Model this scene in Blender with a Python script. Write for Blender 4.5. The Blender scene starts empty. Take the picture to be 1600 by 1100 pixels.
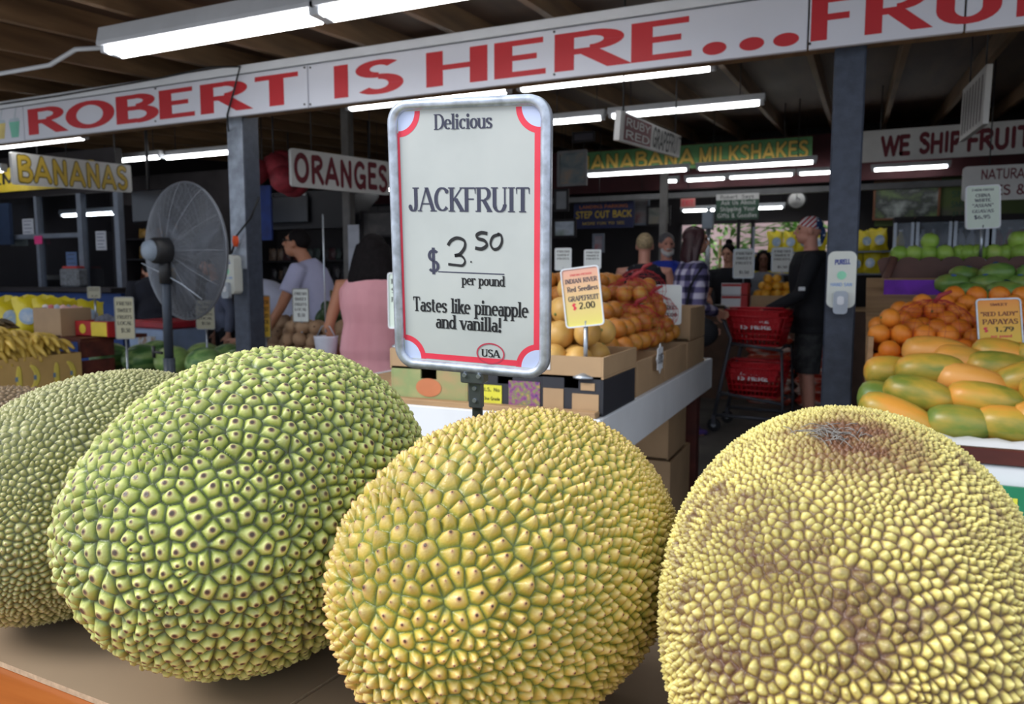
import bpy, math, random
import numpy as np
from mathutils import Vector, Matrix, Euler
from mathutils.kdtree import KDTree
random.seed(7); np.random.seed(7)
SC = bpy.context.scene; COL = SC.collection
PI = math.pi; R_ = math.radians

# ---------------------------------------------------------------- camera, sky, exposure
F = 1180.0; YAW = R_(24.4); PIT = R_(5.6); EYE = Vector((0, 0, 1.27))
cam_d = bpy.data.cameras.new('camera'); cam = bpy.data.objects.new('camera', cam_d); COL.objects.link(cam)
cam.location = EYE; cam.rotation_euler = (PI/2 - PIT, 0, YAW)
cam_d.sensor_fit = 'HORIZONTAL'; cam_d.sensor_width = 36; cam_d.lens = F/1600*36
cam_d.clip_start = .02; cam_d.clip_end = 200
cam_d.dof.use_dof = True; cam_d.dof.focus_distance = .92; cam_d.dof.aperture_fstop = 8.5
SC.camera = cam
SC.view_settings.view_transform = 'Standard'; SC.view_settings.look = 'None'; SC.view_settings.gamma = 1
SC.view_settings.use_curve_mapping = False
SC.view_settings.exposure = 0.36
W = bpy.data.worlds.new('sky'); SC.world = W; W.use_nodes = True
nt = W.node_tree; nt.nodes.clear()
out = nt.nodes.new('ShaderNodeOutputWorld'); bg = nt.nodes.new('ShaderNodeBackground')
tc = nt.nodes.new('ShaderNodeTexCoord'); sx = nt.nodes.new('ShaderNodeSeparateXYZ'); cr = nt.nodes.new('ShaderNodeValToRGB')
nt.links.new(tc.outputs['Generated'], sx.inputs[0]); nt.links.new(sx.outputs['Z'], cr.inputs[0])
cr.color_ramp.elements[0].position = 0.0; cr.color_ramp.elements[0].color = (.55, .62, .74, 1)
cr.color_ramp.elements[1].position = 0.7; cr.color_ramp.elements[1].color = (.86, .93, 1.0, 1)
nt.links.new(cr.outputs[0], bg.inputs[0]); nt.links.new(bg.outputs[0], out.inputs[0])
bg.inputs[1].default_value = 1.15
sun_d = bpy.data.lights.new('sun', 'SUN'); sun_d.energy = 2.4; sun_d.angle = R_(22); sun_d.color = (1, .97, .92)
sun = bpy.data.objects.new('sun', sun_d); COL.objects.link(sun)
sun.rotation_euler = Vector((.60, .50, -.60)).to_track_quat('-Z', 'Y').to_euler()

# ---------------------------------------------------------------- picture point -> place in the stall
RT = Vector((math.cos(YAW), math.sin(YAW), 0)); FH = Vector((-math.sin(YAW), math.cos(YAW), 0)); ZV = Vector((0, 0, 1))
FW = FH*math.cos(PIT) - ZV*math.sin(PIT); UP = ZV*math.cos(PIT) + FH*math.sin(PIT)
def ray(x, y): return RT*((x-800)/F) + UP*((550-y)/F) + FW
def atD(x, y, d): return EYE + ray(x, y)*d
def atY(x, y, Y): d = ray(x, y); return EYE + d*(Y/d.y)
def atX(x, y, X): d = ray(x, y); return EYE + d*(X/d.x)
def atZ(x, y, z): d = ray(x, y); return EYE + d*((z-EYE.z)/d.z)

# ---------------------------------------------------------------- materials
def srgb(r, g, b):
    f = lambda c: (c/255/12.92 if c/255 <= .04045 else ((c/255+.055)/1.055)**2.4)
    return (f(r), f(g), f(b))
MATS = {}
def pm(name, col, rough=.6, metal=0., var=.12, scale=8., bump=0., bscale=60., spec=.5, emit=0., rnd=0., alpha=1., trans=0.):
    """principled material whose base colour wanders with object-space noise"""
    if name in MATS: return MATS[name]
    m = bpy.data.materials.new(name); m.use_nodes = True; t = m.node_tree; n = t.nodes; l = t.links
    p = n['Principled BSDF']; p.inputs['Roughness'].default_value = rough; p.inputs['Metallic'].default_value = metal
    p.inputs['Specular IOR Level'].default_value = spec
    co = n.new('ShaderNodeTexCoord'); no = n.new('ShaderNodeTexNoise'); no.inputs['Scale'].default_value = scale; no.inputs['Detail'].default_value = 4
    l.new(co.outputs['Object'], no.inputs['Vector'])
    mr = n.new('ShaderNodeMapRange'); mr.inputs[1].default_value = .3; mr.inputs[2].default_value = .7
    mr.inputs[3].default_value = 1-var; mr.inputs[4].default_value = 1+var
    l.new(no.outputs[0], mr.inputs[0])
    hs = n.new('ShaderNodeHueSaturation'); hs.inputs['Color'].default_value = (*col, 1)
    l.new(mr.outputs[0], hs.inputs['Value'])
    if rnd:
        oi = n.new('ShaderNodeObjectInfo'); m2 = n.new('ShaderNodeMapRange')
        m2.inputs[3].default_value = .5-rnd; m2.inputs[4].default_value = .5+rnd
        l.new(oi.outputs['Random'], m2.inputs[0]); l.new(m2.outputs[0], hs.inputs['Hue'])
    l.new(hs.outputs[0], p.inputs['Base Color'])
    if bump:
        nb = n.new('ShaderNodeTexNoise'); nb.inputs['Scale'].default_value = bscale; l.new(co.outputs['Object'], nb.inputs['Vector'])
        bp = n.new('ShaderNodeBump'); bp.inputs['Strength'].default_value = bump; bp.inputs['Distance'].default_value = .01
        l.new(nb.outputs[0], bp.inputs['Height']); l.new(bp.outputs[0], p.inputs['Normal'])
    if emit:
        p.inputs['Emission Color'].default_value = (*col, 1); p.inputs['Emission Strength'].default_value = emit
    if trans: p.inputs['Transmission Weight'].default_value = trans
    if alpha < 1: p.inputs['Alpha'].default_value = alpha
    MATS[name] = m; return m
def ramp_mat(name, stops, rough=.5, scale=(3, 3, 3), tex='noise', detail=4, distort=0., rnd=0., bump=0., bscale=80):
    """colour ramp driven by noise / wave / gradient in object space, optional per-object shift"""
    if name in MATS: return MATS[name]
    m = bpy.data.materials.new(name); m.use_nodes = True; t = m.node_tree; n = t.nodes; l = t.links
    p = n['Principled BSDF']; p.inputs['Roughness'].default_value = rough
    co = n.new('ShaderNodeTexCoord'); mp = n.new('ShaderNodeMapping'); mp.inputs['Scale'].default_value = scale
    l.new(co.outputs['Object'], mp.inputs[0])
    if rnd:
        oi = n.new('ShaderNodeObjectInfo'); vm = n.new('ShaderNodeVectorMath'); vm.operation = 'SCALE'; vm.inputs[0].default_value = (1, 1, 1)
        l.new(oi.outputs['Random'], vm.inputs['Scale'])
        vs = n.new('ShaderNodeVectorMath'); vs.operation = 'SCALE'; vs.inputs['Scale'].default_value = rnd; l.new(vm.outputs[0], vs.inputs[0]); l.new(vs.outputs[0], mp.inputs['Location'])
    if tex == 'noise':
        x = n.new('ShaderNodeTexNoise'); x.inputs['Scale'].default_value = 1; x.inputs['Detail'].default_value = detail; o = x.outputs[0]
    elif tex == 'wave':
        x = n.new('ShaderNodeTexWave'); x.inputs['Scale'].default_value = 1; x.inputs['Distortion'].default_value = distort; x.inputs['Detail'].default_value = 3; x.inputs['Detail Scale'].default_value = 2; o = x.outputs['Fac']
    elif tex == 'voro':
        x = n.new('ShaderNodeTexVoronoi'); x.inputs['Scale'].default_value = 1; o = x.outputs['Distance']
    l.new(mp.outputs[0], x.inputs['Vector'])
    c = n.new('ShaderNodeValToRGB'); e = c.color_ramp.elements
    while len(e) < len(stops): e.new(.5)
    for k, (pos, rgb) in enumerate(stops): e[k].position = pos; e[k].color = (*rgb, 1)
    l.new(o, c.inputs[0]); l.new(c.outputs[0], p.inputs['Base Color'])
    if bump:
        nb = n.new('ShaderNodeTexNoise'); nb.inputs['Scale'].default_value = bscale; l.new(co.outputs['Object'], nb.inputs['Vector'])
        bp = n.new('ShaderNodeBump'); bp.inputs['Strength'].default_value = bump; bp.inputs['Distance'].default_value = .004
        l.new(nb.outputs[0], bp.inputs['Height']); l.new(bp.outputs[0], p.inputs['Normal'])
    MATS[name] = m; return m

# ---------------------------------------------------------------- mesh builder
class MB:
    def __init__(s): s.v = []; s.f = []; s.m = []; s.sm = []
    def add(s, vs, fs, mi=0, smooth=False):
        k = len(s.v); s.v += [tuple(v) for v in vs]
        for f in fs: s.f.append([i+k for i in f]); s.m.append(mi); s.sm.append(smooth)
        return s
    def box(s, c, d, mi=0, ch=0., M=None):
        c = Vector(c); h = Vector(d)/2; ch = min(ch, min(h)*.9)
        vs = []; fs = []
        if ch <= 0:
            vs = [Vector((x*h.x, y*h.y, z*h.z)) for x in (-1, 1) for y in (-1, 1) for z in (-1, 1)]
            fs = [(0, 1, 3, 2), (4, 6, 7, 5), (0, 4, 5, 1), (2, 3, 7, 6), (0, 2, 6, 4), (1, 5, 7, 3)]
        else:
            idx = {}
            for sx_ in (-1, 1):
                for sy_ in (-1, 1):
                    for sz_ in (-1, 1):
                        for a in range(3):
                            p = [sx_*(h.x-ch), sy_*(h.y-ch), sz_*(h.z-ch)]; p[a] = (sx_, sy_, sz_)[a]*h[a]
                            idx[(sx_, sy_, sz_, a)] = len(vs); vs.append(Vector(p))
            I = lambda q, a: idx[(q[0], q[1], q[2], a)]
            for a in range(3):
                b, c2 = (a+1) % 3, (a+2) % 3
                for sg in (-1, 1):
                    loop = []
                    for u, w in ((-1, -1), (1, -1), (1, 1), (-1, 1)):
                        q = [0, 0, 0]; q[a] = sg; q[b] = u; q[c2] = w; loop.append(I(q, a))
                    fs.append(loop if sg > 0 else loop[::-1])
                for u in (-1, 1):
                    for w in (-1, 1):
                        q0 = [0, 0, 0]; q0[a] = -1; q0[b] = u; q0[c2] = w; q1 = list(q0); q1[a] = 1
                        l = [I(q0, b), I(q1, b), I(q1, c2), I(q0, c2)]; fs.append(l if u*w > 0 else l[::-1])
            for x in (-1, 1):
                for y in (-1, 1):
                    for z in (-1, 1):
                        l = [I((x, y, z), a) for a in range(3)]; fs.append(l if x*y*z > 0 else l[::-1])
        if M is not None: vs = [M @ v for v in vs]
        return s.add([v + c for v in vs], fs, mi)
    def tube(s, pts, rad, n=10, mi=0, cap=True, smooth=True, flat=1., up=None):
        pts = [Vector(p) for p in pts]; k = len(pts)
        if not hasattr(rad, '__len__'): rad = [rad]*k
        vs = []; prev = None
        for i, p in enumerate(pts):
            t = (pts[min(i+1, k-1)] - pts[max(i-1, 0)]).normalized()
            if prev is None:
                a = Vector(up) if up is not None else (Vector((0, 0, 1)) if abs(t.z) < .9 else Vector((1, 0, 0)))
                u = (a - t*a.dot(t)).normalized()
            else: u = (prev - t*prev.dot(t)).normalized()
            prev = u; w = t.cross(u)
            r = rad[i]; ru, rw = (r if hasattr(r, '__len__') else (r*flat, r))
            for j in range(n):
                a = 2*PI*j/n; vs.append(p + u*(ru*math.cos(a)) + w*(rw*math.sin(a)))
        fs = [(i*n+j, i*n+(j+1) % n, (i+1)*n+(j+1) % n, (i+1)*n+j) for i in range(k-1) for j in range(n)]
        s.add(vs, fs, mi, smooth)
        if cap:
            b = len(s.v)-k*n
            s.f.append([b+j for j in range(n)][::-1]); s.m.append(mi); s.sm.append(False)
            s.f.append([b+(k-1)*n+j for j in range(n)]); s.m.append(mi); s.sm.append(False)
        return s
    def ell(s, c, r, nu=16, nv=10, mi=0, M=None, smooth=True):
        c = Vector(c); r = r if hasattr(r, '__len__') else (r, r, r); vs = []; fs = []
        vs.append(Vector((0, 0, r[2])))
        for i in range(1, nv):
            t = PI*i/nv
            for j in range(nu):
                a = 2*PI*j/nu; vs.append(Vector((r[0]*math.sin(t)*math.cos(a), r[1]*math.sin(t)*math.sin(a), r[2]*math.cos(t))))
        vs.append(Vector((0, 0, -r[2]))); L = len(vs)-1
        for j in range(nu):
            fs.append((0, 1+j, 1+(j+1) % nu)); fs.append((L, L-nu+(j+1) % nu, L-nu+j))
            for i in range(nv-2): fs.append((1+i*nu+j, 1+(i+1)*nu+j, 1+(i+1)*nu+(j+1) % nu, 1+i*nu+(j+1) % nu))
        if M is not None: vs = [M @ v for v in vs]
        return s.add([v+c for v in vs], fs, mi, smooth)
    def lathe(s, c, prof, n=24, mi=0, M=None, smooth=True):
        c = Vector(c); vs = []; fs = []; k = len(prof)
        for r, z in prof:
            for j in range(n): a = 2*PI*j/n; vs.append(Vector((r*math.cos(a), r*math.sin(a), z)))
        fs = [(i*n+j, i*n+(j+1) % n, (i+1)*n+(j+1) % n, (i+1)*n+j) for i in range(k-1) for j in range(n)]
        fs.append(list(range(n))[::-1]); fs.append([(k-1)*n+j for j in range(n)])
        if M is not None: vs = [M @ v for v in vs]
        return s.add([v+c for v in vs], fs, mi, smooth)
    def prism(s, poly, y0, y1, mi=0):
        """polygon in the XZ plane swept from y0 (front, seen from -y) to y1"""
        n = len(poly); vs = [(x, y0, z) for x, z in poly] + [(x, y1, z) for x, z in poly]
        fs = [list(range(n)), list(range(n, 2*n))[::-1]] + [((i+1) % n, i, n+i, n+(i+1) % n) for i in range(n)]
        return s.add(vs, fs, mi)
    def xf(s, M): s.v = [tuple(M @ Vector(v)) for v in s.v]; return s
    def mesh(s, name, mats):
        me = bpy.data.meshes.new(name); me.from_pydata(s.v, [], s.f)
        for m in (mats if isinstance(mats, (list, tuple)) else [mats]): me.materials.append(m)
        me.polygons.foreach_set('material_index', s.m); me.polygons.foreach_set('use_smooth', s.sm); me.update(); return me
    def build(s, name, mats, parent=None, world=False, loc=None):
        o = bpy.data.objects.new(name, s.mesh(name, mats)); COL.objects.link(o)
        if loc is not None: o.location = loc
        if parent is not None:
            o.parent = parent
            if world: o.matrix_parent_inverse = parent.matrix_basis.inverted()
        return o
def tag(o, label=None, cat=None, group=None, kind=None):
    for k, v in (('label', label), ('category', cat), ('group', group), ('kind', kind)):
        if v: o[k] = v
    return o
def thing(name, label, cat, loc=(0, 0, 0), rz=0., group=None, M=None):
    o = bpy.data.objects.new(name, None); COL.objects.link(o); o.empty_display_size = .05
    if M is not None: o.matrix_basis = M
    else: o.location = loc; o.rotation_euler = (0, 0, rz)
    return tag(o, label, cat, group)
def dup(o, loc, rot=None, label=None, group=None, scale=None):
    r = o.copy(); COL.objects.link(r); r.location = loc
    if rot is not None: r.rotation_euler = rot
    if scale is not None: r.scale = (scale,)*3 if not hasattr(scale, '__len__') else scale
    if label: r['label'] = label
    if group: r['group'] = group
    for ch in o.children:
        c = ch.copy(); COL.objects.link(c); c.parent = r
        for g in ch.children: d = g.copy(); COL.objects.link(d); d.parent = c
    return r
def struct(name, mb, mats): return tag(mb.build(name, mats), kind='structure')
def rrect(w, h, r, n=6):
    p = []
    for cx, cz, a0 in ((w/2-r, h/2-r, 0), (-w/2+r, h/2-r, 90), (-w/2+r, -h/2+r, 180), (w/2-r, -h/2+r, 270)):
        for i in range(n+1): a = R_(a0+90*i/n); p.append((cx+r*math.cos(a), cz+r*math.sin(a)))
    return p
def frame(c, ex, ez):
    ex = Vector(ex).normalized(); ez = Vector(ez); ez = (ez-ex*ez.dot(ex)).normalized(); ey = ez.cross(ex)
    M = Matrix((ex, ey, ez)).transposed().to_4x4(); M.translation = Vector(c); return M
def facing(c, rz): return Matrix.Translation(Vector(c)) @ Matrix.Rotation(rz, 4, 'Z')

# ---------------------------------------------------------------- lettering drawn as pen strokes
G = {
'A': '.74|0 0 .37 1|.37 1 .74 0|.14 .32 .6 .32', 'B': '.64|.08 0 .08 1|.08 1 .33 1|.08 .52 .35 .52|.08 0 .35 0|@.33 .76 .23 .24 90 -90|@.35 .26 .27 .26 90 -90',
'C': '.7|@.38 .5 .34 .5 45 315', 'D': '.72|.08 0 .08 1|.08 1 .31 1|.08 0 .31 0|@.31 .5 .37 .5 90 -90',
'E': '.56|.08 0 .08 1|.08 1 .53 1|.08 .52 .46 .52|.08 0 .56 0', 'F': '.54|.08 0 .08 1|.08 1 .53 1|.08 .52 .46 .52',
'G': '.74|@.38 .5 .34 .5 48 330|.44 .45 .7 .45|.68 .45 .68 .08', 'H': '.72|.09 0 .09 1|.63 0 .63 1|.09 .52 .63 .52',
'I': '.26|.13 0 .13 1', 'J': '.44|.33 1 .33 .24|@.17 .24 .16 .24 0 -165', 'K': '.68|.08 0 .08 1|.1 .4 .62 1|.26 .56 .66 0',
'L': '.54|.08 0 .08 1|.08 0 .54 0', 'M': '.9|.1 0 .1 1|.1 1 .45 .12|.45 .12 .8 1|.8 0 .8 1', 'N': '.74|.09 0 .09 1|.09 1 .64 0|.64 0 .64 1',
'O': '.8|@.4 .5 .36 .5 0 360', 'P': '.62|.08 0 .08 1|.08 1 .34 1|.08 .46 .34 .46|@.34 .73 .25 .27 90 -90',
'Q': '.8|@.4 .5 .36 .5 0 360|.45 .25 .75 -.05', 'R': '.68|.08 0 .08 1|.08 1 .35 1|.08 .48 .35 .48|@.35 .74 .25 .26 90 -90|.33 .48 .66 0',
'S': '.58|@.3 .745 .23 .255 35 270|@.29 .255 .25 .255 90 -145', 'T': '.66|.33 0 .33 1|.02 1 .64 1', 'U': '.72|.1 1 .1 .3|.62 1 .62 .3|@.36 .3 .26 .3 180 360',
'V': '.72|0 1 .36 0|.36 0 .72 1', 'W': '1|0 1 .26 0|.26 0 .5 .9|.5 .9 .74 0|.74 0 1 1', 'X': '.7|.03 0 .67 1|.03 1 .67 0', 'Y': '.7|.35 0 .35 .48|.02 1 .35 .45|.68 1 .35 .45',
'Z': '.64|.04 1 .6 1|.04 0 .6 0|.05 .02 .58 .98',
'a': '.5|.41 0 .41 .45|@.25 .45 .16 .21 0 150|@.22 .2 .17 .2 0 360', 'b': '.56|.08 0 .08 1|@.3 .33 .21 .33 0 360', 'c': '.49|@.28 .33 .22 .33 50 310',
'd': '.56|.48 0 .48 1|@.26 .33 .21 .33 0 360', 'e': '.52|@.27 .33 .22 .33 0 310|.06 .36 .48 .36', 'f': '.36|.13 0 .13 .78|@.29 .78 .16 .22 180 60|0 .64 .3 .64',
'g': '.56|.47 .66 .47 -.08|@.26 .35 .21 .31 0 360|@.27 -.08 .2 .2 0 -150', 'h': '.58|.08 0 .08 1|.49 0 .49 .4|@.285 .4 .205 .26 0 170',
'i': '.24|.12 0 .12 .66|*.12 .86 .085', 'j': '.24|.12 .66 .12 -.2|*.12 .86 .085', 'k': '.54|.08 0 .08 1|.1 .26 .48 .66|.22 .38 .52 0', 'l': '.24|.12 0 .12 1',
'm': '.88|.08 0 .08 .66|.44 0 .44 .44|.8 0 .8 .44|@.26 .44 .18 .22 0 170|@.62 .44 .18 .22 0 170', 'n': '.58|.08 0 .08 .66|.49 0 .49 .4|@.285 .4 .205 .26 0 170',
'o': '.54|@.27 .33 .22 .33 0 360', 'p': '.56|.08 -.28 .08 .66|@.3 .33 .21 .33 0 360', 'q': '.56|.48 -.28 .48 .66|@.26 .33 .21 .33 0 360',
'r': '.4|.08 0 .08 .66|@.27 .4 .19 .26 50 170', 's': '.44|@.22 .49 .16 .17 30 270|@.21 .165 .18 .165 90 -150', 't': '.36|.14 .12 .14 .86|@.28 .14 .14 .14 180 300|0 .64 .32 .64',
'u': '.58|.08 .66 .08 .24|.49 0 .49 .66|@.285 .24 .205 .24 180 350', 'v': '.5|0 .66 .25 0|.25 0 .5 .66', 'w': '.76|0 .66 .19 0|.19 0 .38 .6|.38 .6 .57 0|.57 0 .76 .66',
'x': '.5|.02 0 .48 .66|.02 .66 .48 0', 'y': '.5|0 .66 .27 0|.5 .66 .14 -.28', 'z': '.46|.03 .66 .43 .66|.03 0 .43 0|.04 .02 .42 .64',
'$': '.58|@.3 .745 .21 .225 35 270|@.29 .265 .23 .225 90 -145|.295 -.1 .295 1.1', '!': '.26|.13 .3 .13 1|*.13 .08 .09', '.': '.26|*.13 .1 .1', ',': '.26|.15 .12 .08 -.15',
"'": '.2|.1 1 .1 .72', '"': '.36|.1 1 .1 .72|.26 1 .26 .72', '&': '.72|@.3 .77 .17 .23 -50 230|@.28 .25 .24 .25 60 350|.16 .62 .66 0', '-': '.4|.05 .42 .35 .42',
'0': '.62|@.31 .5 .26 .5 0 360', '1': '.4|.22 0 .22 1|.06 .82 .22 1', '2': '.58|@.29 .72 .23 .28 165 -30|.48 .56 .06 .03|.06 0 .56 0', '3': '.56|@.26 .755 .22 .245 150 -90|@.26 .255 .26 .255 90 -150',
'4': '.6|.44 0 .44 1|.44 1 .04 .3|.04 .3 .58 .3', '5': '.56|.1 1 .5 1|.12 1 .1 .55|@.27 .31 .25 .31 130 -150', '6': '.58|@.3 .3 .24 .3 0 360|@.5 .3 .44 .7 180 105', '7': '.56|.04 1 .54 1|.54 1 .2 0', '8': '.56|@.28 .75 .2 .25 0 360|@.28 .26 .24 .26 0 360', '9': '.58|@.28 .7 .24 .3 0 360|@.08 .7 .44 .7 0 -75',
'/': '.4|.05 0 .35 1', ' ': '.34'}
def glyph(mb, ch, tf, thick, thin, serif=False, rnd=False, grow=0., mi=0):
    parts = G[ch].split('|'); w = float(parts[0]); tk = thick+grow*2; tn = thin+grow*2
    def quad(ps):                                                # each stroke lies a hair in front of the one before, like paint
        mb.lift = getattr(mb, 'lift', 0)+1; e = Vector(mb.nrm if hasattr(mb, 'nrm') else (0, -1, 0))*(6e-5*(mb.lift % 9))
        mb.add([tf(*p)+e for p in ps], [list(range(len(ps)))], mi)
    def disc(x, y, rx, ry=None):
        ry = ry or rx; quad([(x+rx*math.cos(2*PI*i/14), y+ry*math.sin(2*PI*i/14)) for i in range(14)])
    for st in parts[1:]:
        c = st[0]; a = [float(q) for q in st.lstrip('@*').split()]
        if c == '*': disc(a[0], a[1], a[2]*1.05+grow+thick*.15)
        elif c == '@':
            cx, cy, rx, ry, a0, a1 = a; n = max(5, int(abs(a1-a0)/13)); pl = []; pr_ = []
            if cy+ry > .97 or abs(cy+ry-.66) < .02: ry -= thin/2*.9; 
            if cy-ry < .03 and cy > .1: cy += thin*.2; ry -= thin*.2
            if not rnd: rx -= 0
            for i in range(n+1):
                t = R_(a0+(a1-a0)*i/n); tx, ty = -rx*math.sin(t), ry*math.cos(t); L = math.hypot(tx, ty) or 1
                wv = tn+(tk-tn)*abs(ty/L)**1.3; nx, ny = ty/L, -tx/L; px, py = cx+rx*math.cos(t), cy+ry*math.sin(t)
                pl.append((px+nx*wv/2, py+ny*wv/2)); pr_.append((px-nx*wv/2, py-ny*wv/2))
            for i in range(n): quad([pl[i], pl[i+1], pr_[i+1], pr_[i]])
            if rnd:
                for q in (0, n): disc((pl[q][0]+pr_[q][0])/2, (pl[q][1]+pr_[q][1])/2, tk/2)
            elif serif and ch in 'aceCGrsSJfty$235g' :
                for q in ((0,) if a0 > 20 and abs(a1-a0) < 300 and ch in 'cCGrsSf$e' else (n,) if ch in 'J' else ()):
                    disc((pl[q][0]+pr_[q][0])/2, (pl[q][1]+pr_[q][1])/2, thick*.5)
        else:
            x0, y0, x1, y1 = a; dx, dy = x1-x0, y1-y0; L = math.hypot(dx, dy)
            if rnd:
                nx, ny = dy/L*tk/2, -dx/L*tk/2; i_ = tk/2-grow
                cl = lambda y: min(max(y, i_ if y >= 0 else y), 1-i_)
                y0, y1 = cl(y0), cl(y1); dx, dy = x1-x0, y1-y0; L = math.hypot(dx, dy); nx, ny = dy/L*tk/2, -dx/L*tk/2
                quad([(x0+nx, y0+ny), (x1+nx, y1+ny), (x1-nx, y1-ny), (x0-nx, y0-ny)]); disc(x0, y0, tk/2); disc(x1, y1, tk/2); continue
            if abs(dy) < .08*L:
                h = tn/2; yy = min(max(y0, thin/2), (1-thin/2)); quad([(x0-grow, yy-h), (x1+grow, yy-h), (x1+grow, yy+h), (x0-grow, yy+h)])
                if serif and ch in 'EFTLZ' and (y0 in (0, 1)):
                    for xe in ((x0, x1) if ch == 'T' else (x1,)):
                        sgn = -1 if y0 == 1 else 1; quad([(xe-thin*.6, yy), (xe+thin*.5, yy), (xe+thin*.5, yy+sgn*.24), (xe, yy+sgn*.24)])
            else:
                wv = tk
                if serif and ch in 'AVUMNWvwyKX' and ((ch in 'AMWXK' and dx*dy > 0 and dx) or (ch in 'V' and dx*dy > 0) or (ch in 'vwyk' and dx*dy > 0) or (ch == 'U' and x0 > .3) or (ch in 'NM' and dx == 0 and not (ch == 'M' and x0 > .5)) or (ch == 'y' and x0 > .3)): wv = tn*1.25
                hw = wv/2*min(1.35, L/abs(dy)); yy0, yy1 = y0-(grow if y0 < y1 else -grow), y1+(grow if y1 > y0 else -grow)
                quad([(x0-hw, yy0), (x0+hw, yy0), (x1+hw, yy1), (x1-hw, yy1)])
                if serif and ch not in "!'\"$1.,4":
                    for (x, y, oy) in ((x0, y0, y1), (x1, y1, y0)):
                        if y in (0., 1., .66, -.28) and not (ch in 'AVMNWvwy' and y == (1. if ch == 'A' else 0.) and dx) and not (ch in 'BDPRE' and 0) and not (ch in 'ad' and y == 0 and 0) and not (ch == 'M' and y == 1 and dx) and not (ch == 'N' and dx):
                            e = wv/2+thick*.42; y2 = y+(thin*.8 if oy > y else -thin*.8)
                            xl, xr = x-e, x+e
                            if ch in 'bdhkliru npmj'.replace(' ', '') and y > .5: xr = x+wv/2
                            if ch in 'BDEFPR' : xr = x+wv/2
                            quad([(xl, y), (xr, y), (xr, y2), (xl, y2)])
    return w
def text(mb, s, x0, x1, z0, h, y, thick=.2, thin=.12, serif=False, rnd=False, grow=0., mi=0, gap=.13, slope=0., jit=0., M=None):
    """write s between x0 and x1 with baseline z0 and cap height h on the plane y of the local frame"""
    tot = sum(float(G[c].split('|')[0]) for c in s) + gap*(len(s)-1); k = (x1-x0)/tot; x = 0.; rr = random.Random(len(s)*7+int(h*1000))
    for c in s:
        dz = rr.uniform(-jit, jit); xo = x
        def tf(u, v):
            X = x0+(xo+u)*k; Z = z0+(v+dz)*h+slope*(X-x0); p = Vector((X, y, Z)); return M @ p if M is not None else p
        w = glyph(mb, c, tf, thick*h/k if False else thick, thin, serif, rnd, grow, mi); x += w+gap
    return mb

# ================================================================ the setting
M_concrete = ramp_mat('worn_concrete', [(.3, srgb(70, 68, 66)), (.55, srgb(98, 95, 90)), (.75, srgb(120, 116, 110))], .75, (2, 2, 2), detail=8)
M_asphalt = pm('pale_paving', srgb(165, 163, 160), .9, var=.1, scale=3)
M_ply = ramp_mat('plywood_deck', [(.25, srgb(58, 42, 30)), (.5, srgb(80, 58, 41)), (.8, srgb(98, 73, 52))], .7, (6, .7, 6), detail=6)
M_raft = ramp_mat('rafter_wood', [(.25, srgb(92, 70, 48)), (.55, srgb(126, 98, 68)), (.8, srgb(144, 114, 82))], .7, (14, 1.2, 14), detail=5)
M_dark = pm('dark_paint', srgb(38, 34, 38), .7, var=.2, scale=2)
M_maroon = pm('maroon_boards', srgb(70, 26, 32), .7, var=.2, scale=3)
M_white = pm('white_paint', srgb(226, 230, 236), .5, var=.04, scale=6)
M_steel = pm('galvanized_steel', srgb(176, 184, 194), .38, .85, var=.12, scale=60)
M_black = pm('black_plastic', srgb(26, 27, 30), .45, var=.1)
M_darksteel = pm('dark_post_paint', srgb(62, 70, 86), .5, .1, var=.22, scale=24, bump=.15, bscale=120)
ROOF = lambda y: 2.76 + .075*(y-3.0)
struct('floor', MB().box((-1.5, 8.2, -.05), (15, 13.2, .1)), M_concrete)
struct('ground_outside', MB().box((0, -9.0, -.06), (60, 21.2, .1)), M_asphalt)
struct('ground_behind', MB().box((0, 25, -.06), (60, 20.4, .1)), pm('lawn', srgb(96, 120, 70), .9, var=.3, scale=3))
c = MB(); y0, y1 = 1.5, 13.6
c.add([(-9.5, y0, ROOF(y0)), (4.5, y0, ROOF(y0)), (4.5, y1, ROOF(y1)), (-9.5, y1, ROOF(y1)), (-9.5, y0, ROOF(y0)+.04), (4.5, y0, ROOF(y0)+.04), (4.5, y1, ROOF(y1)+.04), (-9.5, y1, ROOF(y1)+.04)],
      [(0, 3, 2, 1), (4, 5, 6, 7), (0, 1, 5, 4), (1, 2, 6, 5), (2, 3, 7, 6), (3, 0, 4, 7)])
struct('ceiling', c, M_ply)
for k in range(22):                                              # rafters run from the street side into the building
    x = -8.9 + k*.61; b = MB(); w2, hh = .022, .15
    b.add([(x+sx_*w2, y, ROOF(y)-dz) for y in (y0, y1) for sx_ in (-1, 1) for dz in (0, hh)], [(0, 1, 3, 2), (4, 6, 7, 5), (0, 2, 6, 4), (1, 5, 7, 3), (0, 4, 5, 1), (2, 3, 7, 6)])
    struct('trim_%d' % (k+1), b, M_raft)
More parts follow.
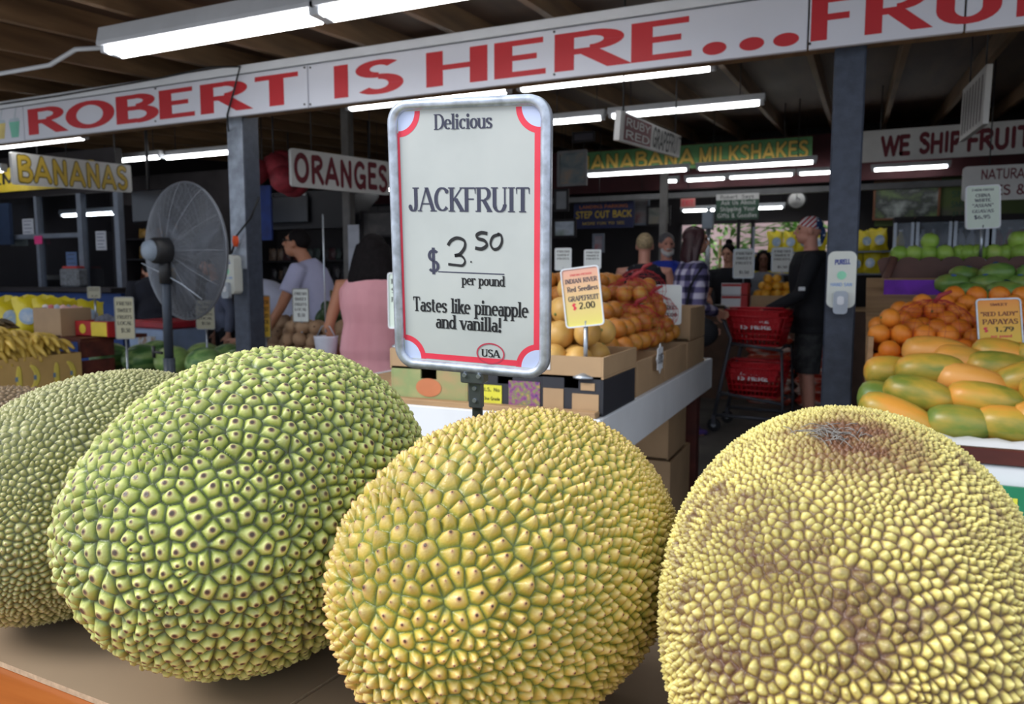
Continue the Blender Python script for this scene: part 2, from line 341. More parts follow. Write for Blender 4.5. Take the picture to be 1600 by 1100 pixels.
# back wall with its openings, added side walls
wb = MB()
YB = 12.1
def wall_x(mb, xa, xb, za, zb, holes, y, t=.12):
    xs = sorted({xa, xb, *[h[0] for h in holes], *[h[1] for h in holes]}); zs = sorted({za, zb, *[h[2] for h in holes], *[h[3] for h in holes]})
    for i in range(len(xs)-1):
        for j in range(len(zs)-1):
            cx, cz = (xs[i]+xs[i+1])/2, (zs[j]+zs[j+1])/2
            if any(h[0] < cx < h[1] and h[2] < cz < h[3] for h in holes): continue
            mb.box((cx, y, cz), (xs[i+1]-xs[i], t, zs[j+1]-zs[j]))
wall_x(wb, -9.5, 4.5, 0, 3.6, [(-2.55, -.35, 1.3, 2.12)], YB)
struct('wall_back', wb, M_dark)
struct('added_wall_right', MB().box((4.56, 7.6, 1.8), (.12, 9, 3.6)), M_dark)  # both side walls are added to close off the sky and keep the inside dim
struct('added_wall_left', MB().box((-9.56, 7.6, 1.8), (.12, 9, 3.6)), M_dark)
wf = MB()
for z in (1.3, 2.12): wf.box((-1.45, YB-.08, z), (2.26, .08, .05))
for x in (-2.55, -1.45, -.35): wf.box((x, YB-.08, 1.71), (.05, .08, .84))
w1 = struct('window_1', wf, M_dark)
struct('trim_23', MB().box((-1.5, 10.9, 2.83), (12, .1, .62)), M_maroon)      # maroon boards over the back counter
struct('trim_24', MB().box((-1.5, 10.2, 2.36), (12, .08, .07)), pm('grey_conduit', srgb(120, 120, 122), .5, .5))
# header behind the banner
YBN = 3.8
zb0, zb1, zb2 = 2.297, 2.545, 2.605
struct('trim_25', MB().box((-2.2, YBN+.1, 2.455), (8.8, .09, .27)), M_raft)

# foliage seen through the back window
M_leaf = pm('leaf_green', srgb(120, 160, 84), .6, var=.4, scale=4)
M_leafd = pm('leaf_dark', srgb(70, 104, 58), .6, var=.4, scale=4)
def shrub(x, y, h, m, label):
    rr = random.Random(int(x*100)); b = MB()
    for i in range(620):
        a = rr.uniform(0, 2*PI); r = rr.random()**.5*h*.26; z = rr.uniform(.15, 1)*h; r *= math.sin(PI*min(.95, z/h*.9+.1))**.5
        p = Vector((r*math.cos(a), r*math.sin(a), z)); d = Vector((math.cos(a), math.sin(a), rr.uniform(-.2, .9))).normalized(); s = d.cross(ZV).normalized()*rr.uniform(.03, .07); L = rr.uniform(.2, .45)
        b.add([p, p+d*L*.5+s, p+d*L-ZV*.05, p+d*L*.5-s], [(0, 1, 2, 3)])
    o = thing('shrub', label, 'shrub', (x, y, 0)); b.build('foliage', m, o)
    MB().tube([(0, 0, 0), (0, 0, h*.7)], .03).build('stem', M_raft, o)
shrub(-4.3, 15.6, 2.6, M_leafd, 'dark green bush outside at the left end of the back window')
shrub(-2.6, 16.2, 3.0, M_leaf, 'bright spiky green palm bush outside behind the order sign post')
shrub(-.9, 15.6, 2.8, M_leaf, 'pale green bush outside the back window near the flag bandana man')
struct('wall_outside', MB().box((-2, 19.5, 1.6), (16, .3, 3.2)), pm('pinkish_stucco', srgb(168, 142, 146), .9, var=.2, scale=1.2))

# ================================================================ steel posts
def post(label, xc, w, extra):
    t = thing('support_post', label, 'post', (xc, YBN+.16, 0)); t['kind'] = 'thing'
    MB().box((0, 0, 1.24), (w, .15, 2.46), ch=.008).build('shaft', M_darksteel, t)
    MB().box((0, 0, .02), (w+.1, .25, .04), ch=.006).build('base_plate', M_steel, t)
    if extra: MB().box((0, -.078, 1.83), (w-.004, .006, 1.0), ch=.002).build('light_plate', extra, t)
    return t
M_lightpost = pm('scuffed_light_steel', srgb(150, 158, 170), .4, .3, var=.35, scale=12, bump=.1)
xl = (atY(357, 350, 3.88).x + atY(386, 350, 3.88).x)/2
xr = (atY(1296, 300, 3.88).x + atY(1344, 300, 3.88).x)/2
pl = post('scuffed square steel post left of the man in the lavender shirt', xl, .135, M_lightpost)
pr = post('dark square steel post right of the man in black', xr, .135, None)
def dispenser(label, x, z, y):
    t = thing('soap_dispenser', label, 'dispenser', (x, y, z))
    b = MB(); b.prism(rrect(.122, .26, .03), -.075, 0.); cs = b.build('case', pm('white_plastic', srgb(222, 226, 218), .35, var=.03), t)
    b = MB(); b.prism(rrect(.062, .105, .018), -.10, -.07); b.xf(Matrix.Translation((0, 0, -.105))); pb = b.build('push_bar', pm('grey_plastic', srgb(176, 186, 198), .4), t)
    b = MB(); b.prism(rrect(.03, .04, .012), -.104, -.1); b.xf(Matrix.Translation((0, 0, -.095))); b.build('button', M_white, pb)
    b = MB(); text(b, 'PURELL', -.03, .034, .068, .024, -.0765, .24, .2, slope=.05); b.build('lettering', pm('blue_ink', srgb(40, 60, 160), .5), cs)
    b = MB(); b.prism([(.02*math.cos(i*.4488), .02+.02*math.sin(i*.4488)) for i in range(14)], -.077, -.07); b.build('drop_mark', pm('mint_ink', srgb(150, 226, 190), .5), cs)
    b = MB(); text(b, 'HAND SAN', -.045, .045, -.03, .016, -.0765, .2, .16); b.build('small_lettering', pm('pale_blue_ink', srgb(150, 180, 225), .5), cs)
    return t
yd = YBN+.16-.075
p = atY(1315, 437, yd-.04); d1 = dispenser('white wall sanitizer dispenser on the dark post by the man in black', p.x, p.z, yd)
p = atY(361, 429, yd-.04); d2 = dispenser('white wall sanitizer dispenser on the scuffed post beside the fan', p.x+.0, p.z, yd)

# ================================================================ the big banner
t = thing('banner_sign', 'long white fascia banner with big red ROBERT IS HERE lettering', 'banner', (-2.2, YBN, 0))
M_ban = pm('banner_white', srgb(222, 225, 236), .4, var=.03, scale=2); M_red = pm('banner_red', srgb(196, 44, 52), .5, var=.06, scale=3)
b = MB(); b.box((-2.2, YBN-.0, (zb1+zb2)/2+.005), (8.8, .07, zb2-zb1-.01), ch=.004); b.build('fascia_board', M_white, t, True)
bx = [-6.6, atY(44, 190, YBN).x, atY(487, 140, YBN).x, atY(1264, 40, YBN).x, atY(1506, 40, YBN).x, 2.2]
for a, b_ in zip(bx[:-1], bx[1:]):
    MB().box(((a+b_)/2, YBN-.02, (zb0+zb1)/2), (b_-a-.008, .03, zb1-zb0), ch=.003).build('panel', M_ban, t, True)
ybt = YBN-.0365
def bword(s, pxa, pxb, ya=.115, yb_=.87, name='lettering'):
    b = MB(); H = zb1-zb0; text(b, s, atY(pxa, 120, YBN).x, atY(pxb, 80, YBN).x, zb0+H*(1-yb_), H*(yb_-ya), ybt, .21, .15, gap=.12 if len(s) > 1 else 0); b.build(name, M_red, t, True)
bword('ROBERT', 49, 473); bword('IS', 525, 628); bword('HERE', 673, 1083)
H = zb1-zb0
for px in (1118.5, 1176, 1229):
    x = atY(px, 70, YBN).x; r = .056; MB().add([(x+r*math.cos(i*PI/10), ybt, zb0+H*.22+.03*math.sin(i*PI/10)) for i in range(20)], [list(range(20))]).build('dot', M_red, t, True)
xf0 = atY(1271, 40, YBN).x; kx = (atY(1271+84, 40, YBN).x-xf0)
b = MB(); text(b, 'FRUIT', xf0, xf0+kx*5.0, zb0+H*.13, H*.755, ybt, .21, .15, gap=.14); b.build('lettering', M_red, t, True)
for px, py in ((482, 108), (491, 108), (482, 165), (491, 165), (250, 140), (250, 191), (870, 53), (870, 119), (1266, 72)):
    q = atY(px, py, YBN); MB().tube([(q.x, ybt-.003, max(zb0+.01, min(zb1-.01, q.z))), (q.x, ybt+.004, max(zb0+.01, min(zb1-.01, q.z)))], .006, 8).build('screw', M_black, t, True)
for px, nm, col in ((8, 'yellow', (226, 206, 130)), (30, 'mint', (130, 205, 180))):
    x = atY(px, 195, YBN).x; b = MB(); z = zb0+.03
    b.add([(x-.04, ybt, z), (x+.04, ybt, z), (x+.062, ybt, z+.115), (x-.062, ybt, z+.115)], [(0, 1, 2, 3)], 0)
    b.add([(x-.066, ybt, z+.115), (x+.066, ybt, z+.115), (x+.05, ybt, z+.14), (x-.05, ybt, z+.14)], [(0, 1, 2, 3)], 1)
    b.add([(x+.0, ybt, z+.14), (x+.012, ybt, z+.14), (x+.035, ybt, z+.215), (x+.023, ybt, z+.215)], [(0, 1, 2, 3)], 1)
    b.build('cup_picture', [pm('cup_'+nm, srgb(*col), .5), pm('cup_lid', srgb(190, 205, 215), .5)], t, True)
# loose cable over the banner and down the left post
b = MB(); pts = [atY(0, 163, YBN-.05), atY(90, 150, YBN-.05), atY(250, 122, YBN-.05), atY(330, 105, YBN-.05), atY(375, 104, YBN-.06), atY(366, 140, YBN-.06), atY(355, 180, YBN-.05), atY(357, 205, YBN+.07)]
b.tube(pts, .006, 6); tag(b.build('cable', M_black), 'thin black cable draped over the banner beside the letter R', 'cable')
b = MB(); pts = [atY(405, 308, YBN+.04), atY(392, 340, YBN+.04), atY(370, 368, YBN+.05), atY(362, 396, YBN+.06)]
b.tube(pts, .007, 6); o = b.build('fan_cord', M_black); tag(o, 'black power cord with orange plug hanging on the left post', 'cord')
b = MB(); q = atY(368, 377, YBN+.02); b.tube([q+Vector((0, 0, .035)), q, q-Vector((0, 0, .035))], [.016, .022, .014], 10); b.build('plug', pm('orange_plastic', srgb(240, 90, 40), .5), o)

# ================================================================ fluorescent fixtures
M_rod0 = pm('dark_wire', srgb(50, 48, 48), .6)
M_tube = pm('tube_glow', (1, 1, 1), .4, var=0, emit=9.0); M_fix = pm('fixture_white', srgb(196, 200, 206), .45, var=.05)
def fixture(label, a, bnd, z, ntube=2, y=None, group=None, hang=True, slim=1.):
    """one housing between x=a and x=bnd, tubes slung below"""
    L = bnd-a; t = thing('light_fixture', label, 'light fixture', ((a+bnd)/2, y, z), 0, group)
    b = MB(); P = [(-.062*slim, .02+.085*slim), (.062*slim, .02+.085*slim), (.08*slim, .02+.01*slim), (.08*slim, .01), (-.08*slim, .01), (-.08*slim, .02+.01*slim)]
    n = len(P); b.add([(sx_*L/2, p[0], p[1]) for sx_ in (-1, 1) for p in P], [list(range(n))[::-1], list(range(n, 2*n))] + [(i, (i+1) % n, n+(i+1) % n, n+i) for i in range(n)]); b.build('housing', M_fix, t)
    for k in range(ntube):
        yy = (k-(ntube-1)/2)*.075
        MB().tube([(-L/2+.045, yy, -.012), (L/2-.045, yy, -.012)], .0175, 10).build('tube', M_tube, t)
    for sx_ in (-1, 1): MB().box((sx_*(L/2-.022), 0, 0.002), (.03, .13*slim, .05), ch=.004).build('lamp_holder', M_fix, t)
    if hang:
        for sx_ in (-.35, .35): MB().tube([(sx_*L, 0, .02+.05*slim), (sx_*L, 0, ROOF(y)-z)], .004, 6).build('hanger', M_rod0, t)
    return t
a, b_ = atZ(172, 84, 2.45), atZ(516, 30, 2.45)
f1 = fixture('left unit of the bright twin tube light in front of the banner', a.x, b_.x, 2.46, 2, a.y)
a2, b2 = atZ(522, 36, 2.45), atZ(860, -18, 2.45)
f2 = fixture('right unit of the twin tube light before the banner, cut off by the photo top', a2.x, a2.x+1.4, 2.46, 2, a.y)
b = MB(); q = atZ(168, 74, 2.5); b.tube([q, q+Vector((-.25, -.0, .02)), q+Vector((-.5, .02, -.03)), q+Vector((-2.6, .02, -.03))], .013, 8)
tag(b.build('conduit_pipe', M_fix), 'thin grey conduit running left from the front tube light', 'pipe')
def strip(label, pa, pb, z, n=1, group=None):
    A, B = atZ(*pa, z), atZ(*pb, z); return fixture(label, A.x-.04, B.x+.04, z+.012, n, (A.y+B.y)/2, group, slim=.45)
strip('tube light behind the banner above the price sign, left half', (551, 171), (789, 142), 2.5)
strip('tube light behind the banner right of the price sign top, right half', (818, 141), (1109, 106), 2.5)
strip('tube light behind the banner above the bananas board', (-120, 243), (133, 216), 2.4)
strip('left half of the tube light between bananas board and scuffed post', (166, 252), (255, 247), 2.55)
strip('right half of the tube light between bananas board and scuffed post', (259, 247), (380, 237), 2.55)
strip('tube light seen right of the price sign, left of the grapefruit board', (866, 193), (937, 184), 2.6)
strip('tube light just above the grapefruit board', (960, 184), (1186, 160), 2.6)
strip('tube light under the left half of the green milkshakes board', (919, 274), (1073, 266), 2.52)
strip('tube light under the right half of the green milkshakes board', (1094, 265), (1270, 253), 2.52)
strip('short tube light end below the milkshakes board, beside a grey pole', (1040, 284), (1057, 283), 2.6)
strip('left tube light of the row below the milkshakes board', (1074, 282), (1132, 279), 2.6)
strip('middle tube light of the row below the milkshakes board', (1141, 278), (1238, 273), 2.6)
strip('tube light of the row below the milkshakes board touching the dark post', (1250, 272), (1330, 268), 2.6)
strip('tube light under the WE SHIP FRUIT board', (1366, 266), (1480, 260), 2.6)
strip('far tube light left of the green order sign', (1068, 330), (1116, 328), 2.25)
strip('far tube light right of the green order sign', (1184, 326), (1222, 324), 2.25)
strip('tube light end at the left frame edge beside the bananas board', (-60, 270), (15, 268), 2.4)
strip('small bright tube light end between oranges board and price sign', (601, 297), (640, 295), 2.3)

# ================================================================ foreground table, cardboard, jackfruits
ZT = .80
M_wood = ramp_mat('varnished_wood', [(.2, srgb(120, 62, 30)), (.5, srgb(172, 96, 46)), (.8, srgb(196, 122, 64))], .22, (1.5, 22, 8), detail=6)
M_card = pm('kraft_cardboard', srgb(150, 128, 104), .85, var=.06, scale=6)
M_cardedge = pm('cardboard_edge', srgb(176, 156, 130), .9, var=.2, scale=120)
t = thing('display_table', 'varnished wooden table carrying the big jackfruits on cardboard', 'table', (-.5, .72, 0))
zt = ZT-.012
for k in range(5): MB().box((-.55, .32+.175*k, zt-.02), (3.0, .1752, .04), ch=.0015).build('plank', M_wood, t, True)
MB().box((-.55, .67, zt-.09), (2.8, .75, .09)).build('apron', M_wood, t, True)
for x in (-1.95, .85):
    for y in (.3, 1.05): MB().box((x, y, (zt-.04)/2), (.08, .08, zt-.04), ch=.006).build('leg', M_wood, t, True)
def sheet(label, poly, thick=.007):
    t = MB(); n = len(poly); z0 = zt+.0005
    t.add([(x, y, z0+thick) for x, y in poly]+[(x, y, z0) for x, y in poly], [list(range(n))], 0)
    k = len(t.v)-2*n
    for i in range(n): t.f.append([k+i, k+n+i, k+n+(i+1) % n, k+(i+1) % n]); t.m.append(1); t.sm.append(False)
    t.f.append([k+n+i for i in range(n)][::-1]); t.m.append(0); t.sm.append(False)
    return tag(t.build('cardboard_sheet', [M_card, M_cardedge]), label, 'cardboard')
def Zp(x, y): q = atZ(x, y, ZT-.005); return (q.x, q.y)
c1 = [Zp(-260, 955), Zp(0, 1034), Zp(170, 1100), Zp(330, 1150), Zp(425, 1118), Zp(536, 1048), Zp(640, 985)]
sheet('left flat brown cardboard sheet under the green jackfruits', [*c1, (-.35, 1.08), (-1.75, 1.08)])
sheet('right flat brown cardboard sheet under the yellow jackfruits', [Zp(431, 1121), Zp(600, 1260), (.55, .3), (.6, 1.08), (-.342, 1.08), Zp(645, 988), Zp(541, 1050)])

def jack_mat(name, stops, blot, blot_lo, blot_scale, rough=.38, tint=.25, off=(0, 0, 0)):
    m = bpy.data.materials.new(name); m.use_nodes = True; n = m.node_tree.nodes; l = m.node_tree.links; p = n['Principled BSDF']
    p.inputs['Roughness'].default_value = rough
    ae = n.new('ShaderNodeAttribute'); ae.attribute_name = 'bump'; ar = n.new('ShaderNodeAttribute'); ar.attribute_name = 'cell'
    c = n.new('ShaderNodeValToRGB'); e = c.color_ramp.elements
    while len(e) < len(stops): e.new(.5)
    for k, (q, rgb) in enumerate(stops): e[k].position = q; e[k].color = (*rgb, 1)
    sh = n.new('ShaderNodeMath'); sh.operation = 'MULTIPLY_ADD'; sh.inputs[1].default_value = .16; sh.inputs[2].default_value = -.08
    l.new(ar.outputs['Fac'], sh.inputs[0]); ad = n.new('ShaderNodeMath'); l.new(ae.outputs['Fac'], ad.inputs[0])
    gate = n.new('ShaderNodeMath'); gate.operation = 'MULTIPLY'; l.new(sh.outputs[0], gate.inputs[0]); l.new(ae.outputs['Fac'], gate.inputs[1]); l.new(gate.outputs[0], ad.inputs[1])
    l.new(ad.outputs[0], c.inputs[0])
    co = n.new('ShaderNodeTexCoord'); no = n.new('ShaderNodeTexNoise'); no.inputs['Scale'].default_value = 5; no.inputs['Detail'].default_value = 5; l.new(co.outputs['Object'], no.inputs['Vector'])
    hs = n.new('ShaderNodeHueSaturation'); l.new(c.outputs[0], hs.inputs['Color'])
    mr = n.new('ShaderNodeMapRange'); mr.inputs[1].default_value = .3; mr.inputs[2].default_value = .7; mr.inputs[3].default_value = 1-tint; mr.inputs[4].default_value = 1+tint; l.new(no.outputs[0], mr.inputs[0])
    m3 = n.new('ShaderNodeMapRange'); m3.inputs[3].default_value = .85; m3.inputs[4].default_value = 1.12; l.new(ar.outputs['Fac'], m3.inputs[0])
    ml = n.new('ShaderNodeMath'); ml.operation = 'MULTIPLY'; l.new(mr.outputs[0], ml.inputs[0]); l.new(m3.outputs[0], ml.inputs[1]); l.new(ml.outputs[0], hs.inputs['Value'])
    nb = n.new('ShaderNodeTexNoise'); nb.inputs['Scale'].default_value = blot_scale; nb.inputs['Detail'].default_value = 7; nb.inputs['Roughness'].default_value = .65; mo = n.new('ShaderNodeMapping'); mo.inputs['Location'].default_value = off; l.new(co.outputs['Object'], mo.inputs[0]); l.new(mo.outputs[0], nb.inputs['Vector'])
    m4 = n.new('ShaderNodeMapRange'); m4.inputs[1].default_value = blot_lo; m4.inputs[2].default_value = blot_lo+.14; n9 = n.new('ShaderNodeTexNoise'); n9.inputs['Scale'].default_value = 55; n9.inputs['Detail'].default_value = 3; l.new(co.outputs['Object'], n9.inputs['Vector']); a9 = n.new('ShaderNodeMath'); a9.operation = 'MULTIPLY_ADD'; a9.inputs[1].default_value = .5; l.new(n9.outputs[0], a9.inputs[0]); b9 = n.new('ShaderNodeMath'); b9.operation = 'ADD'; b9.inputs[1].default_value = -.25; l.new(nb.outputs[0], b9.inputs[0]); l.new(b9.outputs[0], a9.inputs[2]); l.new(a9.outputs[0], m4.inputs[0]); m4.inputs[4].default_value = .82
    mx = n.new('ShaderNodeMix'); mx.data_type = 'RGBA'; l.new(m4.outputs[0], mx.inputs['Factor']); l.new(hs.outputs[0], mx.inputs['A']); mx.inputs['B'].default_value = (*blot, 1)
    asn = n.new('ShaderNodeAttribute'); asn.attribute_name = 'scar'; n5 = n.new('ShaderNodeTexNoise'); n5.inputs['Scale'].default_value = 45; n5.inputs['Detail'].default_value = 5; l.new(co.outputs['Object'], n5.inputs['Vector'])
    s1 = n.new('ShaderNodeMath'); s1.operation = 'MULTIPLY_ADD'; s1.inputs[1].default_value = 1.6; l.new(n5.outputs[0], s1.inputs[0]); s1.inputs[2].default_value = -1.25; s2 = n.new('ShaderNodeMath'); s2.operation = 'MULTIPLY_ADD'; s2.inputs[1].default_value = 1.5; l.new(asn.outputs['Fac'], s2.inputs[0]); l.new(s1.outputs[0], s2.inputs[2]); s2.use_clamp = True
    mx2 = n.new('ShaderNodeMix'); mx2.data_type = 'RGBA'; l.new(s2.outputs[0], mx2.inputs['Factor']); l.new(mx.outputs['Result'], mx2.inputs['A']); mx2.inputs['B'].default_value = (*srgb(104, 66, 40), 1)
    l.new(mx2.outputs['Result'], p.inputs['Base Color'])
    fb = n.new('ShaderNodeTexNoise'); fb.inputs['Scale'].default_value = 420; fb.inputs['Detail'].default_value = 3; l.new(co.outputs['Object'], fb.inputs['Vector']); bp = n.new('ShaderNodeBump'); bp.inputs['Strength'].default_value = .35; bp.inputs['Distance'].default_value = .0015; l.new(fb.outputs[0], bp.inputs['Height']); l.new(bp.outputs[0], p.inputs['Normal'])
    return m
def jackfruit(label, par, seeds, N, H, mat, egg=0., lump=.03, seed=1, tipp=.8, lean=0., small=0., roll=0., flat=.93, scar=None):
    x, y, a, b, c, yaw, pit = par; rs = np.random.RandomState(seed); a, b, c = a-H*.3, b-H*.3, c-H*.3
    g = np.linspace(-1, 1, N); g = np.tan(g*PI/4); u, v = np.meshgrid(g, g, indexing='ij'); o = np.ones_like(u)
    faces = [np.stack(s, -1).reshape(-1, 3) for s in ((o, u, v), (-o, v, u), (v, o, u), (u, -o, v), (u, v, o), (v, u, -o))]
    P = np.concatenate(faces); P /= np.linalg.norm(P, axis=1)[:, None]
    idx = np.arange(N*N).reshape(N, N); q = np.stack([idx[:-1, :-1], idx[1:, :-1], idx[1:, 1:], idx[:-1, 1:]], -1).reshape(-1, 4)
    Q = np.concatenate([q+k*N*N for k in range(6)])
    key = np.round(P*1e5).astype(np.int64); _, first, inv = np.unique(key, axis=0, return_index=True, return_inverse=True)
    P = P[first]; Q = inv.reshape(-1)[Q]
    def base(D):
        r = 1+lump*(np.sin(3.1*D[:, 0]+seed)*np.cos(2.3*D[:, 1]+2*seed)+.7*np.sin(4.2*D[:, 2]+1.7*seed+2*D[:, 0]))
        S = D*np.array([a, b, c])*r[:, None]; k = 1+egg*D[:, 0]; S[:, 1] *= k; S[:, 2] *= k; return S
    S = base(P); e = 1e-3
    t1 = np.cross(P, np.array([.3, .5, .81])); t1 /= np.linalg.norm(t1, axis=1)[:, None]; t2 = np.cross(P, t1)
    n = np.cross(base(P+e*t1)-S, base(P+e*t2)-S); n /= np.linalg.norm(n, axis=1)[:, None]; n *= np.sign((n*P).sum(1))[:, None]
    D = rs.normal(size=(seeds*60, 3)); D /= np.linalg.norm(D, axis=1)[:, None]
    dens = 1/np.sqrt((D[:, 0]/a)**2+(D[:, 1]/b)**2+(D[:, 2]/c)**2); area = a*b*c*np.sqrt((D[:, 0]/a)**2+(D[:, 1]/b)**2+(D[:, 2]/c)**2); wt = lambda q: 1+small*np.clip((q[:, 0]+.55)/1.4, 0, 1); dw = area*wt(D)
    keep = rs.rand(len(D)) < dw/dw.max(); D = D[keep][:seeds*16]; B = base(D); sd = B[:seeds].copy()
    for it in range(4):                                          # relax the spines so they sit evenly but irregularly
        kd = KDTree(len(sd))
        for i, s in enumerate(sd): kd.insert(s, i)
        kd.balance(); own = np.array([kd.find(p)[1] for p in B]); acc = np.zeros_like(sd); cnt = np.bincount(own, minlength=len(sd))
        for k in range(3): acc[:, k] = np.bincount(own, B[:, k], minlength=len(sd))
        ok = cnt > 0; w_ = .75; sd[ok] = sd[ok]*(1-w_)+acc[ok]/cnt[ok][:, None]*w_
    kd = KDTree(len(sd))
    for i, s in enumerate(sd): kd.insert(s, i)
    kd.balance(); F1 = np.empty(len(S)); F2 = np.empty(len(S)); ci = np.empty(len(S), int)
    for i, s in enumerate(S):
        r = kd.find_n(s, 2); F1[i] = r[0][2]; F2[i] = r[1][2]; ci[i] = r[0][1]
    ev = (F2-F1)/(F2+F1+1e-9); cr_ = rs.rand(len(sd)); sdn = sd/np.array([a, b, c]); sdn /= np.linalg.norm(sdn, axis=1)[:, None]; hs_ = (.7+.5*rs.rand(len(sd)))*wt(sdn)**-.42
    hgt = H*hs_[ci]*np.minimum(ev/flat, 1)**tipp
    ln = np.array([lean, 0, lean*.6]); T = ln-n*(n@ln)[:, None]
    S = S+n*hgt[:, None]+T*hgt[:, None]
    if roll:
        cr2, sr2 = math.cos(roll), math.sin(roll); S[:, 1:] = S[:, 1:] @ np.array([[cr2, sr2], [-sr2, cr2]])
    cy, sy, cp, sp = math.cos(yaw), math.sin(yaw), math.cos(pit), math.sin(pit)
    Rm = np.array([[cy, -sy, 0], [sy, cy, 0], [0, 0, 1]]) @ np.array([[cp, 0, -sp], [0, 1, 0], [sp, 0, cp]])
    S = S @ Rm.T; zmin = S[:, 2].min(); S[:, 2] -= zmin
    me = bpy.data.meshes.new('jackfruit'); me.vertices.add(len(S)); me.vertices.foreach_set('co', S.ravel())
    me.loops.add(Q.size); me.loops.foreach_set('vertex_index', Q.ravel().astype(np.int32)); me.polygons.add(len(Q))
    me.polygons.foreach_set('loop_start', np.arange(0, Q.size, 4, dtype=np.int32)); me.polygons.foreach_set('loop_total', np.full(len(Q), 4, np.int32))
    me.update(calc_edges=True); me.validate(); me.polygons.foreach_set('use_smooth', np.ones(len(me.polygons), bool))
    sv = np.zeros(len(S))
    if scar:                                                     # worn brown patch round the old stem
        off = S + np.array([x, y, ZT-.0045-EYE.z]); dz_ = off @ np.array(FW); u_ = 800+F*(off @ np.array(RT))/dz_; v_ = 550-F*(off @ np.array(UP))/dz_
        near = np.hypot(u_-scar[0], v_-scar[1]) < 6; hit = np.where(near)[0][np.argmin(dz_[near])]; dd = S-S[hit]; sv = np.exp(-((dd**2).sum(1)/scar[2]**2)); jackfruit.hit = (S[hit]+np.array([x, y, ZT-.0045]), n[hit] @ Rm.T)
    for nm, val in (('bump', ev), ('cell', cr_[ci]), ('scar', sv)):
        at = me.attributes.new(nm, 'FLOAT', 'POINT'); at.data.foreach_set('value', val.astype(np.float32))
    me.materials.append(mat); ob = bpy.data.objects.new('jackfruit', me); COL.objects.link(ob); ob.location = (x, y, ZT-.0045)
    return tag(ob, label, 'jackfruit')
JK = [[-1.0238, .7537, .2517, .1705, .1548, 1.7873, .239], [-.6676, .7296, .2542, .1856, .1842, 1.5912, .1294], [-.3246, .7236, .2124, .1572, .1638, 1.2614, .0965], [-.0001, .7387, .2344, .1615, .1615, 1.5616, .3429]]
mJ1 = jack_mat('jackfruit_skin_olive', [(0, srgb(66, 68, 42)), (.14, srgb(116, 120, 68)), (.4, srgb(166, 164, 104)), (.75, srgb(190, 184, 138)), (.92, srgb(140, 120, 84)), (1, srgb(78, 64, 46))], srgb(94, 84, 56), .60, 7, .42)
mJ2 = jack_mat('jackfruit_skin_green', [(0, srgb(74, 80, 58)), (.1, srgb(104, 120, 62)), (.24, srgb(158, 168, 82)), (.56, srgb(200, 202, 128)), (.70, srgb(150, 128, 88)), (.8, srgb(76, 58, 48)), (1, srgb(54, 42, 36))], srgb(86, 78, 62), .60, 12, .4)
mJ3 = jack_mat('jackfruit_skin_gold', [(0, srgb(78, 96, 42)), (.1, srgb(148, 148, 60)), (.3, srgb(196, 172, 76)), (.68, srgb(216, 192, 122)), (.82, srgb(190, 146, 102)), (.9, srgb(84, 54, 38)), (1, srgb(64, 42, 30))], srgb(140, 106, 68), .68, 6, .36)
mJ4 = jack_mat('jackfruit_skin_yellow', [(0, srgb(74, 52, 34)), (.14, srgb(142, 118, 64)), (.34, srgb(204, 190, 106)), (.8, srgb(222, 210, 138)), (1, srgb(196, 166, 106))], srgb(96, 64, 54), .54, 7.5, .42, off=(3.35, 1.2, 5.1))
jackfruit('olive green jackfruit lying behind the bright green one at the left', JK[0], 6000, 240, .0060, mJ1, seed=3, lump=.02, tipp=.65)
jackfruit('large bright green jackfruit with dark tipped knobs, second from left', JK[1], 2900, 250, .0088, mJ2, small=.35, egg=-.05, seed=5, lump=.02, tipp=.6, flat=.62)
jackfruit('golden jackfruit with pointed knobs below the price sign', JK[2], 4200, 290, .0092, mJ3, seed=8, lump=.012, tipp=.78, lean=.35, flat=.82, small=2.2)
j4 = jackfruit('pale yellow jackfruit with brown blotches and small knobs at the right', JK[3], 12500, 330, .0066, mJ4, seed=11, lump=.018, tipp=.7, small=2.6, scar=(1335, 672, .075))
hp, hn = Vector(jackfruit.hit[0]), Vector(jackfruit.hit[1]); hn.normalize(); b = MB(); rr = random.Random(5); tx = hn.cross(ZV).normalized(); ty = hn.cross(tx)
for k in range(46):
    a = rr.uniform(0, PI); c_ = hp+tx*rr.gauss(.018, .014)+ty*rr.gauss(.0, .007)-hn*.0015; d_ = (tx*math.cos(a)+ty*math.sin(a))*rr.uniform(.006, .018); b.tube([c_-d_*.7, c_+hn*rr.uniform(.001, .003), c_+d_*.7], .0004, 4)
b.build('dried_sap', pm('dried_sap', srgb(126, 122, 118), .7, var=.3, scale=200), j4, True).matrix_parent_inverse = Matrix.Translation(-j4.location)
q = atZ(-18, 700, 1.0)
jackfruit('brown jackfruit sliver at the left frame edge behind the olive one', [-1.70, .98, .20, .15, .118, 1.2, .1], 2000, 120, .0065, jack_mat('jackfruit_skin_brown', [(0, srgb(70, 58, 40)), (.4, srgb(128, 104, 72)), (1, srgb(92, 70, 50))], srgb(90, 70, 50), .6, 6), seed=14)

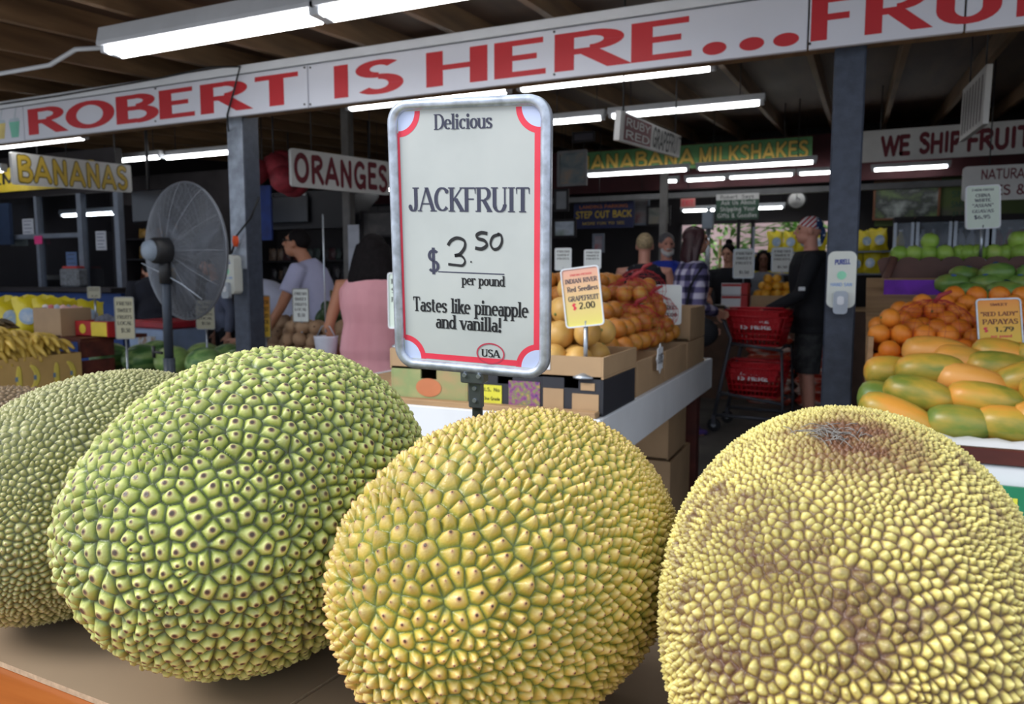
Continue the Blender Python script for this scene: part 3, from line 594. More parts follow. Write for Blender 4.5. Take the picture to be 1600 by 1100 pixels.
# ================================================================ jackfruit price sign
M_face = ramp_mat('sign_face', [(.2, srgb(176, 181, 181)), (.5, srgb(188, 193, 193)), (.8, srgb(196, 200, 199))], .35, (9, 9, 9), detail=6)
M_ink = pm('navy_ink', srgb(58, 60, 82), .5); M_blk = pm('black_ink', srgb(24, 24, 30), .5); M_bord = pm('border_red', srgb(226, 60, 82), .5); M_corner = pm('corner_blue', srgb(196, 208, 242), .5)
M_marker = pm('marker_black', srgb(30, 30, 34), .4)
sw, shh = .25, .396
MS = frame((-.5157, .9854, 1.3249), (.9974, .0608, -.0393), (.0454, -.1038, .9936))
t = thing('price_sign', 'large framed JACKFRUIT price sign on a metal pole behind the golden jackfruit', 'sign', M=MS)
fw = .0135; bz = sw/2-fw
b = MB(); P1 = rrect(sw, shh, .032, 8); P2 = rrect(sw-2*fw, shh-2*fw, .02, 8); n = len(P1)
rings = [(P2, -.002), (P2, -.007), ([( (p[0]+q_[0])/2, (p[1]+q_[1])/2) for p, q_ in zip(P1, P2)], -.0115), (P1, -.007), (P1, .006), (P2, .006)]
b.add([(x, y, z) for ring, y in rings for x, z in ring], [(k*n+i, k*n+(i+1) % n, (k+1)*n+(i+1) % n, (k+1)*n+i) for k in range(len(rings)-1) for i in range(n)], 0, True)
b.build('frame', pm('sign_frame_metal', srgb(186, 194, 208), .34, .55, var=.28, scale=60), t)
fc = MB().prism(P2, -.002, .003).build('face', M_face, t)
fx, fz = sw/2-fw, shh/2-fw; yb = -.00225
b = MB()
def arcpts(cx, cz, r, a0, a1, n=12): return [(cx+r*math.cos(R_(a0+(a1-a0)*i/n)), cz+r*math.sin(R_(a0+(a1-a0)*i/n))) for i in range(n+1)]
rad = .036; cw = .0085
for sx_, sz_, a0 in ((-1, 1, -90), (1, 1, 180), (-1, -1, 0), (1, -1, 90)):
    o_ = arcpts(sx_*fx*.985, sz_*fz*.99, rad, a0, a0+90); i_ = arcpts(sx_*fx*.985, sz_*fz*.99, rad-cw, a0, a0+90)
    for i in range(12): b.add([(o_[i][0], yb, o_[i][1]), (o_[i+1][0], yb, o_[i+1][1]), (i_[i+1][0], yb, i_[i+1][1]), (i_[i][0], yb, i_[i][1])], [(0, 1, 2, 3)])
    MB().add([(sx_*fx*.985, yb, sz_*fz*.99)]+[(x, yb, z) for x, z in i_], [list(range(14))]).build('corner_patch', M_corner, fc)
def bar(mb, x0, z0, x1, z1): mb.lift = getattr(mb, 'lift', 0)+1; y_ = yb-.00008*mb.lift; mb.add([(x0, y_, z0), (x1, y_, z0), (x1, y_, z1), (x0, y_, z1)], [(0, 1, 2, 3)])
bar(b, fx*.985-cw, -fz+rad-.004, fx*.985, fz-rad+.004); bar(b, -fx, -fz+rad-.004, -fx+.0035, fz-rad+.004); bar(b, -fx*.985+rad-.004, -fz*.985, fx*.985-rad+.004, -fz*.985+cw)
b.build('border', M_bord, fc)
def SX(px): return (px-736.5)/1020.      # picture measure on the face -> sign frame metres
yt = -.0024
b = MB()
text(b, 'Delicious', -.050, .038, .1555, .0215, yt, .19, .06, True, gap=.08); b.build('lettering', M_ink, fc); b = MB(); text(b, 'JACKFRUIT', -.094, .094, .0405, .0345, yt, .19, .06, True, gap=.1); b.build('lettering', M_ink, fc)
b = MB(); text(b, '$', -.067, -.048, -.0485, .033, yt, .15, .1); b.build('lettering', M_ink, fc); b = MB(); bar(b, -.05, -.0485, .056, -.0468); b.build('price_line', M_ink, fc)
for s_, x0_, x1_, z0_, h_ in (('per pound', -.011, .056, -.0655, .0155), ('Tastes like pineapple', -.093, .092, -.109, .0225), ('and vanilla!', -.055, .051, -.133, .0215), ('USA', .0195, .0475, -.1715, .0115)):
    b = MB(); text(b, s_, x0_, x1_, z0_, h_, yt, .2, .085, True, gap=.085); b.build('lettering', M_blk, fc)
b = MB()
for i in range(32):
    a0, a1 = 2*PI*i/32, 2*PI*(i+1)/32; cx, cz, rx, rz, w_ = .0335, -.1662, .0215, .0152, .0011
    b.add([(cx+(rx+s*w_)*math.cos(a), yt-.0004, cz+(rz+s*w_)*math.sin(a)) for a, s in ((a0, 1), (a1, 1), (a1, -1), (a0, -1))], [(0, 1, 2, 3)])
b.build('origin_ring', pm('ring_red', srgb(190, 60, 84), .5), fc)
b = MB()
def hand(mb, pts, w_=.0035, y=-.0027, taper=None):
    pts = [Vector((x, 0, z)) for x, z in pts]; k = len(pts); Ls = []; Rs = []
    for i, p in enumerate(pts):
        tt = (pts[min(i+1, k-1)]-pts[max(i-1, 0)]).normalized(); nn = Vector((-tt.z, 0, tt.x)); w2 = w_*(.8+.5*abs(tt.x+.4*tt.z))*(1 if taper is None else taper[min(i, len(taper)-1)]); Ls.append(p+nn*w2/2); Rs.append(p-nn*w2/2)
    for i in range(k-1): mb.add([(v.x, y, v.z) for v in (Ls[i], Ls[i+1], Rs[i+1], Rs[i])], [(0, 1, 2, 3)])
def smooth_pts(P, n=6):
    out_ = []
    for i in range(len(P)-1):
        p0, p1, p2, p3 = P[max(i-1, 0)], P[i], P[i+1], P[min(i+2, len(P)-1)]
        for j in range(n):
            t_ = j/n; out_.append(tuple(.5*((2*p1[k])+(-p0[k]+p2[k])*t_+(2*p0[k]-5*p1[k]+4*p2[k]-p3[k])*t_*t_+(-p0[k]+3*p1[k]-3*p2[k]+p3[k])*t_**3) for k in (0, 1)))
    return out_+[P[-1]]
U_ = lambda pts: [((x-736)/1030., (369-y)/1085.) for x, y in pts]
hand(b, smooth_pts(U_([(702, 378), (708, 370), (718, 366), (729, 370), (730, 380), (722, 391), (713, 394)])), .0038)
hand(b, smooth_pts(U_([(713, 394), (724, 394), (730, 402), (726, 409), (716, 409), (702, 408)])), .0030)
hand(b, smooth_pts(U_([(767, 358), (757, 357), (750, 361), (752, 366), (762, 369), (766, 376), (758, 382), (747, 381)])), .0040)
hand(b, smooth_pts(U_([(786, 359), (776, 363), (772, 374), (777, 382), (785, 380), (790, 371), (789, 361), (783, 358)])), .0034)
hand(b, U_([(739, 403), (741, 403)]), .002)
b.build('handwritten_price', M_marker, fc)
b = MB(); b.box((.004, .004, -shh/2-.004), (.038, .022, .024), ch=.002); b.box((.005, .008, -shh/2-.034), (.022, .012, .046), ch=.002); b.build('bracket', pm('bracket_metal', srgb(120, 128, 136), .35, .8), t)
for x, z in ((-.007, -.003), (.016, -.003), (.005, -.025), (.005, -.044)): MB().tube([(x, -.010 if z > -.01 else -.0005, -shh/2+z), (x, .002, -shh/2+z)], .0033, 10).build('rivet', M_steel, t)
MB().box((.005, .012, -shh/2-.16), (.016, .006, .21), ch=.001).build('pole', pm('pole_dark_metal', srgb(92, 98, 102), .4, .8), t)
q = MS @ Vector((.005, .012, -shh/2-.265))
b = MB(); b.box((q.x, q.y, zt+.012), (.16, .12, .022), ch=.004); b.box((q.x, q.y, (zt+.02+q.z)/2), (.02, .02, q.z-zt), ch=.002); b.build('foot', M_steel, t, True)

# ================================================================ hanging boards and price cards
M_board = pm('board_white', srgb(206, 206, 204), .5, var=.08, scale=5); M_wine = pm('wine_paint', srgb(104, 18, 34), .5); M_yel = pm('yellow_paint', srgb(206, 174, 60), .5); M_olive = pm('olive_outline', srgb(96, 84, 40), .5)
M_dkol = pm('dark_olive', srgb(48, 70, 40), .6); M_green = pm('green_board', srgb(84, 138, 84), .55, var=.12); M_gold = pm('gold_paint', srgb(206, 172, 82), .5); M_dkgreen = pm('dark_green_board', srgb(52, 84, 66), .6)
M_rod = pm('thin_wire', srgb(60, 60, 62), .5, .5)
def board(name, label, cat, M, w, h, th, mat, lines=(), r=.02, hang=(), edge=None):
    t = thing(name, label, cat, M=M)
    b = MB(); b.prism(rrect(w, h, min(r, h*.45), 5), -th/2, th/2); bd_ = b.build('board', mat, t)
    for L in lines:
        s, x0, x1, z0, hh, m = L[:6]; kw = L[6] if len(L) > 6 else {}; kw = dict(kw); om = kw.pop('om', None); og = kw.pop('og', .06); nm = kw.pop('name', 'lettering')
        if om: b = MB(); text(b, s, x0*w, x1*w, z0*h, hh*h, -th/2-.001, grow=og, **kw); b.build('letter_outline', om, bd_)
        b = MB(); text(b, s, x0*w, x1*w, z0*h, hh*h, -th/2-.0024, **kw); b.build(nm, m, bd_)
    for hx in hang:
        p0 = M @ Vector((hx*w, 0, h/2-.01)); dz = ROOF(p0.y)-p0.z
        MB().tube([p0, p0+Vector((0, 0, dz))], .005, 6).build('hanger', M_rod, t, True)
    return t
HP = dict(rnd=True, thick=.15, thin=.15, gap=.12, jit=.03)
def sc(c, k): return EYE+(Vector(c)-EYE)*k
board('hanging_board', 'white hanging board painted BANANAS in yellow at the left', 'sign', frame(sc((-4.671, 3.3988, 1.9458), 1.3/.9), (-.1024, .9935, .0492), (.0293, -.0465, .9985)), 1.3, .274, .03, M_board,
      [('BANANAS', -.46, .45, -.41, .84, M_yel, dict(HP, thick=.17, thin=.17, om=M_olive, og=.045, gap=.2))], .02, (-.3, .36))
board('hanging_board', 'white hanging board painted ORANGES in wine red beside the scuffed post', 'sign', frame(sc((-3.7484, 5.0026, 2.0966), 1.06), (.2055, .9785, .0187), (.0103, -.0213, .9997)), 1.06, .295, .03, M_board,
      [('ORANGES', -.47, .47, -.40, .80, M_wine, dict(HP, thick=.2, thin=.2, gap=.22))], .025, (-.3, .3))
Mg = frame(sc((-.6169, 2.4624, 1.7207), 1.74/.9), (-.0321, .9953, .0918), (.0914, -.0885, .9919))
tg = board('hanging_board', 'narrow hanging board reading GRAPEFRUIT with a wine red end, near the price sign', 'sign', Mg, 1.74, .152, .03, M_board,
      [('GRAPEFRUIT', -.04, .49, -.41, .82, M_blk, dict(HP, thick=.15, thin=.15, gap=.14))], .006, (-.44, .42))
b = MB(); b.add([(-.45*1.74, -.0165, -.065), (-.075*1.74, -.0165, -.065), (-.075*1.74, -.0165, .065), (-.45*1.74, -.0165, .065)], [(0, 1, 2, 3)]); b.build('wine_panel', M_wine, tg)
for s_, z_ in (('RUBY', .008), ('RED', -.055)): b = MB(); text(b, s_, -.43*1.74, -.1*1.74, z_, .045, -.0172, rnd=True, thick=.14, thin=.14); b.build('panel_lettering', M_board, tg)
Mr = frame(sc((.789, 7.0077, 2.6084), .72/.9), (.0594, -.998, -.021), (.0156, -.0201, .9997))
tr = board('hanging_board', 'white hanging board seen nearly edge on, right of the dark post', 'sign', Mr, .72, .34, .03, M_board, [('LIMES', -.42, .42, -.34, .68, M_wine, HP)] if False else [], .008, (-.3, .35))
for k in range(7):
    x = -.27+.09*k; MB().add([(x-.02, -.017, -.14), (x+.02, -.017, -.14), (x+.02, -.017, .13), (x-.02, -.017, .13)], [(0, 1, 2, 3)]).build('painted_bar', pm('grey_paint', srgb(120, 112, 112), .6), tr)
Y0 = 9.2
p0, p1 = atY(905, 254, Y0), atY(1269, 231, Y0)
board('wall_board', 'long green board painted GUANABANA MILKSHAKES in gold over a tube light', 'sign', facing(((p0.x+p1.x)/2-.12, Y0, 2.70), 0), p1.x-p0.x+.24, .27, .03, M_green,
      [('GUANABANA', -.485, .06, -.36, .72, M_gold, dict(HP, om=M_dkol, og=.045, thick=.18, thin=.18, gap=.18)), ('MILKSHAKES', .085, .485, -.36, .72, M_gold, dict(HP, om=M_dkol, og=.045, thick=.18, thin=.18, gap=.18))], .01, (-.4, .4))
p0, p1 = atY(1343, 226, 8.6), atY(1700, 210, 8.6)
board('wall_board', 'long white board painted WE SHIP FRUIT in wine red at the right', 'sign', facing(((p0.x+p1.x)/2, 8.6, 2.59), 0), p1.x-p0.x, .31, .03, M_board,
      [('WE', -.39, -.265, -.35, .68, M_wine, dict(HP, thick=.22, thin=.22)), ('SHIP', -.215, -.03, -.35, .68, M_wine, dict(HP, thick=.22, thin=.22)), ('FRUIT', .0, .27, -.35, .68, M_wine, dict(HP, thick=.22, thin=.22))], .01, (-.4, .4))
p0, p1 = atY(1503, 287, 7.6), atY(1720, 280, 7.6)
board('hanging_board', 'white hanging board painted NATURAL JUICES and SNACKS at the right edge', 'sign', facing(((p0.x+p1.x)/2, 7.6, (p0.z+p1.z)/2), .03), p1.x-p0.x, .29, .03, M_board,
      [('NATURAL', -.36, .0, .1, .3, M_wine, HP), ('JUICES & SNACKS', -.47, .42, -.36, .3, M_wine, HP)], .03, (-.3, .3))
p0, p1 = atY(-40, 292, 5.5), atY(150, 290, 5.5)
board('wall_board', 'yellow board lettered LEMONADE half hidden behind the bananas board', 'sign', facing(((p0.x+p1.x)/2, 5.48, atY(70, 277, 5.5).z), 0), p1.x-p0.x, .26, .03, pm('yellow_board', srgb(204, 178, 50), .5), [('LEMONADE', -.4, .45, -.2, .5, M_blk, HP)], .01, (-.3, .3))
p0, p1 = atY(902, 338, 10.4), atY(985, 335, 10.4)
board('wall_board', 'dark blue board reading STEP OUT BACK in yellow above the plants', 'sign', facing(((p0.x+p1.x)/2, 10.4, (p0.z+p1.z)/2), 0), p1.x-p0.x+.1, .36, .02, pm('navy_board', srgb(26, 34, 84), .5),
      [('STEP OUT BACK', -.46, .46, -.1, .28, M_yel, dict(rnd=True, thick=.18, thin=.18)), ('LANDING PARKING', -.4, .4, .28, .13, pm('orange_ink', srgb(200, 110, 40), .5), dict(rnd=True, thick=.14, thin=.14)), ('MORE FUN TO SEE', -.35, .35, -.36, .11, M_gold, dict(rnd=True, thick=.14, thin=.14))], .005)
p = atY(1152, 323, 9.6)
tq = board('order_sign', 'dark green sign about shipping gifts and goodies on a pole at the counter', 'sign', facing(p, .05), .5, .31, .02, M_dkgreen,
      [('Ask Us About', -.38, .42, .08, .17, M_board, dict(rnd=True, thick=.13, thin=.13)), ('Shipping Your', -.4, .42, -.17, .17, M_board, dict(rnd=True, thick=.13, thin=.13)), ('Gifts & Goodies', -.46, .46, -.42, .17, M_board, dict(rnd=True, thick=.13, thin=.13))], .004)
MB().add([(-.25, -.0112, .083), (.25, -.0112, .083), (.25, -.0112, .155), (-.25, -.0112, .155)], [(0, 1, 2, 3)]).build('white_strip', M_board, tq)
for s_, x0_, x1_ in (('Robert', -.2, .0), ('Says', .05, .19)): b = MB(); text(b, s_, x0_, x1_, .098, .045, -.0125, rnd=True, thick=.12, thin=.12); b.build('strip_lettering', M_blk, tq)
MB().tube([(0.02, .03, -p.z), (.02, .03, -.0)], .022, 8).build('pole', M_dark, tq)
# clock and exit sign
p = atY(1245, 313, 10.8); t = thing('wall_clock', 'round white wall clock above the flag bandana man', 'clock', p)
MX = Matrix.Rotation(PI/2, 4, 'X')
MB().lathe((0, 0, 0), [(.115, -.03), (.125, 0), (.12, .025), (.105, .03)], 28, M=MX).build('case', M_black, t); MB().lathe((0, -.0, 0), [(.104, .025), (.104, .032)], 28, M=MX).build('dial', M_board, t)
MB().box((.02, -.034, .02), (.06, .002, .012), M=Matrix.Rotation(.7, 4, 'Y')).build('hour_hand', M_blk, t); MB().box((0, -.036, .035), (.008, .002, .08)).build('minute_hand', M_blk, t)
p = atY(1075, 317, 10.8)
board('exit_sign', 'small red exit sign on the dark back beam', 'sign', facing(p, 0), .2, .12, .03, pm('pale_red', srgb(196, 120, 116), .5, emit=.12), [('EXIT', -.38, .38, -.3, .6, M_bord, dict(thick=.2, thin=.18))], .005, (0,))
p = atY(1107, 345, 9.3); t = thing('meter_post', 'grey post with a small metal box left of the green order sign', 'post', (p.x, p.y, 0))
MB().tube([(0, 0, 0), (0, 0, p.z+.12)], .03, 10).build('pole', M_steel, t); MB().box((0, -.03, p.z-.0), (.13, .08, .2), ch=.006).build('metal_box', pm('grey_box', srgb(130, 140, 150), .5, .3), t); MB().ell((0, 0, p.z+.15), .03).build('cap', M_steel, t)

CARD = {k: pm('card_'+k, srgb(*v), .5, var=.03) for k, v in dict(white=(222, 228, 226), cream=(186, 180, 150), dim=(160, 156, 134), mint=(214, 228, 216)).items()}
def grad_card(name, c0, c1, h):
    m = bpy.data.materials.new(name); m.use_nodes = True; n = m.node_tree.nodes; l = m.node_tree.links; co = n.new('ShaderNodeTexCoord'); s = n.new('ShaderNodeSeparateXYZ'); r = n.new('ShaderNodeMapRange'); c = n.new('ShaderNodeValToRGB')
    l.new(co.outputs['Object'], s.inputs[0]); l.new(s.outputs['Z'], r.inputs[0]); r.inputs[1].default_value = -h/2; r.inputs[2].default_value = h/2; l.new(r.outputs[0], c.inputs[0])
    c.color_ramp.elements[0].color = (*c0, 1); c.color_ramp.elements[1].color = (*c1, 1); l.new(c.outputs[0], n['Principled BSDF'].inputs['Base Color']); n['Principled BSDF'].inputs['Roughness'].default_value = .5; return m
def card(label, M, w, h, face, lines=(), frm=None, zbase=None, foot=True, ink=None):
    t = thing('price_card', label, 'price sign', M=M)
    P1 = rrect(w, h, w*.1, 5); P2 = rrect(w*.93, h*.95, w*.07, 5); n = len(P1); b = MB()
    rings = [(P2, -.001), (P2, -.005), (P1, -.005), (P1, .004), (P2, .004)]
    b.add([(x, y, z) for ring, y in rings for x, z in ring], [(k*n+i, k*n+(i+1) % n, (k+1)*n+(i+1) % n, (k+1)*n+i) for k in range(4) for i in range(n)]); b.build('frame', frm or M_steel, t)
    fc = MB().prism(P2, -.0015, .002).build('face', face, t)
    for (s, x0, x1, z0, hh, *m) in lines:
        b = MB(); text(b, s, x0*w, x1*w, z0*h, hh*h, -.0022, .2, .1, serif=True); b.build('lettering', m[0] if m else (ink or M_blk), fc)
    if zbase is not None:
        q = M @ Vector((0, .006, -h/2)); b = MB(); b.tube([q+Vector((0, 0, .02)), (q.x, q.y, zbase+.01)], .008, 8); b.build('pole', M_steel, t, True)
        if foot: MB().lathe((q.x, q.y, zbase), [(.045, 0), (.045, .006), (.03, .014), (.012, .035)], 16).build('foot', M_steel, t, True)
    return t
def blur_lines(k=3, price=True):
    L = [(s, -.36, .36, z, .085) for s, z in zip(('FRESH', 'SWEET', 'FRUITS', 'LOCAL')[:k], (.3, .14, -.02, -.16))]
    return L

# ================================================================ white centre table, cartons, grapefruit and oranges
M_kraft = pm('kraft_carton', srgb(176, 146, 112), .8, var=.1, scale=5); M_carton_green = ramp_mat('printed_green_carton', [(.3, srgb(176, 170, 120)), (.5, srgb(140, 156, 104)), (.7, srgb(176, 150, 108))], .7, (6, 6, 9)); M_carton_black = pm('black_carton', srgb(44, 46, 54), .55, var=.1)
M_redwood = ramp_mat('dark_red_wood', [(.3, srgb(60, 24, 20)), (.6, srgb(92, 40, 32)), (.8, srgb(106, 52, 40))], .5, (2, 12, 12))
M_slat = ramp_mat('pale_slat', [(.3, srgb(150, 118, 86)), (.7, srgb(186, 152, 112))], .7, (3, 20, 20))
TX0, TX1, TY0, TY1 = -2.15, -.75, 2.36, 4.5
t = thing('produce_table', 'white edged produce table holding grapefruit and netted oranges', 'table', ((TX0+TX1)/2, (TY0+TY1)/2, 0))
MB().box(((TX0+TX1)/2, (TY0+TY1)/2, .785), (TX1-TX0-.05, TY1-TY0-.05, .03)).build('tabletop', M_slat, t, True)
for c_, d_ in (((TX0+TX1)/2, TY0+.012, .715), ((TX1-TX0), .024, .175)), (((TX0+TX1)/2, TY1-.012, .715), ((TX1-TX0), .024, .175)), ((TX0+.012, (TY0+TY1)/2, .715), (.024, TY1-TY0-.05, .175)), ((TX1-.012, (TY0+TY1)/2, .715), (.024, TY1-TY0-.05, .175)):
    MB().box(c_, d_, ch=.004).build('apron', M_white, t, True)
for x in (TX0+.1, TX1-.1):
    for y in (TY0+.12, TY1-.1): MB().box((x, y, .385), (.09, .09, .77), ch=.005).build('leg', M_redwood, t, True)
MB().box(((TX0+TX1)/2, TY0+.03, .812), (TX1-TX0-.04, .045, .022), ch=.003).build('edge_slat', M_slat, t, True)
def carton(label, c, d, mat, name='carton', grip=True, open_top=True, th=.008, parts=()):
    """open fruit box standing at c (bottom centre)"""
    t = thing(name, label, 'box', c); x, y, z = d
    MB().box((0, 0, th/2), (x, y, th)).build('bottom', mat, t)
    for s in (-1, 1):
        MB().box((s*(x/2-th/2), 0, z/2+th/2), (th, y, z-th), ch=.001).build('end_panel', mat, t)
        b = MB(); 
        if grip and z > .1:
            zs = z*.72; b.box((0, 0, zs/2), (x-2*th, th, zs)); b.box((-x*.29, 0, (zs+z)/2), (x*.42-th*2, th, z-zs)); b.box((x*.29, 0, (zs+z)/2), (x*.42-th*2, th, z-zs)); b.xf(Matrix.Translation((0, s*(y/2-th/2), th*.2)))
        else: b.box((0, s*(y/2-th/2), z/2), (x-2*th, th, z))
        b.build('side_panel', mat, t)
    for nm, cc, dd, m in parts: MB().box(cc, dd).build(nm, m, t)
    return t
zt2 = .802
carton('low printed green carton at the left front of the white table', (-1.44, 2.62, zt2), (.33, .40, .125), M_carton_green)
car1 = carton('black carton with a yellow note in front of the grapefruit', (-1.125, 2.62, zt2), (.27, .40, .125), M_carton_black, parts=[('yellow_note', (-.055, -.2015, .05), (.085, .002, .07), pm('note_yellow', srgb(226, 222, 70), .6)), ('floral_print', (.075, -.2015, .056), (.12, .002, .1), ramp_mat('floral_print', [(.3, srgb(70, 60, 120)), (.45, srgb(150, 80, 130)), (.55, srgb(120, 130, 90)), (.7, srgb(190, 150, 90))], .6, (60, 60, 60)))])
b = MB(); text(b, 'U.S. No', -.09, -.02, .062, .014, -.2032, rnd=True, thick=.14, thin=.14); b.build('note_lettering', M_blk, car1); b = MB(); text(b, 'One Grade', -.085, -.02, .03, .013, -.2032, rnd=True, thick=.14, thin=.14); b.build('note_lettering', M_blk, car1)
b = MB(); b.add([(-1.44+.0+.055*math.cos(i*PI/12), 2.4185, zt2+.06+.035*math.sin(i*PI/12)) for i in range(24)], [list(range(24))])
tag(b.build('carton_badge', pm('badge_orange', srgb(196, 120, 80), .6)), 'round orange printed badge on the green carton front', 'badge')
carton('black carton with tan patches at the right front corner of the white table', (-.875, 2.62, zt2), (.23, .40, .125), M_carton_black, parts=[('tan_patch', (-.065, -.2015, .05), (.075, .002, .075), M_kraft), ('tan_patch', (.052, -.2015, .045), (.095, .002, .06), M_kraft), ('tan_patch', (.06, -.2015, .1), (.05, .002, .025), M_kraft)])
tray_z = zt2+.127
carton('shallow kraft tray of grapefruit on the black cartons', (-1.0, 2.63, tray_z), (.48, .42, .075), M_kraft, grip=False, parts=[('white_label', (.02, -.2115, .04), (.055, .002, .03), M_white)])
carton('shallow kraft tray on the green carton behind the price sign', (-1.43, 2.63, tray_z), (.36, .42, .075), M_kraft, grip=False)
for k, (x, y, lab) in enumerate(((-1.19, 3.12, 'kraft carton under the middle of the orange heap'), (-1.19, 3.60, 'kraft carton under the rear orange heap'), (-1.19, 4.10, 'kraft carton at the far end of the white table'))):
    carton(lab, (x, y, zt2), (.84, .46, .14), M_kraft)
M_gf = ramp_mat('grapefruit_skin', [(.3, srgb(196, 148, 74)), (.55, srgb(210, 168, 92)), (.75, srgb(206, 150, 82))], .42, (8, 8, 8), rnd=40, bump=.25, bscale=400)
M_or = ramp_mat('orange_skin', [(.3, srgb(226, 120, 30)), (.55, srgb(238, 142, 44)), (.75, srgb(240, 152, 60))], .4, (9, 9, 9), rnd=40, bump=.25, bscale=450)
M_oy = ramp_mat('orange_skin_pale', [(.25, srgb(150, 92, 36)), (.5, srgb(198, 124, 46)), (.75, srgb(186, 150, 66))], .4, (9, 9, 9), rnd=60, bump=.25, bscale=450)
M_navel = pm('calyx_green', srgb(110, 120, 60), .7)
def citrus(name, r, mat, label, cat, group):
    o = MB().ell((0, 0, 0), (r, r, r*.94), 22, 14).build(name, mat); tag(o, label, cat, group)
    MB().lathe((0, 0, r*.925), [(r*.13, 0), (r*.11, .002), (r*.03, .003)], 8).build('stem_end', M_navel, o); return o
def rrot(rr): return (rr.uniform(0, 6.28), rr.uniform(0, 6.28), rr.uniform(0, 6.28))
def heap(proto, pts, rr, used=[None]):
    first = True
    for p in pts:
        s = rr.uniform(.93, 1.04)
        if first: proto.location = p; proto.rotation_euler = rrot(rr); first = False
        else: dup(proto, p, rrot(rr), scale=s)
def hexheap(x0, x1, y0, y1, z0, r, layers, keep=None, rr=random.Random(1), sx1=.7, sy0=1.):
    pts = []; d = 2*r*1.01
    for k in range(layers):
        a, b_, c_, e = x0+r+k*r*.9, x1-r-k*r*sx1, y0+r+k*r*sy0, y1-r-k*r*.3; j = 0; y = c_; z = z0+r+k*d*.80
        while y <= e:
            x = a+(r if (j+k) % 2 else 0)
            while x <= b_:
                if keep is None or keep(x, y, k, a, b_, c_, e): pts.append(Vector((x+rr.uniform(-.15, .15)*r, y+rr.uniform(-.15, .15)*r, z+rr.uniform(-.16, .1)*r)))
                x += d
            y += d*.87; j += 1
    return pts
rr = random.Random(4)
gp = citrus('grapefruit', .052, M_gf, 'yellow grapefruit heaped in the kraft tray right of the price sign', 'grapefruit', 'grapefruit in the kraft trays')
vis = lambda x, y, k, a, b_, c_, e: k >= 2 or x > b_-.2 or y < c_+.2
heap(gp, hexheap(-1.225, -.765, 2.43, 2.83, tray_z+.008, .051, 4, lambda x, y, k, a, b_, c_, e: k >= 1 or x > b_-.16 or y < c_+.12, rr, 1.0, 1.5), rr)
op = citrus('orange', .041, M_oy, 'ripe orange in the netted heap on the white table', 'orange', 'oranges heaped behind the grapefruit')
heap(op, hexheap(-1.6, -.78, 2.90, 4.05, zt2+.15, .041, 5, lambda x, y, k, a, b_, c_, e: x > b_-.16 or (k >= 3) or (y < c_+.13 and k >= 1), rr, 1.9, 2.6), rr)
# red net bags thrown over the rear of the heap
M_net = pm('red_net', srgb(190, 46, 58), .5); M_netk = pm('net_knot', srgb(160, 50, 56), .6)
def netbag(label, c, r, seed, wire=.0022):
    bm_ = MB(); bm_.ell((0, 0, 0), r, 18, 12); rr2 = random.Random(seed)
    me = bm_.mesh('net_bag', M_net); o = bpy.data.objects.new('net_bag', me); COL.objects.link(o); o.location = c
    for v in me.vertices: v.co *= 1+rr2.uniform(-.05, .05)
    w = o.modifiers.new('w', 'WIREFRAME'); w.thickness = wire; w.use_even_offset = False
    MB().tube([(0, 0, r[2]*.9), (.02, .01, r[2]*1.15), (.06, .0, r[2]*1.3)], [.008, .011, .006], 8).build('knot', M_netk, o)
    return tag(o, label, 'net bag')
for k, (px, py, D, lab) in enumerate(((1000, 455, 3.9, 'red net of oranges at the top of the heap by the polka dot woman'), (1028, 492, 3.75, 'red net of oranges left of the blank white card'), (985, 470, 3.6, 'red net of oranges high on the heap behind the grapefruit card'), (1035, 540, 3.45, 'pinkish red net of oranges near the kraft carton at the table edge'))):
    p = atD(px, py, D); rs_ = random.Random(k+50); c0 = Vector((min(p.x, -.93), p.y, max(p.z, 1.04)))
    netbag(lab, c0, (.135, .15, .11), k)
    for q in range(9):
        a = q*2*PI/6; rad_ = .083 if q < 6 else .045; z = -.05 if q < 6 else .03
        if q >= 6: a = q*2*PI/3
        dup(op, c0+Vector((rad_*math.cos(a), rad_*math.sin(a), z)), rrot(rs_), label='ripe orange held in '+lab[:lab.find(' of')].replace('red net', 'a red net bag')+' on the white table', group='oranges inside red nets')
carton('kraft carton with a hand hole at the right edge of the white table', (-.95, 4.18, zt2+.142), (.34, .42, .17), M_kraft)
card('price card for Indian River grapefruit, pink and yellow', frame((-.8452, 2.4418, 1.2061), (.9869, .1014, .1251), (-.1281, .0239, .9915)), .135, .204, grad_card('card_sunset', srgb(234, 224, 120), srgb(238, 176, 160), .204),
     [('FRESH PICKED', -.25, .3, .36, .03, M_bord), ('INDIAN RIVER', -.4, .42, .24, .075, M_ink), ('Red Seedless', -.36, .42, .1, .085, M_ink), ('GRAPEFRUIT', -.36, .42, -.06, .085, M_ink), ('$', -.28, -.18, -.2, .1, M_bord), ('2.00', -.1, .3, -.2, .11, M_blk)], M_white, tray_z+.0)
card('blank backed white card between oranges and the plaid shirt woman', frame(atD(1041, 476, 3.9), (.98, .2, .0), (-.03, 0, 1)), .155, .205, CARD['white'], [('CIDERS', -.1, .35, -.12, .1), ('3.00', 0, .35, -.3, .09)], M_white, zt2+.14, False)
card('white price card peeking out left of the big price sign', frame(atD(628, 470, 2.95), (.99, .1, 0), (0, 0, 1)), .12, .22, CARD['mint'], blur_lines(), M_white, tray_z+.07)
card('small pale price card behind the Indian River card', frame(atD(926, 405, 4.3), (.99, .1, 0), (0, 0, 1)), .1, .11, CARD['white'], blur_lines(), M_white, zt2+.16)
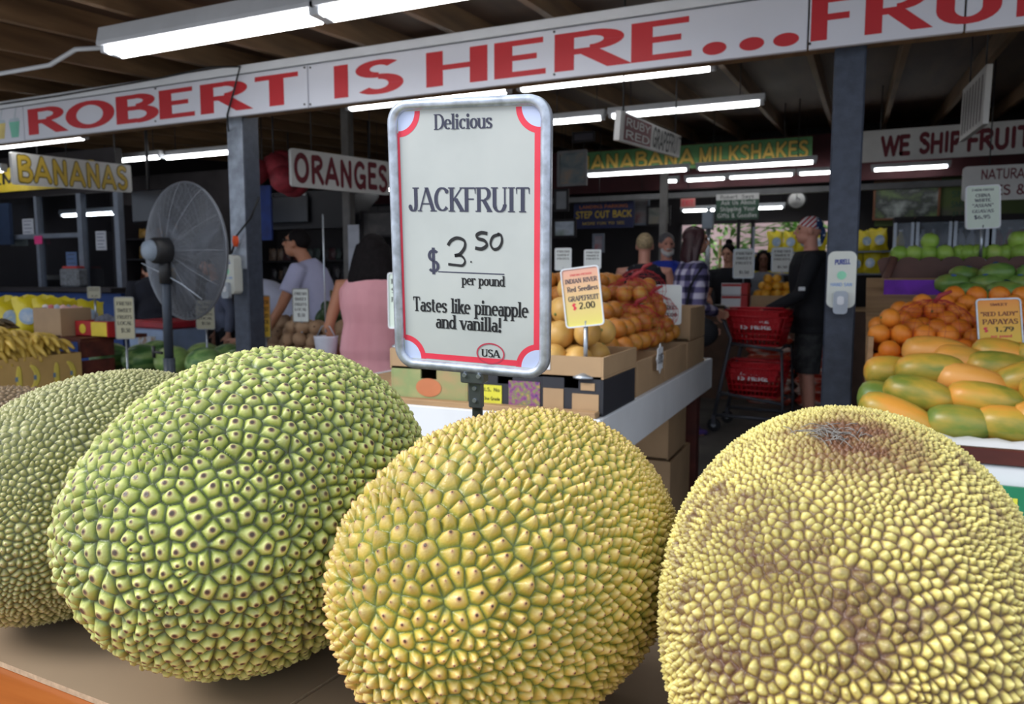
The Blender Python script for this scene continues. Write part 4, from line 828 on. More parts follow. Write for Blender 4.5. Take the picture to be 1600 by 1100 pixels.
card('tiny white price card beside the price sign frame over the oranges', frame(atD(880, 405, 4.4), (.99, .1, 0), (0, 0, 1)), .1, .13, CARD['white'], blur_lines(), M_white, zt2+.16)
p = atX(1040, 572, TX1+.03); b = MB()
t = thing('price_tag', 'white star shaped price tag with pink tape on the table edge cartons', 'tag', (TX1+.004, p.y, .93), PI/2)
MB().prism([((.05 if i % 2 else .065)*math.cos(i*PI/8), (.05 if i % 2 else .065)*math.sin(i*PI/8)) for i in range(16)], -.003, 0).build('star', M_white, t); b = MB(); text(b, '3/$5', -.035, .04, -.02, .04, -.004, rnd=True, thick=.14, thin=.14); b.build('lettering', M_blk, t)
carton('kraft carton stored under the white table at its right end', (-1.03, 4.0, 0.0), (.42, .5, .34), M_kraft)
carton('kraft carton stored on the box under the white table', (-1.03, 4.0, .342), (.38, .44, .25), M_kraft)

# ================================================================ right stand: papayas, oranges, mangos, guavas
SX0, SX1 = .05, 1.9
t = thing('fruit_stand', 'stepped fruit stand with a red brown rim holding papayas at the right', 'stand', (1.0, 3.6, 0))
MB().box(((SX0+SX1)/2, 3.08, .715), (SX1-SX0, .66, .03)).build('front_deck', M_slat, t, True)
MB().box(((SX0+SX1)/2, 2.735, .715), (SX1-SX0+.02, .03, .05), ch=.004).build('rim', M_redwood, t, True)
MB().box(((SX0+SX1)/2, 2.745, .655), (SX1-SX0, .025, .07), ch=.004).build('white_rail', M_white, t, True)
for x in (SX0+.05, SX1-.05):
    for y in (2.82, 4.75): MB().box((x, y, .35), (.08, .08, .7)).build('leg', M_redwood, t, True)
b = MB(); b.add([(SX0, 3.4, .86), (SX1, 3.4, .86), (SX1, 3.92, 1.10), (SX0, 3.92, 1.10), (SX0, 3.4, .83), (SX1, 3.4, .83), (SX1, 3.92, 1.07), (SX0, 3.92, 1.07)], [(0, 1, 2, 3), (4, 7, 6, 5), (0, 4, 5, 1), (1, 5, 6, 2), (2, 6, 7, 3), (3, 7, 4, 0)]); b.build('middle_slope', M_slat, t, True)
b = MB(); b.add([(SX0, 4.08, 1.10), (SX1, 4.08, 1.10), (SX1, 4.5, 1.27), (SX0, 4.5, 1.27), (SX0, 4.08, 1.07), (SX1, 4.08, 1.07), (SX1, 4.5, 1.24), (SX0, 4.5, 1.24)], [(0, 1, 2, 3), (4, 7, 6, 5), (0, 4, 5, 1), (1, 5, 6, 2), (2, 6, 7, 3), (3, 7, 4, 0)]); b.build('upper_slope', M_slat, t, True)
MB().box(((SX0+SX1)/2+.08, 4.72, 1.345), (SX1-SX0-.1, .3, .025)).build('top_shelf', M_redwood, t, True)
M_scal = ramp_mat('brown_trim_board', [(.3, srgb(72, 46, 40)), (.7, srgb(104, 70, 60))], .6, (3, 10, 10))
b = MB(); xs0 = SX0+.1; P = [(xs0, 1.2)] + [(SX1, 1.2)]
k = 0; x = SX1
while x > xs0+.01:
    for i in range(7): a = PI*i/6; P.append((x-.05+.05*math.cos(a), 1.355+.026*math.sin(a)))
    x -= .1
b.prism(P, 4.535, 4.56); b.build('scalloped_trim', M_scal, t, True)
MB().tube([(SX0+.09, 4.5, .75), (SX0+.075, 4.5, 1.2), (SX0+.13, 4.53, 1.38)], .022, 8).build('side_bracket', M_scal, t, True)
MB().box((SX0+.26, 4.3, 1.16), (.36, .012, .2)).build('purple_cloth', pm('purple_cloth', srgb(110, 40, 170), .7, var=.25, scale=14), t, True)
MB().box((SX0+.015, 3.66, .88), (.02, .5, .3)).build('side_board', M_slat, t, True)
ts = board('stand_sign', 'green sign with yellow capital letters hung under the papaya rim', 'sign', facing((.62, 2.71, .535), 0), .95, .19, .015, pm('sign_green', srgb(34, 130, 92), .5), [('ALI', (atY(1522, 740, 2.7).x-.62)/.95, (atY(1594, 740, 2.7).x-.62)/.95, -.3, .62, pm('lime_ink', srgb(226, 226, 80), .5), dict(thick=.2, thin=.2)), ('FOLKS', .1, .48, -.3, .62, pm('lime_ink', srgb(226, 226, 80), .5), dict(thick=.2, thin=.2))], .006)
M_paper = pm('white_tissue', srgb(222, 224, 228), .7, var=.05)
b = MB(); n1 = 46
for j in range(4):
    for i in range(n1): b.v.append((SX0+.02+(SX1-SX0-.04)*i/(n1-1), 2.765+.02*j+random.uniform(-.006, .006), .733+[.0, .012, .02, .004][j]*random.uniform(.3, 1.6)))
for j in range(3):
    for i in range(n1-1): b.f.append([j*n1+i, j*n1+i+1, (j+1)*n1+i+1, (j+1)*n1+i]); b.m.append(0); b.sm.append(True)
tag(b.build('tissue_paper', M_paper), 'crumpled white tissue paper lining the papaya rim', 'paper')
def papaya_mat(nm, a, b_, c_): return ramp_mat(nm, [(.34, a), (.5, b_), (.64, c_)], .36, (5, 11, 11), rnd=50, detail=7)
PM = [papaya_mat('papaya_mixed', srgb(120, 132, 50), srgb(196, 160, 62), srgb(228, 158, 64)), papaya_mat('papaya_green', srgb(78, 116, 50), srgb(116, 136, 60), srgb(168, 150, 60)), papaya_mat('papaya_orange', srgb(186, 146, 62), srgb(226, 158, 68), srgb(232, 166, 86))]
def papaya(mat, L, D, label, group):
    pr_ = [(.0, -.5), (.16, -.49), (.33, -.44), (.44, -.33), (.49, -.17), (.5, 0), (.475, .15), (.42, .28), (.32, .39), (.19, .46), (.06, .5)]
    o = MB().lathe((0, 0, 0), [(r*D*(1), z*L) for r, z in pr_], 22, M=Matrix.Rotation(PI/2, 4, 'Y')).build('papaya', mat); tag(o, label, 'papaya', group)
    MB().lathe((L*.498, 0, 0), [(.012, -.004), (.010, .004), (.004, .006)], 8, M=Matrix.Rotation(PI/2, 4, 'Y')).build('stem_end', M_redwood, o); return o
PP = [(1500, 661, 2.87, 92, 2, 1), (1579, 664, 2.87, 92, 6, 0), (1403, 650, 2.88, 112, 20, 0), (1640, 655, 2.87, 95, 0, 2), (1436, 616, 2.95, 98, 10, 0), (1544, 626, 2.95, 112, 8, 0), (1655, 612, 2.95, 100, 5, 0), (1374, 622, 3.0, 60, 10, 1), (1454, 578, 3.05, 94, -3, 0), (1522, 599, 3.03, 105, 14, 2), (1608, 591, 3.05, 90, -20, 0), (1390, 581, 3.12, 70, 0, 0), (1563, 576, 3.14, 95, 5, 0), (1506, 567, 3.17, 85, 12, 2), (1463, 551, 3.22, 92, 4, 2), (1568, 556, 3.22, 85, 10, 0), (1640, 560, 3.2, 90, 6, 0)]
names = ['green papaya resting on the tissue in the front row', 'yellow papaya at the right end of the front row', 'long green yellow papaya at the left end of the front row', 'orange papaya of the front row beyond the frame edge', 'yellow green papaya in the second row behind the left front one', 'plump orange yellow papaya above the green front papaya', 'yellow papaya of the second row at the frame edge', 'green papaya half hidden at the far left of the heap', 'yellow green papaya in the third row left of centre', 'orange tinted papaya in the middle of the heap', 'tilted yellow papaya at the right frame edge', 'short yellow papaya at the back left beside the oranges', 'yellow papaya just under the red lady card', 'small orange papaya tucked behind the third row', 'pale orange papaya topping the heap under the oranges', 'mottled yellow papaya directly below the red lady card', 'yellow papaya at the back beyond the frame edge']
for (px, py, Y, L, ang, mi), lab in zip(PP, names):
    p = atY(px, py, Y); D = (p-EYE).dot(FW); o = papaya(PM[mi], L/1180*D*1.06, .122, lab, 'papayas heaped on the stand'); o.location = p
    rx = random.uniform(0, 6.28); o.rotation_euler = (Matrix.Rotation(R_(ang), 3, 'Y') @ Matrix.Rotation(random.uniform(-.15, .15), 3, 'Z') @ Matrix.Rotation(rx, 3, 'X')).to_euler()
rr = random.Random(9)
og = citrus('orange', .0425, M_or, 'bright orange on the sloped rack behind the papayas', 'orange', 'oranges on the right stand')
pts = []
for j in range(7):
    y = 3.44+.073*j; z = .86+(y-3.4)*.4615+.046
    for i in range(20):
        x = SX0+.05+.0865*i+(.043 if j % 2 else 0)
        if x < 1.0 and not (j > 4 and x < .09+.012*j) : pts.append(Vector((x, y, z)))
up_ = [Vector((p_.x+.043, p_.y+.035, p_.z+.066)) for p_ in pts if .13 < p_.x < .62 and p_.y > 3.4 and rr.random() < .8]
heap(og, pts+up_[::1], rr)
ol = None
for q in range(13):
    dup(og, Vector((SX0+.045+.083*(q % 4)+(.04 if q // 4 % 2 else 0), 3.38+.06*(q//4)-.02, .915+.062*(q//4))), rrot(rr), label='orange of the low netted cluster left of the papayas', group='netted oranges at the left end of the stand')
netbag('red net around the oranges at the left of the right stand', (.30, 3.58, 1.06), (.16, .17, .12), 33, .002)
M_mg = ramp_mat('mango_skin', [(.3, srgb(72, 116, 54)), (.5, srgb(112, 148, 68)), (.72, srgb(170, 176, 88))], .35, (8, 8, 8), rnd=40)
mg = MB().lathe((0, 0, 0), [(0, -.075), (.02, -.072), (.038, -.05), (.046, -.02), (.047, .01), (.041, .04), (.026, .065), (.008, .075)], 18, M=Matrix.Rotation(PI/2, 4, 'Y')).build('mango', M_mg)
tag(mg, 'green mango on the upper slope beside the red lady card', 'mango', 'mangos on the upper slope'); MB().lathe((.075, 0, 0), [(.006, -.003), (.004, .006)], 8, M=Matrix.Rotation(PI/2, 4, 'Y')).build('stem', M_redwood, mg)
b = MB(); b.add([(.012*math.cos(i*PI/6), .012*math.sin(i*PI/6)-.01, .0478) for i in range(12)], [list(range(12))]); b.build('sticker', pm('sticker_blue', srgb(90, 130, 200), .5), mg)
pts = []
for j in range(4):
    y = 4.12+.095*j; z = 1.10+(y-4.08)*.405+.05
    for i in range(10):
        x = SX0+.38+.145*i+(.07 if j % 2 else 0)
        if x < 1.45: pts.append(Vector((x, y, z)))
pts += [Vector((x, 4.33, 1.275+.02)) for x in (.62, .78, .95)]
f0 = True
for p_ in pts:
    e = (rr.uniform(-.5, .5), rr.uniform(-.15, .15), rr.uniform(-.4, .4))
    if f0: mg.location = p_; mg.rotation_euler = e; f0 = False
    else: dup(mg, p_, e, scale=rr.uniform(.95, 1.12))
M_gv = ramp_mat('guava_skin', [(.3, srgb(128, 168, 62)), (.6, srgb(158, 192, 84)), (.8, srgb(186, 200, 110))], .4, (9, 9, 9), rnd=40)
gv = MB().lathe((0, 0, 0), [(0, -.042), (.02, -.041), (.036, -.03), (.045, -.005), (.042, .02), (.03, .038), (.012, .044), (.004, .042)], 20).build('guava', M_gv)
tag(gv, 'pale green guava lined up on the top shelf behind the scalloped trim', 'guava', 'guavas on the top shelf'); MB().lathe((0, 0, .042), [(.007, -.002), (.009, .006), (.003, .007)], 8).build('crown', M_navel, gv)
f0 = True
for px in (1405, 1428, 1451, 1476, 1500, 1513, 1527, 1552, 1572, 1583, 1595, 1618, 1640):
    q = atY(px, 392, 4.66+.05*rr.random()); p_ = Vector((q.x, q.y, 1.3575+.042)); e = (rr.uniform(-.2, .2), rr.uniform(-.2, .2), rr.uniform(0, 6))
    if f0: gv.location = p_; gv.rotation_euler = e; f0 = False
    else: dup(gv, p_, e)
for px in (1453, 1590, 1600): q = atY(px, 380, 4.68); dup(gv, (q.x, 4.69, 1.3575+.108), (0.2, 0, 1), label='pale green guava riding on top of the guava row', group='guavas stacked on the row')
card('price card for China white Asian guavas above the right stand', frame(sc((.5951, 4.7239, 1.6436), .975), (.93, .36, .05), (-.0782, -.0074, .9969)), .176, .223, CARD['mint'],
     [('FARM FRESH', -.3, .3, .37, .05, M_ink), ('CHINA', -.2, .2, .23, .075, M_ink), ('WHITE', -.22, .22, .12, .075, M_ink), ('"ASIAN"', -.3, .3, .0, .075, M_ink), ('GUAVAS', -.3, .3, -.13, .075, M_ink), ('$6.95', -.25, .2, -.27, .085, M_ink)], M_white, 1.36, False)
card('orange and yellow RED LADY PAPAYAS price card over the papayas', frame(sc((.5549, 3.7114, 1.054), .93), (.9815, .1861, .044), (-.05, .2, .97)), .158, .249, grad_card('card_papaya', srgb(240, 222, 80), srgb(238, 150, 70), .249),
     [('SWEET', -.18, .2, .38, .04, M_wine), ('"RED LADY"', -.4, .42, .22, .065, M_wine), ('PAPAYAS', -.36, .4, .09, .08, M_wine), ('$', -.36, -.26, -.03, .07, M_bord), ('1.79', -.1, .3, -.03, .075, M_blk), ('per pound', -.2, .25, -.12, .045, M_bord)], M_steel, .98, False)

# ================================================================ left stall: bananas, bags, watermelons, brown sapotes
M_stall = M_redwood
t = thing('banana_stand', 'dark red brown slatted stand under the bananas at the left', 'stand', (-5.3, 3.3, 0))
for k in range(6): MB().box((-4.86, 3.62, .1+.135*k), (.02, .27, .115), ch=.003).build('front_slat', M_stall, t, True)
MB().box((-5.35, 3.31, .50), (.95, 1.32, .025)).build('shelf', M_stall, t, True)
MB().box((-5.49, 3.78, .84), (1.24, .54, .025)).build('rear_shelf', M_stall, t, True)
for y in (2.72, 3.92):
    for x in (-4.9, -5.8): MB().box((x, y, .245), (.06, .06, .49)).build('leg', M_stall, t, True)
for y in (3.55, 3.9): MB().box((-6.05, y, .42), (.05, .05, .815)).build('upright', M_stall, t, True)
M_ybox = pm('banana_carton', srgb(196, 160, 96), .7, var=.08)
def bcarton(label, c, d):
    t = carton(label, c, d, M_ybox, grip=False)
    return t
bc = bcarton('tan banana carton printed with yellow bananas at the left', (-5.03, 3.2, .5125), (.40, .56, .25))
M_bprint = pm('banana_print', srgb(226, 206, 90), .6); M_bprint2 = pm('print_blue', srgb(120, 140, 160), .6)
for k, y in enumerate((-.18, -.06, .07, .19)):
    pts = [(y+.028*math.sin(a)-.02*(1 if k % 2 else -1)*math.cos(a)**2, .12+.075*math.cos(a)) for a in [PI*i/8 for i in range(9)]]
    b = MB(); b.tube([(.2015, p_[0], p_[1]) for p_ in pts], [.004, .012, .017, .019, .02, .019, .017, .012, .004], 8, flat=.06, up=(1, 0, 0)); b.build('banana_print', M_bprint, bc)
    MB().box((.2035, y+.01, .115), (.001, .018, .03)).build('blue_print', M_bprint2, bc)
M_ban = ramp_mat('banana_skin', [(.3, srgb(176, 142, 52)), (.5, srgb(206, 172, 74)), (.75, srgb(222, 190, 96))], .45, (7, 7, 7), rnd=40)
def bunch(n, seed):
    b = MB(); rr2 = random.Random(seed)
    for i in range(n):
        a = (i-(n-1)/2)*.26; pts = []
        for j in range(8):
            u = j/7; pts.append(Vector((.20*u-.02, .035*math.sin(a)*3*(.3+u), .045*math.sin(PI*u)+.01*math.cos(a)+(i % 2)*.03)))
        b.tube(pts, [.008, .015, .021, .023, .023, .021, .015, .006], 8)
    b.tube([(-.05, 0, .03), (-.01, 0, .02)], .016, 8); return b
bn = bunch(6, 1).build('banana_bunch', M_ban)
MB().tube([(-.085, 0, .04), (-.045, 0, .03)], [.012, .017], 8).build('stem', pm('banana_stem', srgb(120, 110, 50), .6), bn)
tag(bn, 'ripe banana bunch heaped over the tan banana carton', 'bananas', 'banana bunches on the left stand')
rr = random.Random(3); f0 = True
for lay, zz, nx, ny in ((0, .765, 2, 7), (1, .815, 2, 6), (2, .865, 1, 3)):
    for i in range(nx):
        for j in range(ny):
            p_ = Vector((-5.0-.2*i-.05*lay+rr.uniform(-.02, .02), 2.74+.105*j+.03*lay+rr.uniform(-.02, .02), zz+rr.uniform(-.01, .01)))
            e = (rr.uniform(-.3, .3), rr.uniform(-.2, .4), rr.uniform(-.6, .6))
            if f0: bn.location = p_; bn.rotation_euler = e; f0 = False
            else: dup(bn, p_, e, scale=rr.uniform(.85, 1.05))
# plantains behind
M_pl = ramp_mat('plantain_skin', [(.3, srgb(60, 48, 34)), (.6, srgb(96, 78, 48)), (.8, srgb(130, 104, 60))], .5, (9, 9, 9))
pl_ = bunch(5, 4).build('plantain_bunch', M_pl); tag(pl_, 'dark brown plantain bunch between the bananas and the yellow bags', 'plantains', 'plantains behind the bananas'); MB().tube([(-.085, 0, .04), (-.045, 0, .03)], [.012, .017], 8).build('stem', M_redwood, pl_)
f0 = True
for j in range(4):
    p_ = Vector((-5.48, 2.9+.13*j, .86)); e = (0, -.3, rr.uniform(-.4, .4))
    if f0: pl_.location = p_; pl_.rotation_euler = e; f0 = False
    else: dup(pl_, p_, e)
# yellow chip bags
M_bag = ramp_mat('yellow_bag_film', [(.3, srgb(214, 190, 30)), (.6, srgb(234, 214, 52)), (.8, srgb(240, 226, 120))], .28, (7, 7, 7), rnd=40); M_bagw = ramp_mat('bag_print', [(.3, srgb(220, 226, 230)), (.55, srgb(150, 180, 214)), (.75, srgb(236, 232, 160))], .3, (14, 14, 14), rnd=40)
def bag_mesh(w, h, d):
    b = MB(); n1, n2 = 9, 11; vs = []
    for s in (1, -1):
        for j in range(n2):
            for i in range(n1):
                u, v = -1+2*i/(n1-1), j/(n2-1); th_ = d/2*max(0, (1-abs(u)**3))*math.sin(PI*min(1, max(0, v)))**.6*(1.25-.5*v); wv = 1-.07*math.sin(PI*v)
                vs.append((u*w/2*wv+.006*math.sin(9*v+u*3), -s*(th_+.0015)+.006*math.sin(5*u+7*v), v*h+.01*math.sin(6*u)*(j == n2-1)))
    fs = []
    for s in (0, 1):
        o = s*n1*n2
        for j in range(n2-1):
            for i in range(n1-1):
                q = (o+j*n1+i, o+j*n1+i+1, o+(j+1)*n1+i+1, o+(j+1)*n1+i); fs.append(q if s == 0 else q[::-1])
    b.add(vs, fs, 0, True); return b
def chipbag(label, c, rz, sz, group, m=None):
    o = bag_mesh(.2*sz, .27*sz, .09*sz).build('snack_bag', m or M_bag); o.location = c; o.rotation_euler = (-.12, 0, rz); tag(o, label, 'snack bag', group)
    b = MB(); b.add([(.055*sz*math.cos(i*PI/8), -.062*sz, .125*sz+.06*sz*math.sin(i*PI/8)) for i in range(16)], [list(range(16))]); b.build('printed_patch', M_bagw, o); return o
cb = chipbag('bright yellow chip bag in the row at the back of the banana stand', (-5.6, 3.6, .853), 1.0, 1, 'yellow chip bags on the left stand')
rr = random.Random(12)
spots = [(px, D, y) for y, D, pxs in ((0, 5.88, (-28, 6, 34, 62, 90, 118, 140)), (1, 5.68, (-12, 20, 52, 80))) for px in pxs]
for k, (px, D, row) in enumerate(spots):
    p_ = atD(px, 515 if row == 0 else 524, D)
    dup(cb, (p_.x, p_.y, .853), (-.12+rr.uniform(-.1, .1), rr.uniform(-.12, .12), 1.0+rr.uniform(-.4, .4)), scale=rr.uniform(.9, 1.08), label='bright yellow chip bag in the rear row behind the plantains' if row == 0 else 'yellow chip bag standing in the front row beside the snack box', group='rear yellow bags' if row == 0 else 'front yellow bags')
bpy.data.objects.remove(cb.children[0]); bpy.data.objects.remove(cb)
# snack boxes at the right end of the stand
p_ = atD(98, 500, 5.55); bxx = carton('open brown box with plastic snack packs beside the yellow bags', (p_.x, p_.y, .853), (.30, .24, .2), M_kraft, grip=False)
for k in range(4): o = chipbag(['white packet with red corner', 'red and white striped packet', 'clear wrapped packet', 'pale pink packet'][k]+' in the brown snack box', (p_.x-.1+.065*k, p_.y, .866), .7, .75, None, pm('packet_%d' % k, srgb(*[(214, 200, 200), (200, 90, 80), (170, 176, 190), (220, 170, 160)][k]), .3, var=.3, scale=20))
p_ = atD(150, 508, 5.45); t = carton('red and yellow snack tray box holding grey packets', (p_.x+.03, p_.y+.05, .853), (.34, .22, .11), pm('tray_red', srgb(186, 40, 44), .5), grip=False)
MB().box((.08, -.1115, .055), (.16, .002, .1)).build('yellow_print', pm('tray_yellow', srgb(226, 200, 60), .5), t); b = MB(); b.add([(-.09+.035*math.cos(i*PI/8), -.1125, .055+.035*math.sin(i*PI/8)) for i in range(16)], [list(range(16))]); b.build('round_print', pm('tray_yellow', (0, 0, 0)), t)
for k in range(5): o = bag_mesh(.16, .12, .05).build('snack_packet', pm('packet_grey', srgb(120, 122, 134), .3, var=.4, scale=25)); o.location = (p_.x-.08+.055*k, p_.y+.05+.01*(k % 2), .87+.005*k); o.rotation_euler = (-.5, .1*(k-2), .3*k); tag(o, 'grey wrapped packet lying in the red and yellow tray box', 'packet', 'grey packets in the tray box')
# cooler chest
p_ = atD(245, 540, 7.0); t = thing('cooler_chest', 'pale blue cooler chest with a fruit picture and red lid behind the fan pole', 'cooler', (p_.x, p_.y+.13, 0), -.15)
MB().box((0, 0, .45), (.6, .42, .72), ch=.015).build('body', pm('cooler_blue', srgb(150, 172, 206), .4, var=.2, scale=4), t); MB().box((0, 0, .845), (.63, .45, .07), ch=.015).build('lid', pm('cooler_red', srgb(170, 36, 50), .4), t)
MB().box((0, -.213, .62), (.28, .003, .24)).build('picture', ramp_mat('fruit_picture', [(.3, srgb(160, 60, 70)), (.45, srgb(150, 140, 120)), (.6, srgb(190, 200, 220)), (.75, srgb(150, 120, 60))], .5, (14, 14, 14)), t)
for x in (-.22, .22): MB().box((x, 0, .045), (.06, .4, .09)).build('foot', M_black, t)

# melon table
t = thing('melon_table', 'low dark wooden table carrying the watermelons and sapotes', 'table', (-4.2, 4.4, 0))
MB().box((-4.87, 4.5, .5), (1.96, .96, .03)).build('tabletop', M_stall, t, True)
MB().box((-4.87, 4.01, .43), (1.96, .025, .1)).build('apron', M_stall, t, True)
for x in (-5.78, -3.95):
    for y in (4.1, 4.9): MB().box((x, y, .2425), (.07, .07, .485)).build('leg', M_stall, t, True)
M_wm = ramp_mat('watermelon_rind', [(.2, srgb(58, 100, 58)), (.42, srgb(92, 140, 78)), (.56, srgb(146, 184, 110)), (.8, srgb(190, 212, 140))], .3, (2.2, 19, 19), tex='noise', rnd=50, detail=4)
M_wm2 = ramp_mat('watermelon_pale', [(.2, srgb(118, 158, 86)), (.45, srgb(152, 186, 104)), (.62, srgb(182, 206, 128)), (.85, srgb(198, 218, 146))], .3, (2.2, 19, 19), tex='noise', rnd=50, detail=4)
def melon(m): 
    o = MB().ell((0, 0, 0), (.152, .119, .119), 28, 18).build('watermelon', m); MB().tube([(.15, 0, 0), (.165, 0, .01)], [.009, .006], 8).build('stem', M_navel, o); return o
names = ['striped watermelon at the left end of the row', 'dark striped watermelon second from the left', 'pale green watermelon behind the fan pole', 'dark watermelon right of the fan pole', 'round green watermelon with a blossom end facing out', 'pale watermelon at the right end of the row, behind the scuffed post', 'watermelon top showing behind the fan pole', 'watermelon top in the back row beside the sapotes', 'watermelon against the scuffed post in the back row']
for (px, py, Y, yaw, mi), lab in zip(((172, 568, 4.18, 1.3, 0), (221, 566, 4.18, 1.45, 0), (270, 572, 4.18, 1.7, 1), (320, 577, 4.18, 1.5, 0), (371, 574, 4.18, 1.8, 0), (420, 574, 4.18, 1.5, 1), (245, 552, 4.5, 1.5, 0), (318, 553, 4.5, 1.4, 1), (356, 552, 4.5, 1.6, 0)), names):
    p_ = atY(px, py, Y); o = melon([M_wm, M_wm2][mi]); tag(o, lab, 'watermelon', None); z = .515+.119 if Y < 4.3 else .515+.119
    o.location = (p_.x, Y, z); o.rotation_euler = (random.uniform(-3, 3), 0, yaw)
for x, y, w_, lab in ((-3.42, 4.25, .74, 'kraft carton of brown sapotes beside the pink dress woman'), (-4.26, 4.79, .6, 'kraft carton of brown sapotes behind the scuffed post')): carton(lab, (x, y, .4805 if x > -4 else .5155), (w_, .38, .24), M_kraft)
M_sap = ramp_mat('sapote_skin', [(.3, srgb(140, 110, 84)), (.6, srgb(170, 138, 108)), (.8, srgb(186, 156, 126))], .7, (9, 9, 9), rnd=40)
sp = MB().lathe((0, 0, 0), [(0, -.056), (.025, -.053), (.045, -.035), (.053, 0), (.048, .03), (.03, .052), (.008, .062)], 18).build('sapote', M_sap); tag(sp, 'round brown sapote heaped in the carton behind the watermelons', 'sapote', 'brown sapotes'); MB().lathe((0, 0, .058), [(.01, -.004), (.006, .008)], 8).build('stem_end', M_redwood, sp)
rr = random.Random(6); pts = []
for x0, x1, y0, y1 in ((-3.78, -3.06, 4.07, 4.43), (-4.55, -3.97, 4.61, 4.97)): pts += hexheap(x0, x1, y0, y1, .70, .053, 3, lambda x, y, k, a, b_, c_, e: y < c_+.13 or k == 2, rr)
heap(sp, pts, rr)
t = thing('sapote_table', 'small dark table under the sapote carton beside the pink dress woman', 'table', (-3.42, 4.24, 0))
MB().box((-3.42, 4.25, .465), (.84, .42, .03)).build('tabletop', M_stall, t, True)
for x in (-3.8, -3.05):
    for y in (4.08, 4.42): MB().box((x, y, .225), (.05, .05, .45)).build('leg', M_stall, t, True)
# green squash / avocados right behind
M_av = ramp_mat('avocado_skin', [(.3, srgb(38, 60, 34)), (.6, srgb(62, 92, 48)), (.8, srgb(90, 120, 64))], .4, (9, 9, 9), rnd=30)
cx_ = atY(516, 495, 4.68); cvt = carton('kraft carton of green avocados behind the sapotes', (cx_.x, 4.68, .62), (.34, .36, .27), M_kraft, grip=False); MB().box((0, 0, -.31), (.32, .34, .62)).build('plinth', M_stall, cvt)
av = MB().lathe((0, 0, 0), [(0, -.06), (.03, -.055), (.046, -.03), (.046, 0), (.034, .035), (.018, .06), (.005, .068)], 16, M=Matrix.Rotation(PI/2, 4, 'Y')).build('avocado', M_av); tag(av, 'dark green avocado heaped left of the pink dress woman', 'avocado', 'avocados'); MB().lathe((.066, 0, 0), [(.007, -.004), (.004, .004)], 8, M=Matrix.Rotation(PI/2, 4, 'Y')).build('stem_end', M_navel, av)
heap(av, hexheap(cx_.x-.16, cx_.x+.16, 4.51, 4.85, .85, .05, 3, lambda x, y, k, a, b_, c_, e: y < c_+.12 or k == 2, rr), rr)
PC = lambda label, px, py, D, w, h, face, zb, yaw=.0, n=4, frm=None: card(label, facing(atD(px, py, D), yaw), w, h, face, blur_lines(n)+[('$1.50', -.2, .25, -.34, .1)], frm or pm('frame_dim', srgb(150, 150, 146), .5, .4), zb, False)
PC('tall cream price card between the snack boxes and the watermelons', 195, 497, 5.25, .135, .295, CARD['cream'], 0., .45)
PC('dim price card half hidden behind the fan guard', 321, 492, 5.7, .15, .22, CARD['dim'], .5155, .3)
PC('orange and yellow price card right beside the scuffed post', 414, 495, 5.3, .075, .30, grad_card('card_amber', srgb(226, 196, 66), srgb(216, 136, 50), .3), .4805, .5)
PC('cream price card in front of the lavender shirt man', 470, 477, 5.25, .12, .235, CARD['white'], .72, .25)
PC('small dim card on the blue counter front at the left', 147, 457, 5.75, .11, .09, CARD['dim'], .853, .3, 2)
b = MB(); p_ = atD(506, 470, 4.75); b.tube([(p_.x, p_.y, p_.z+.45), (p_.x+.01, p_.y, p_.z-.2)], .008, 8); 
t = thing('basket_scale', 'white bucket hanging on a thin rod left of the pink dress woman', 'bucket', (p_.x+.01, p_.y, p_.z-.36)); MB().tube([(0, 0, .16), (-.02, .02, .9)], .006, 6).build('rod', M_steel, t); MB().lathe((0, 0, -.09), [(.05, 0), (.075, .22), (.078, .23), (.07, .225)], 20).build('bucket', pm('bucket_white', srgb(206, 208, 222), .5), t); MB().tube([(-.075, 0, .13), (-.03, 0, .2), (0, 0, .2), (.03, 0, .2), (.075, 0, .13)], .004, 6).build('bail', M_steel, t); MB().tube([(0, 0, -.09), (0, 0, -(p_.z-.36))], .02, 8).build('stand', M_steel, t)

# ---------------------------------------------------------------- pedestal fan
cF = atD(289, 393, 4.5); ax = -R_(10)                     # blows into the stall
t = thing('pedestal_fan', 'black pedestal fan with a big grey wire guard at the left', 'fan', (cF.x, cF.y, 0), 0)
RF = .405; rotF = Matrix.Translation(Vector((0, 0, cF.z))) @ Matrix.Rotation(ax, 4, 'Z')      # local +Y is the blow direction
M_wire = pm('guard_wire', srgb(120, 124, 132), .45, .4)
for nm, sgn in (('front_guard', 1), ('rear_guard', -1)):
    b = MB()
    for k in range(44):
        r = RF*(.14+.86*k/43); d = sgn*(.105*math.cos(r/RF*PI/2)**.8+.012); b.tube([(r*math.cos(2*PI*i/48), d, r*math.sin(2*PI*i/48)) for i in range(49)], .0019, 4, cap=False)
    for k in range(40):
        a = 2*PI*k/40; b.tube([(RF*q*math.cos(a), sgn*(.105*math.cos(min(1, q)*PI/2)**.8+.012), RF*q*math.sin(a)) for q in (.3, .5, .7, .85, 1)], .0012, 4)
    for k in range(12):
        a = 2*PI*k/12; b.tube([(RF*q*math.cos(a), sgn*(.105*math.cos(min(1, q)*PI/2)**.8+.013), RF*q*math.sin(a)) for q in (.12, .3, .5, .7, .85, 1)], .0028, 5)
    if sgn > 0: b.lathe((0, .118, 0), [(.06, -.002), (.058, .004)], 20, M=Matrix.Rotation(-PI/2, 4, 'X'))
    b.xf(rotF); b.build(nm, M_wire, t)
b = MB(); b.tube([(RF*math.cos(2*PI*i/48), 0, RF*math.sin(2*PI*i/48)) for i in range(49)], .007, 6, cap=False); b.xf(rotF); b.build('rim_ring', M_wire, t)
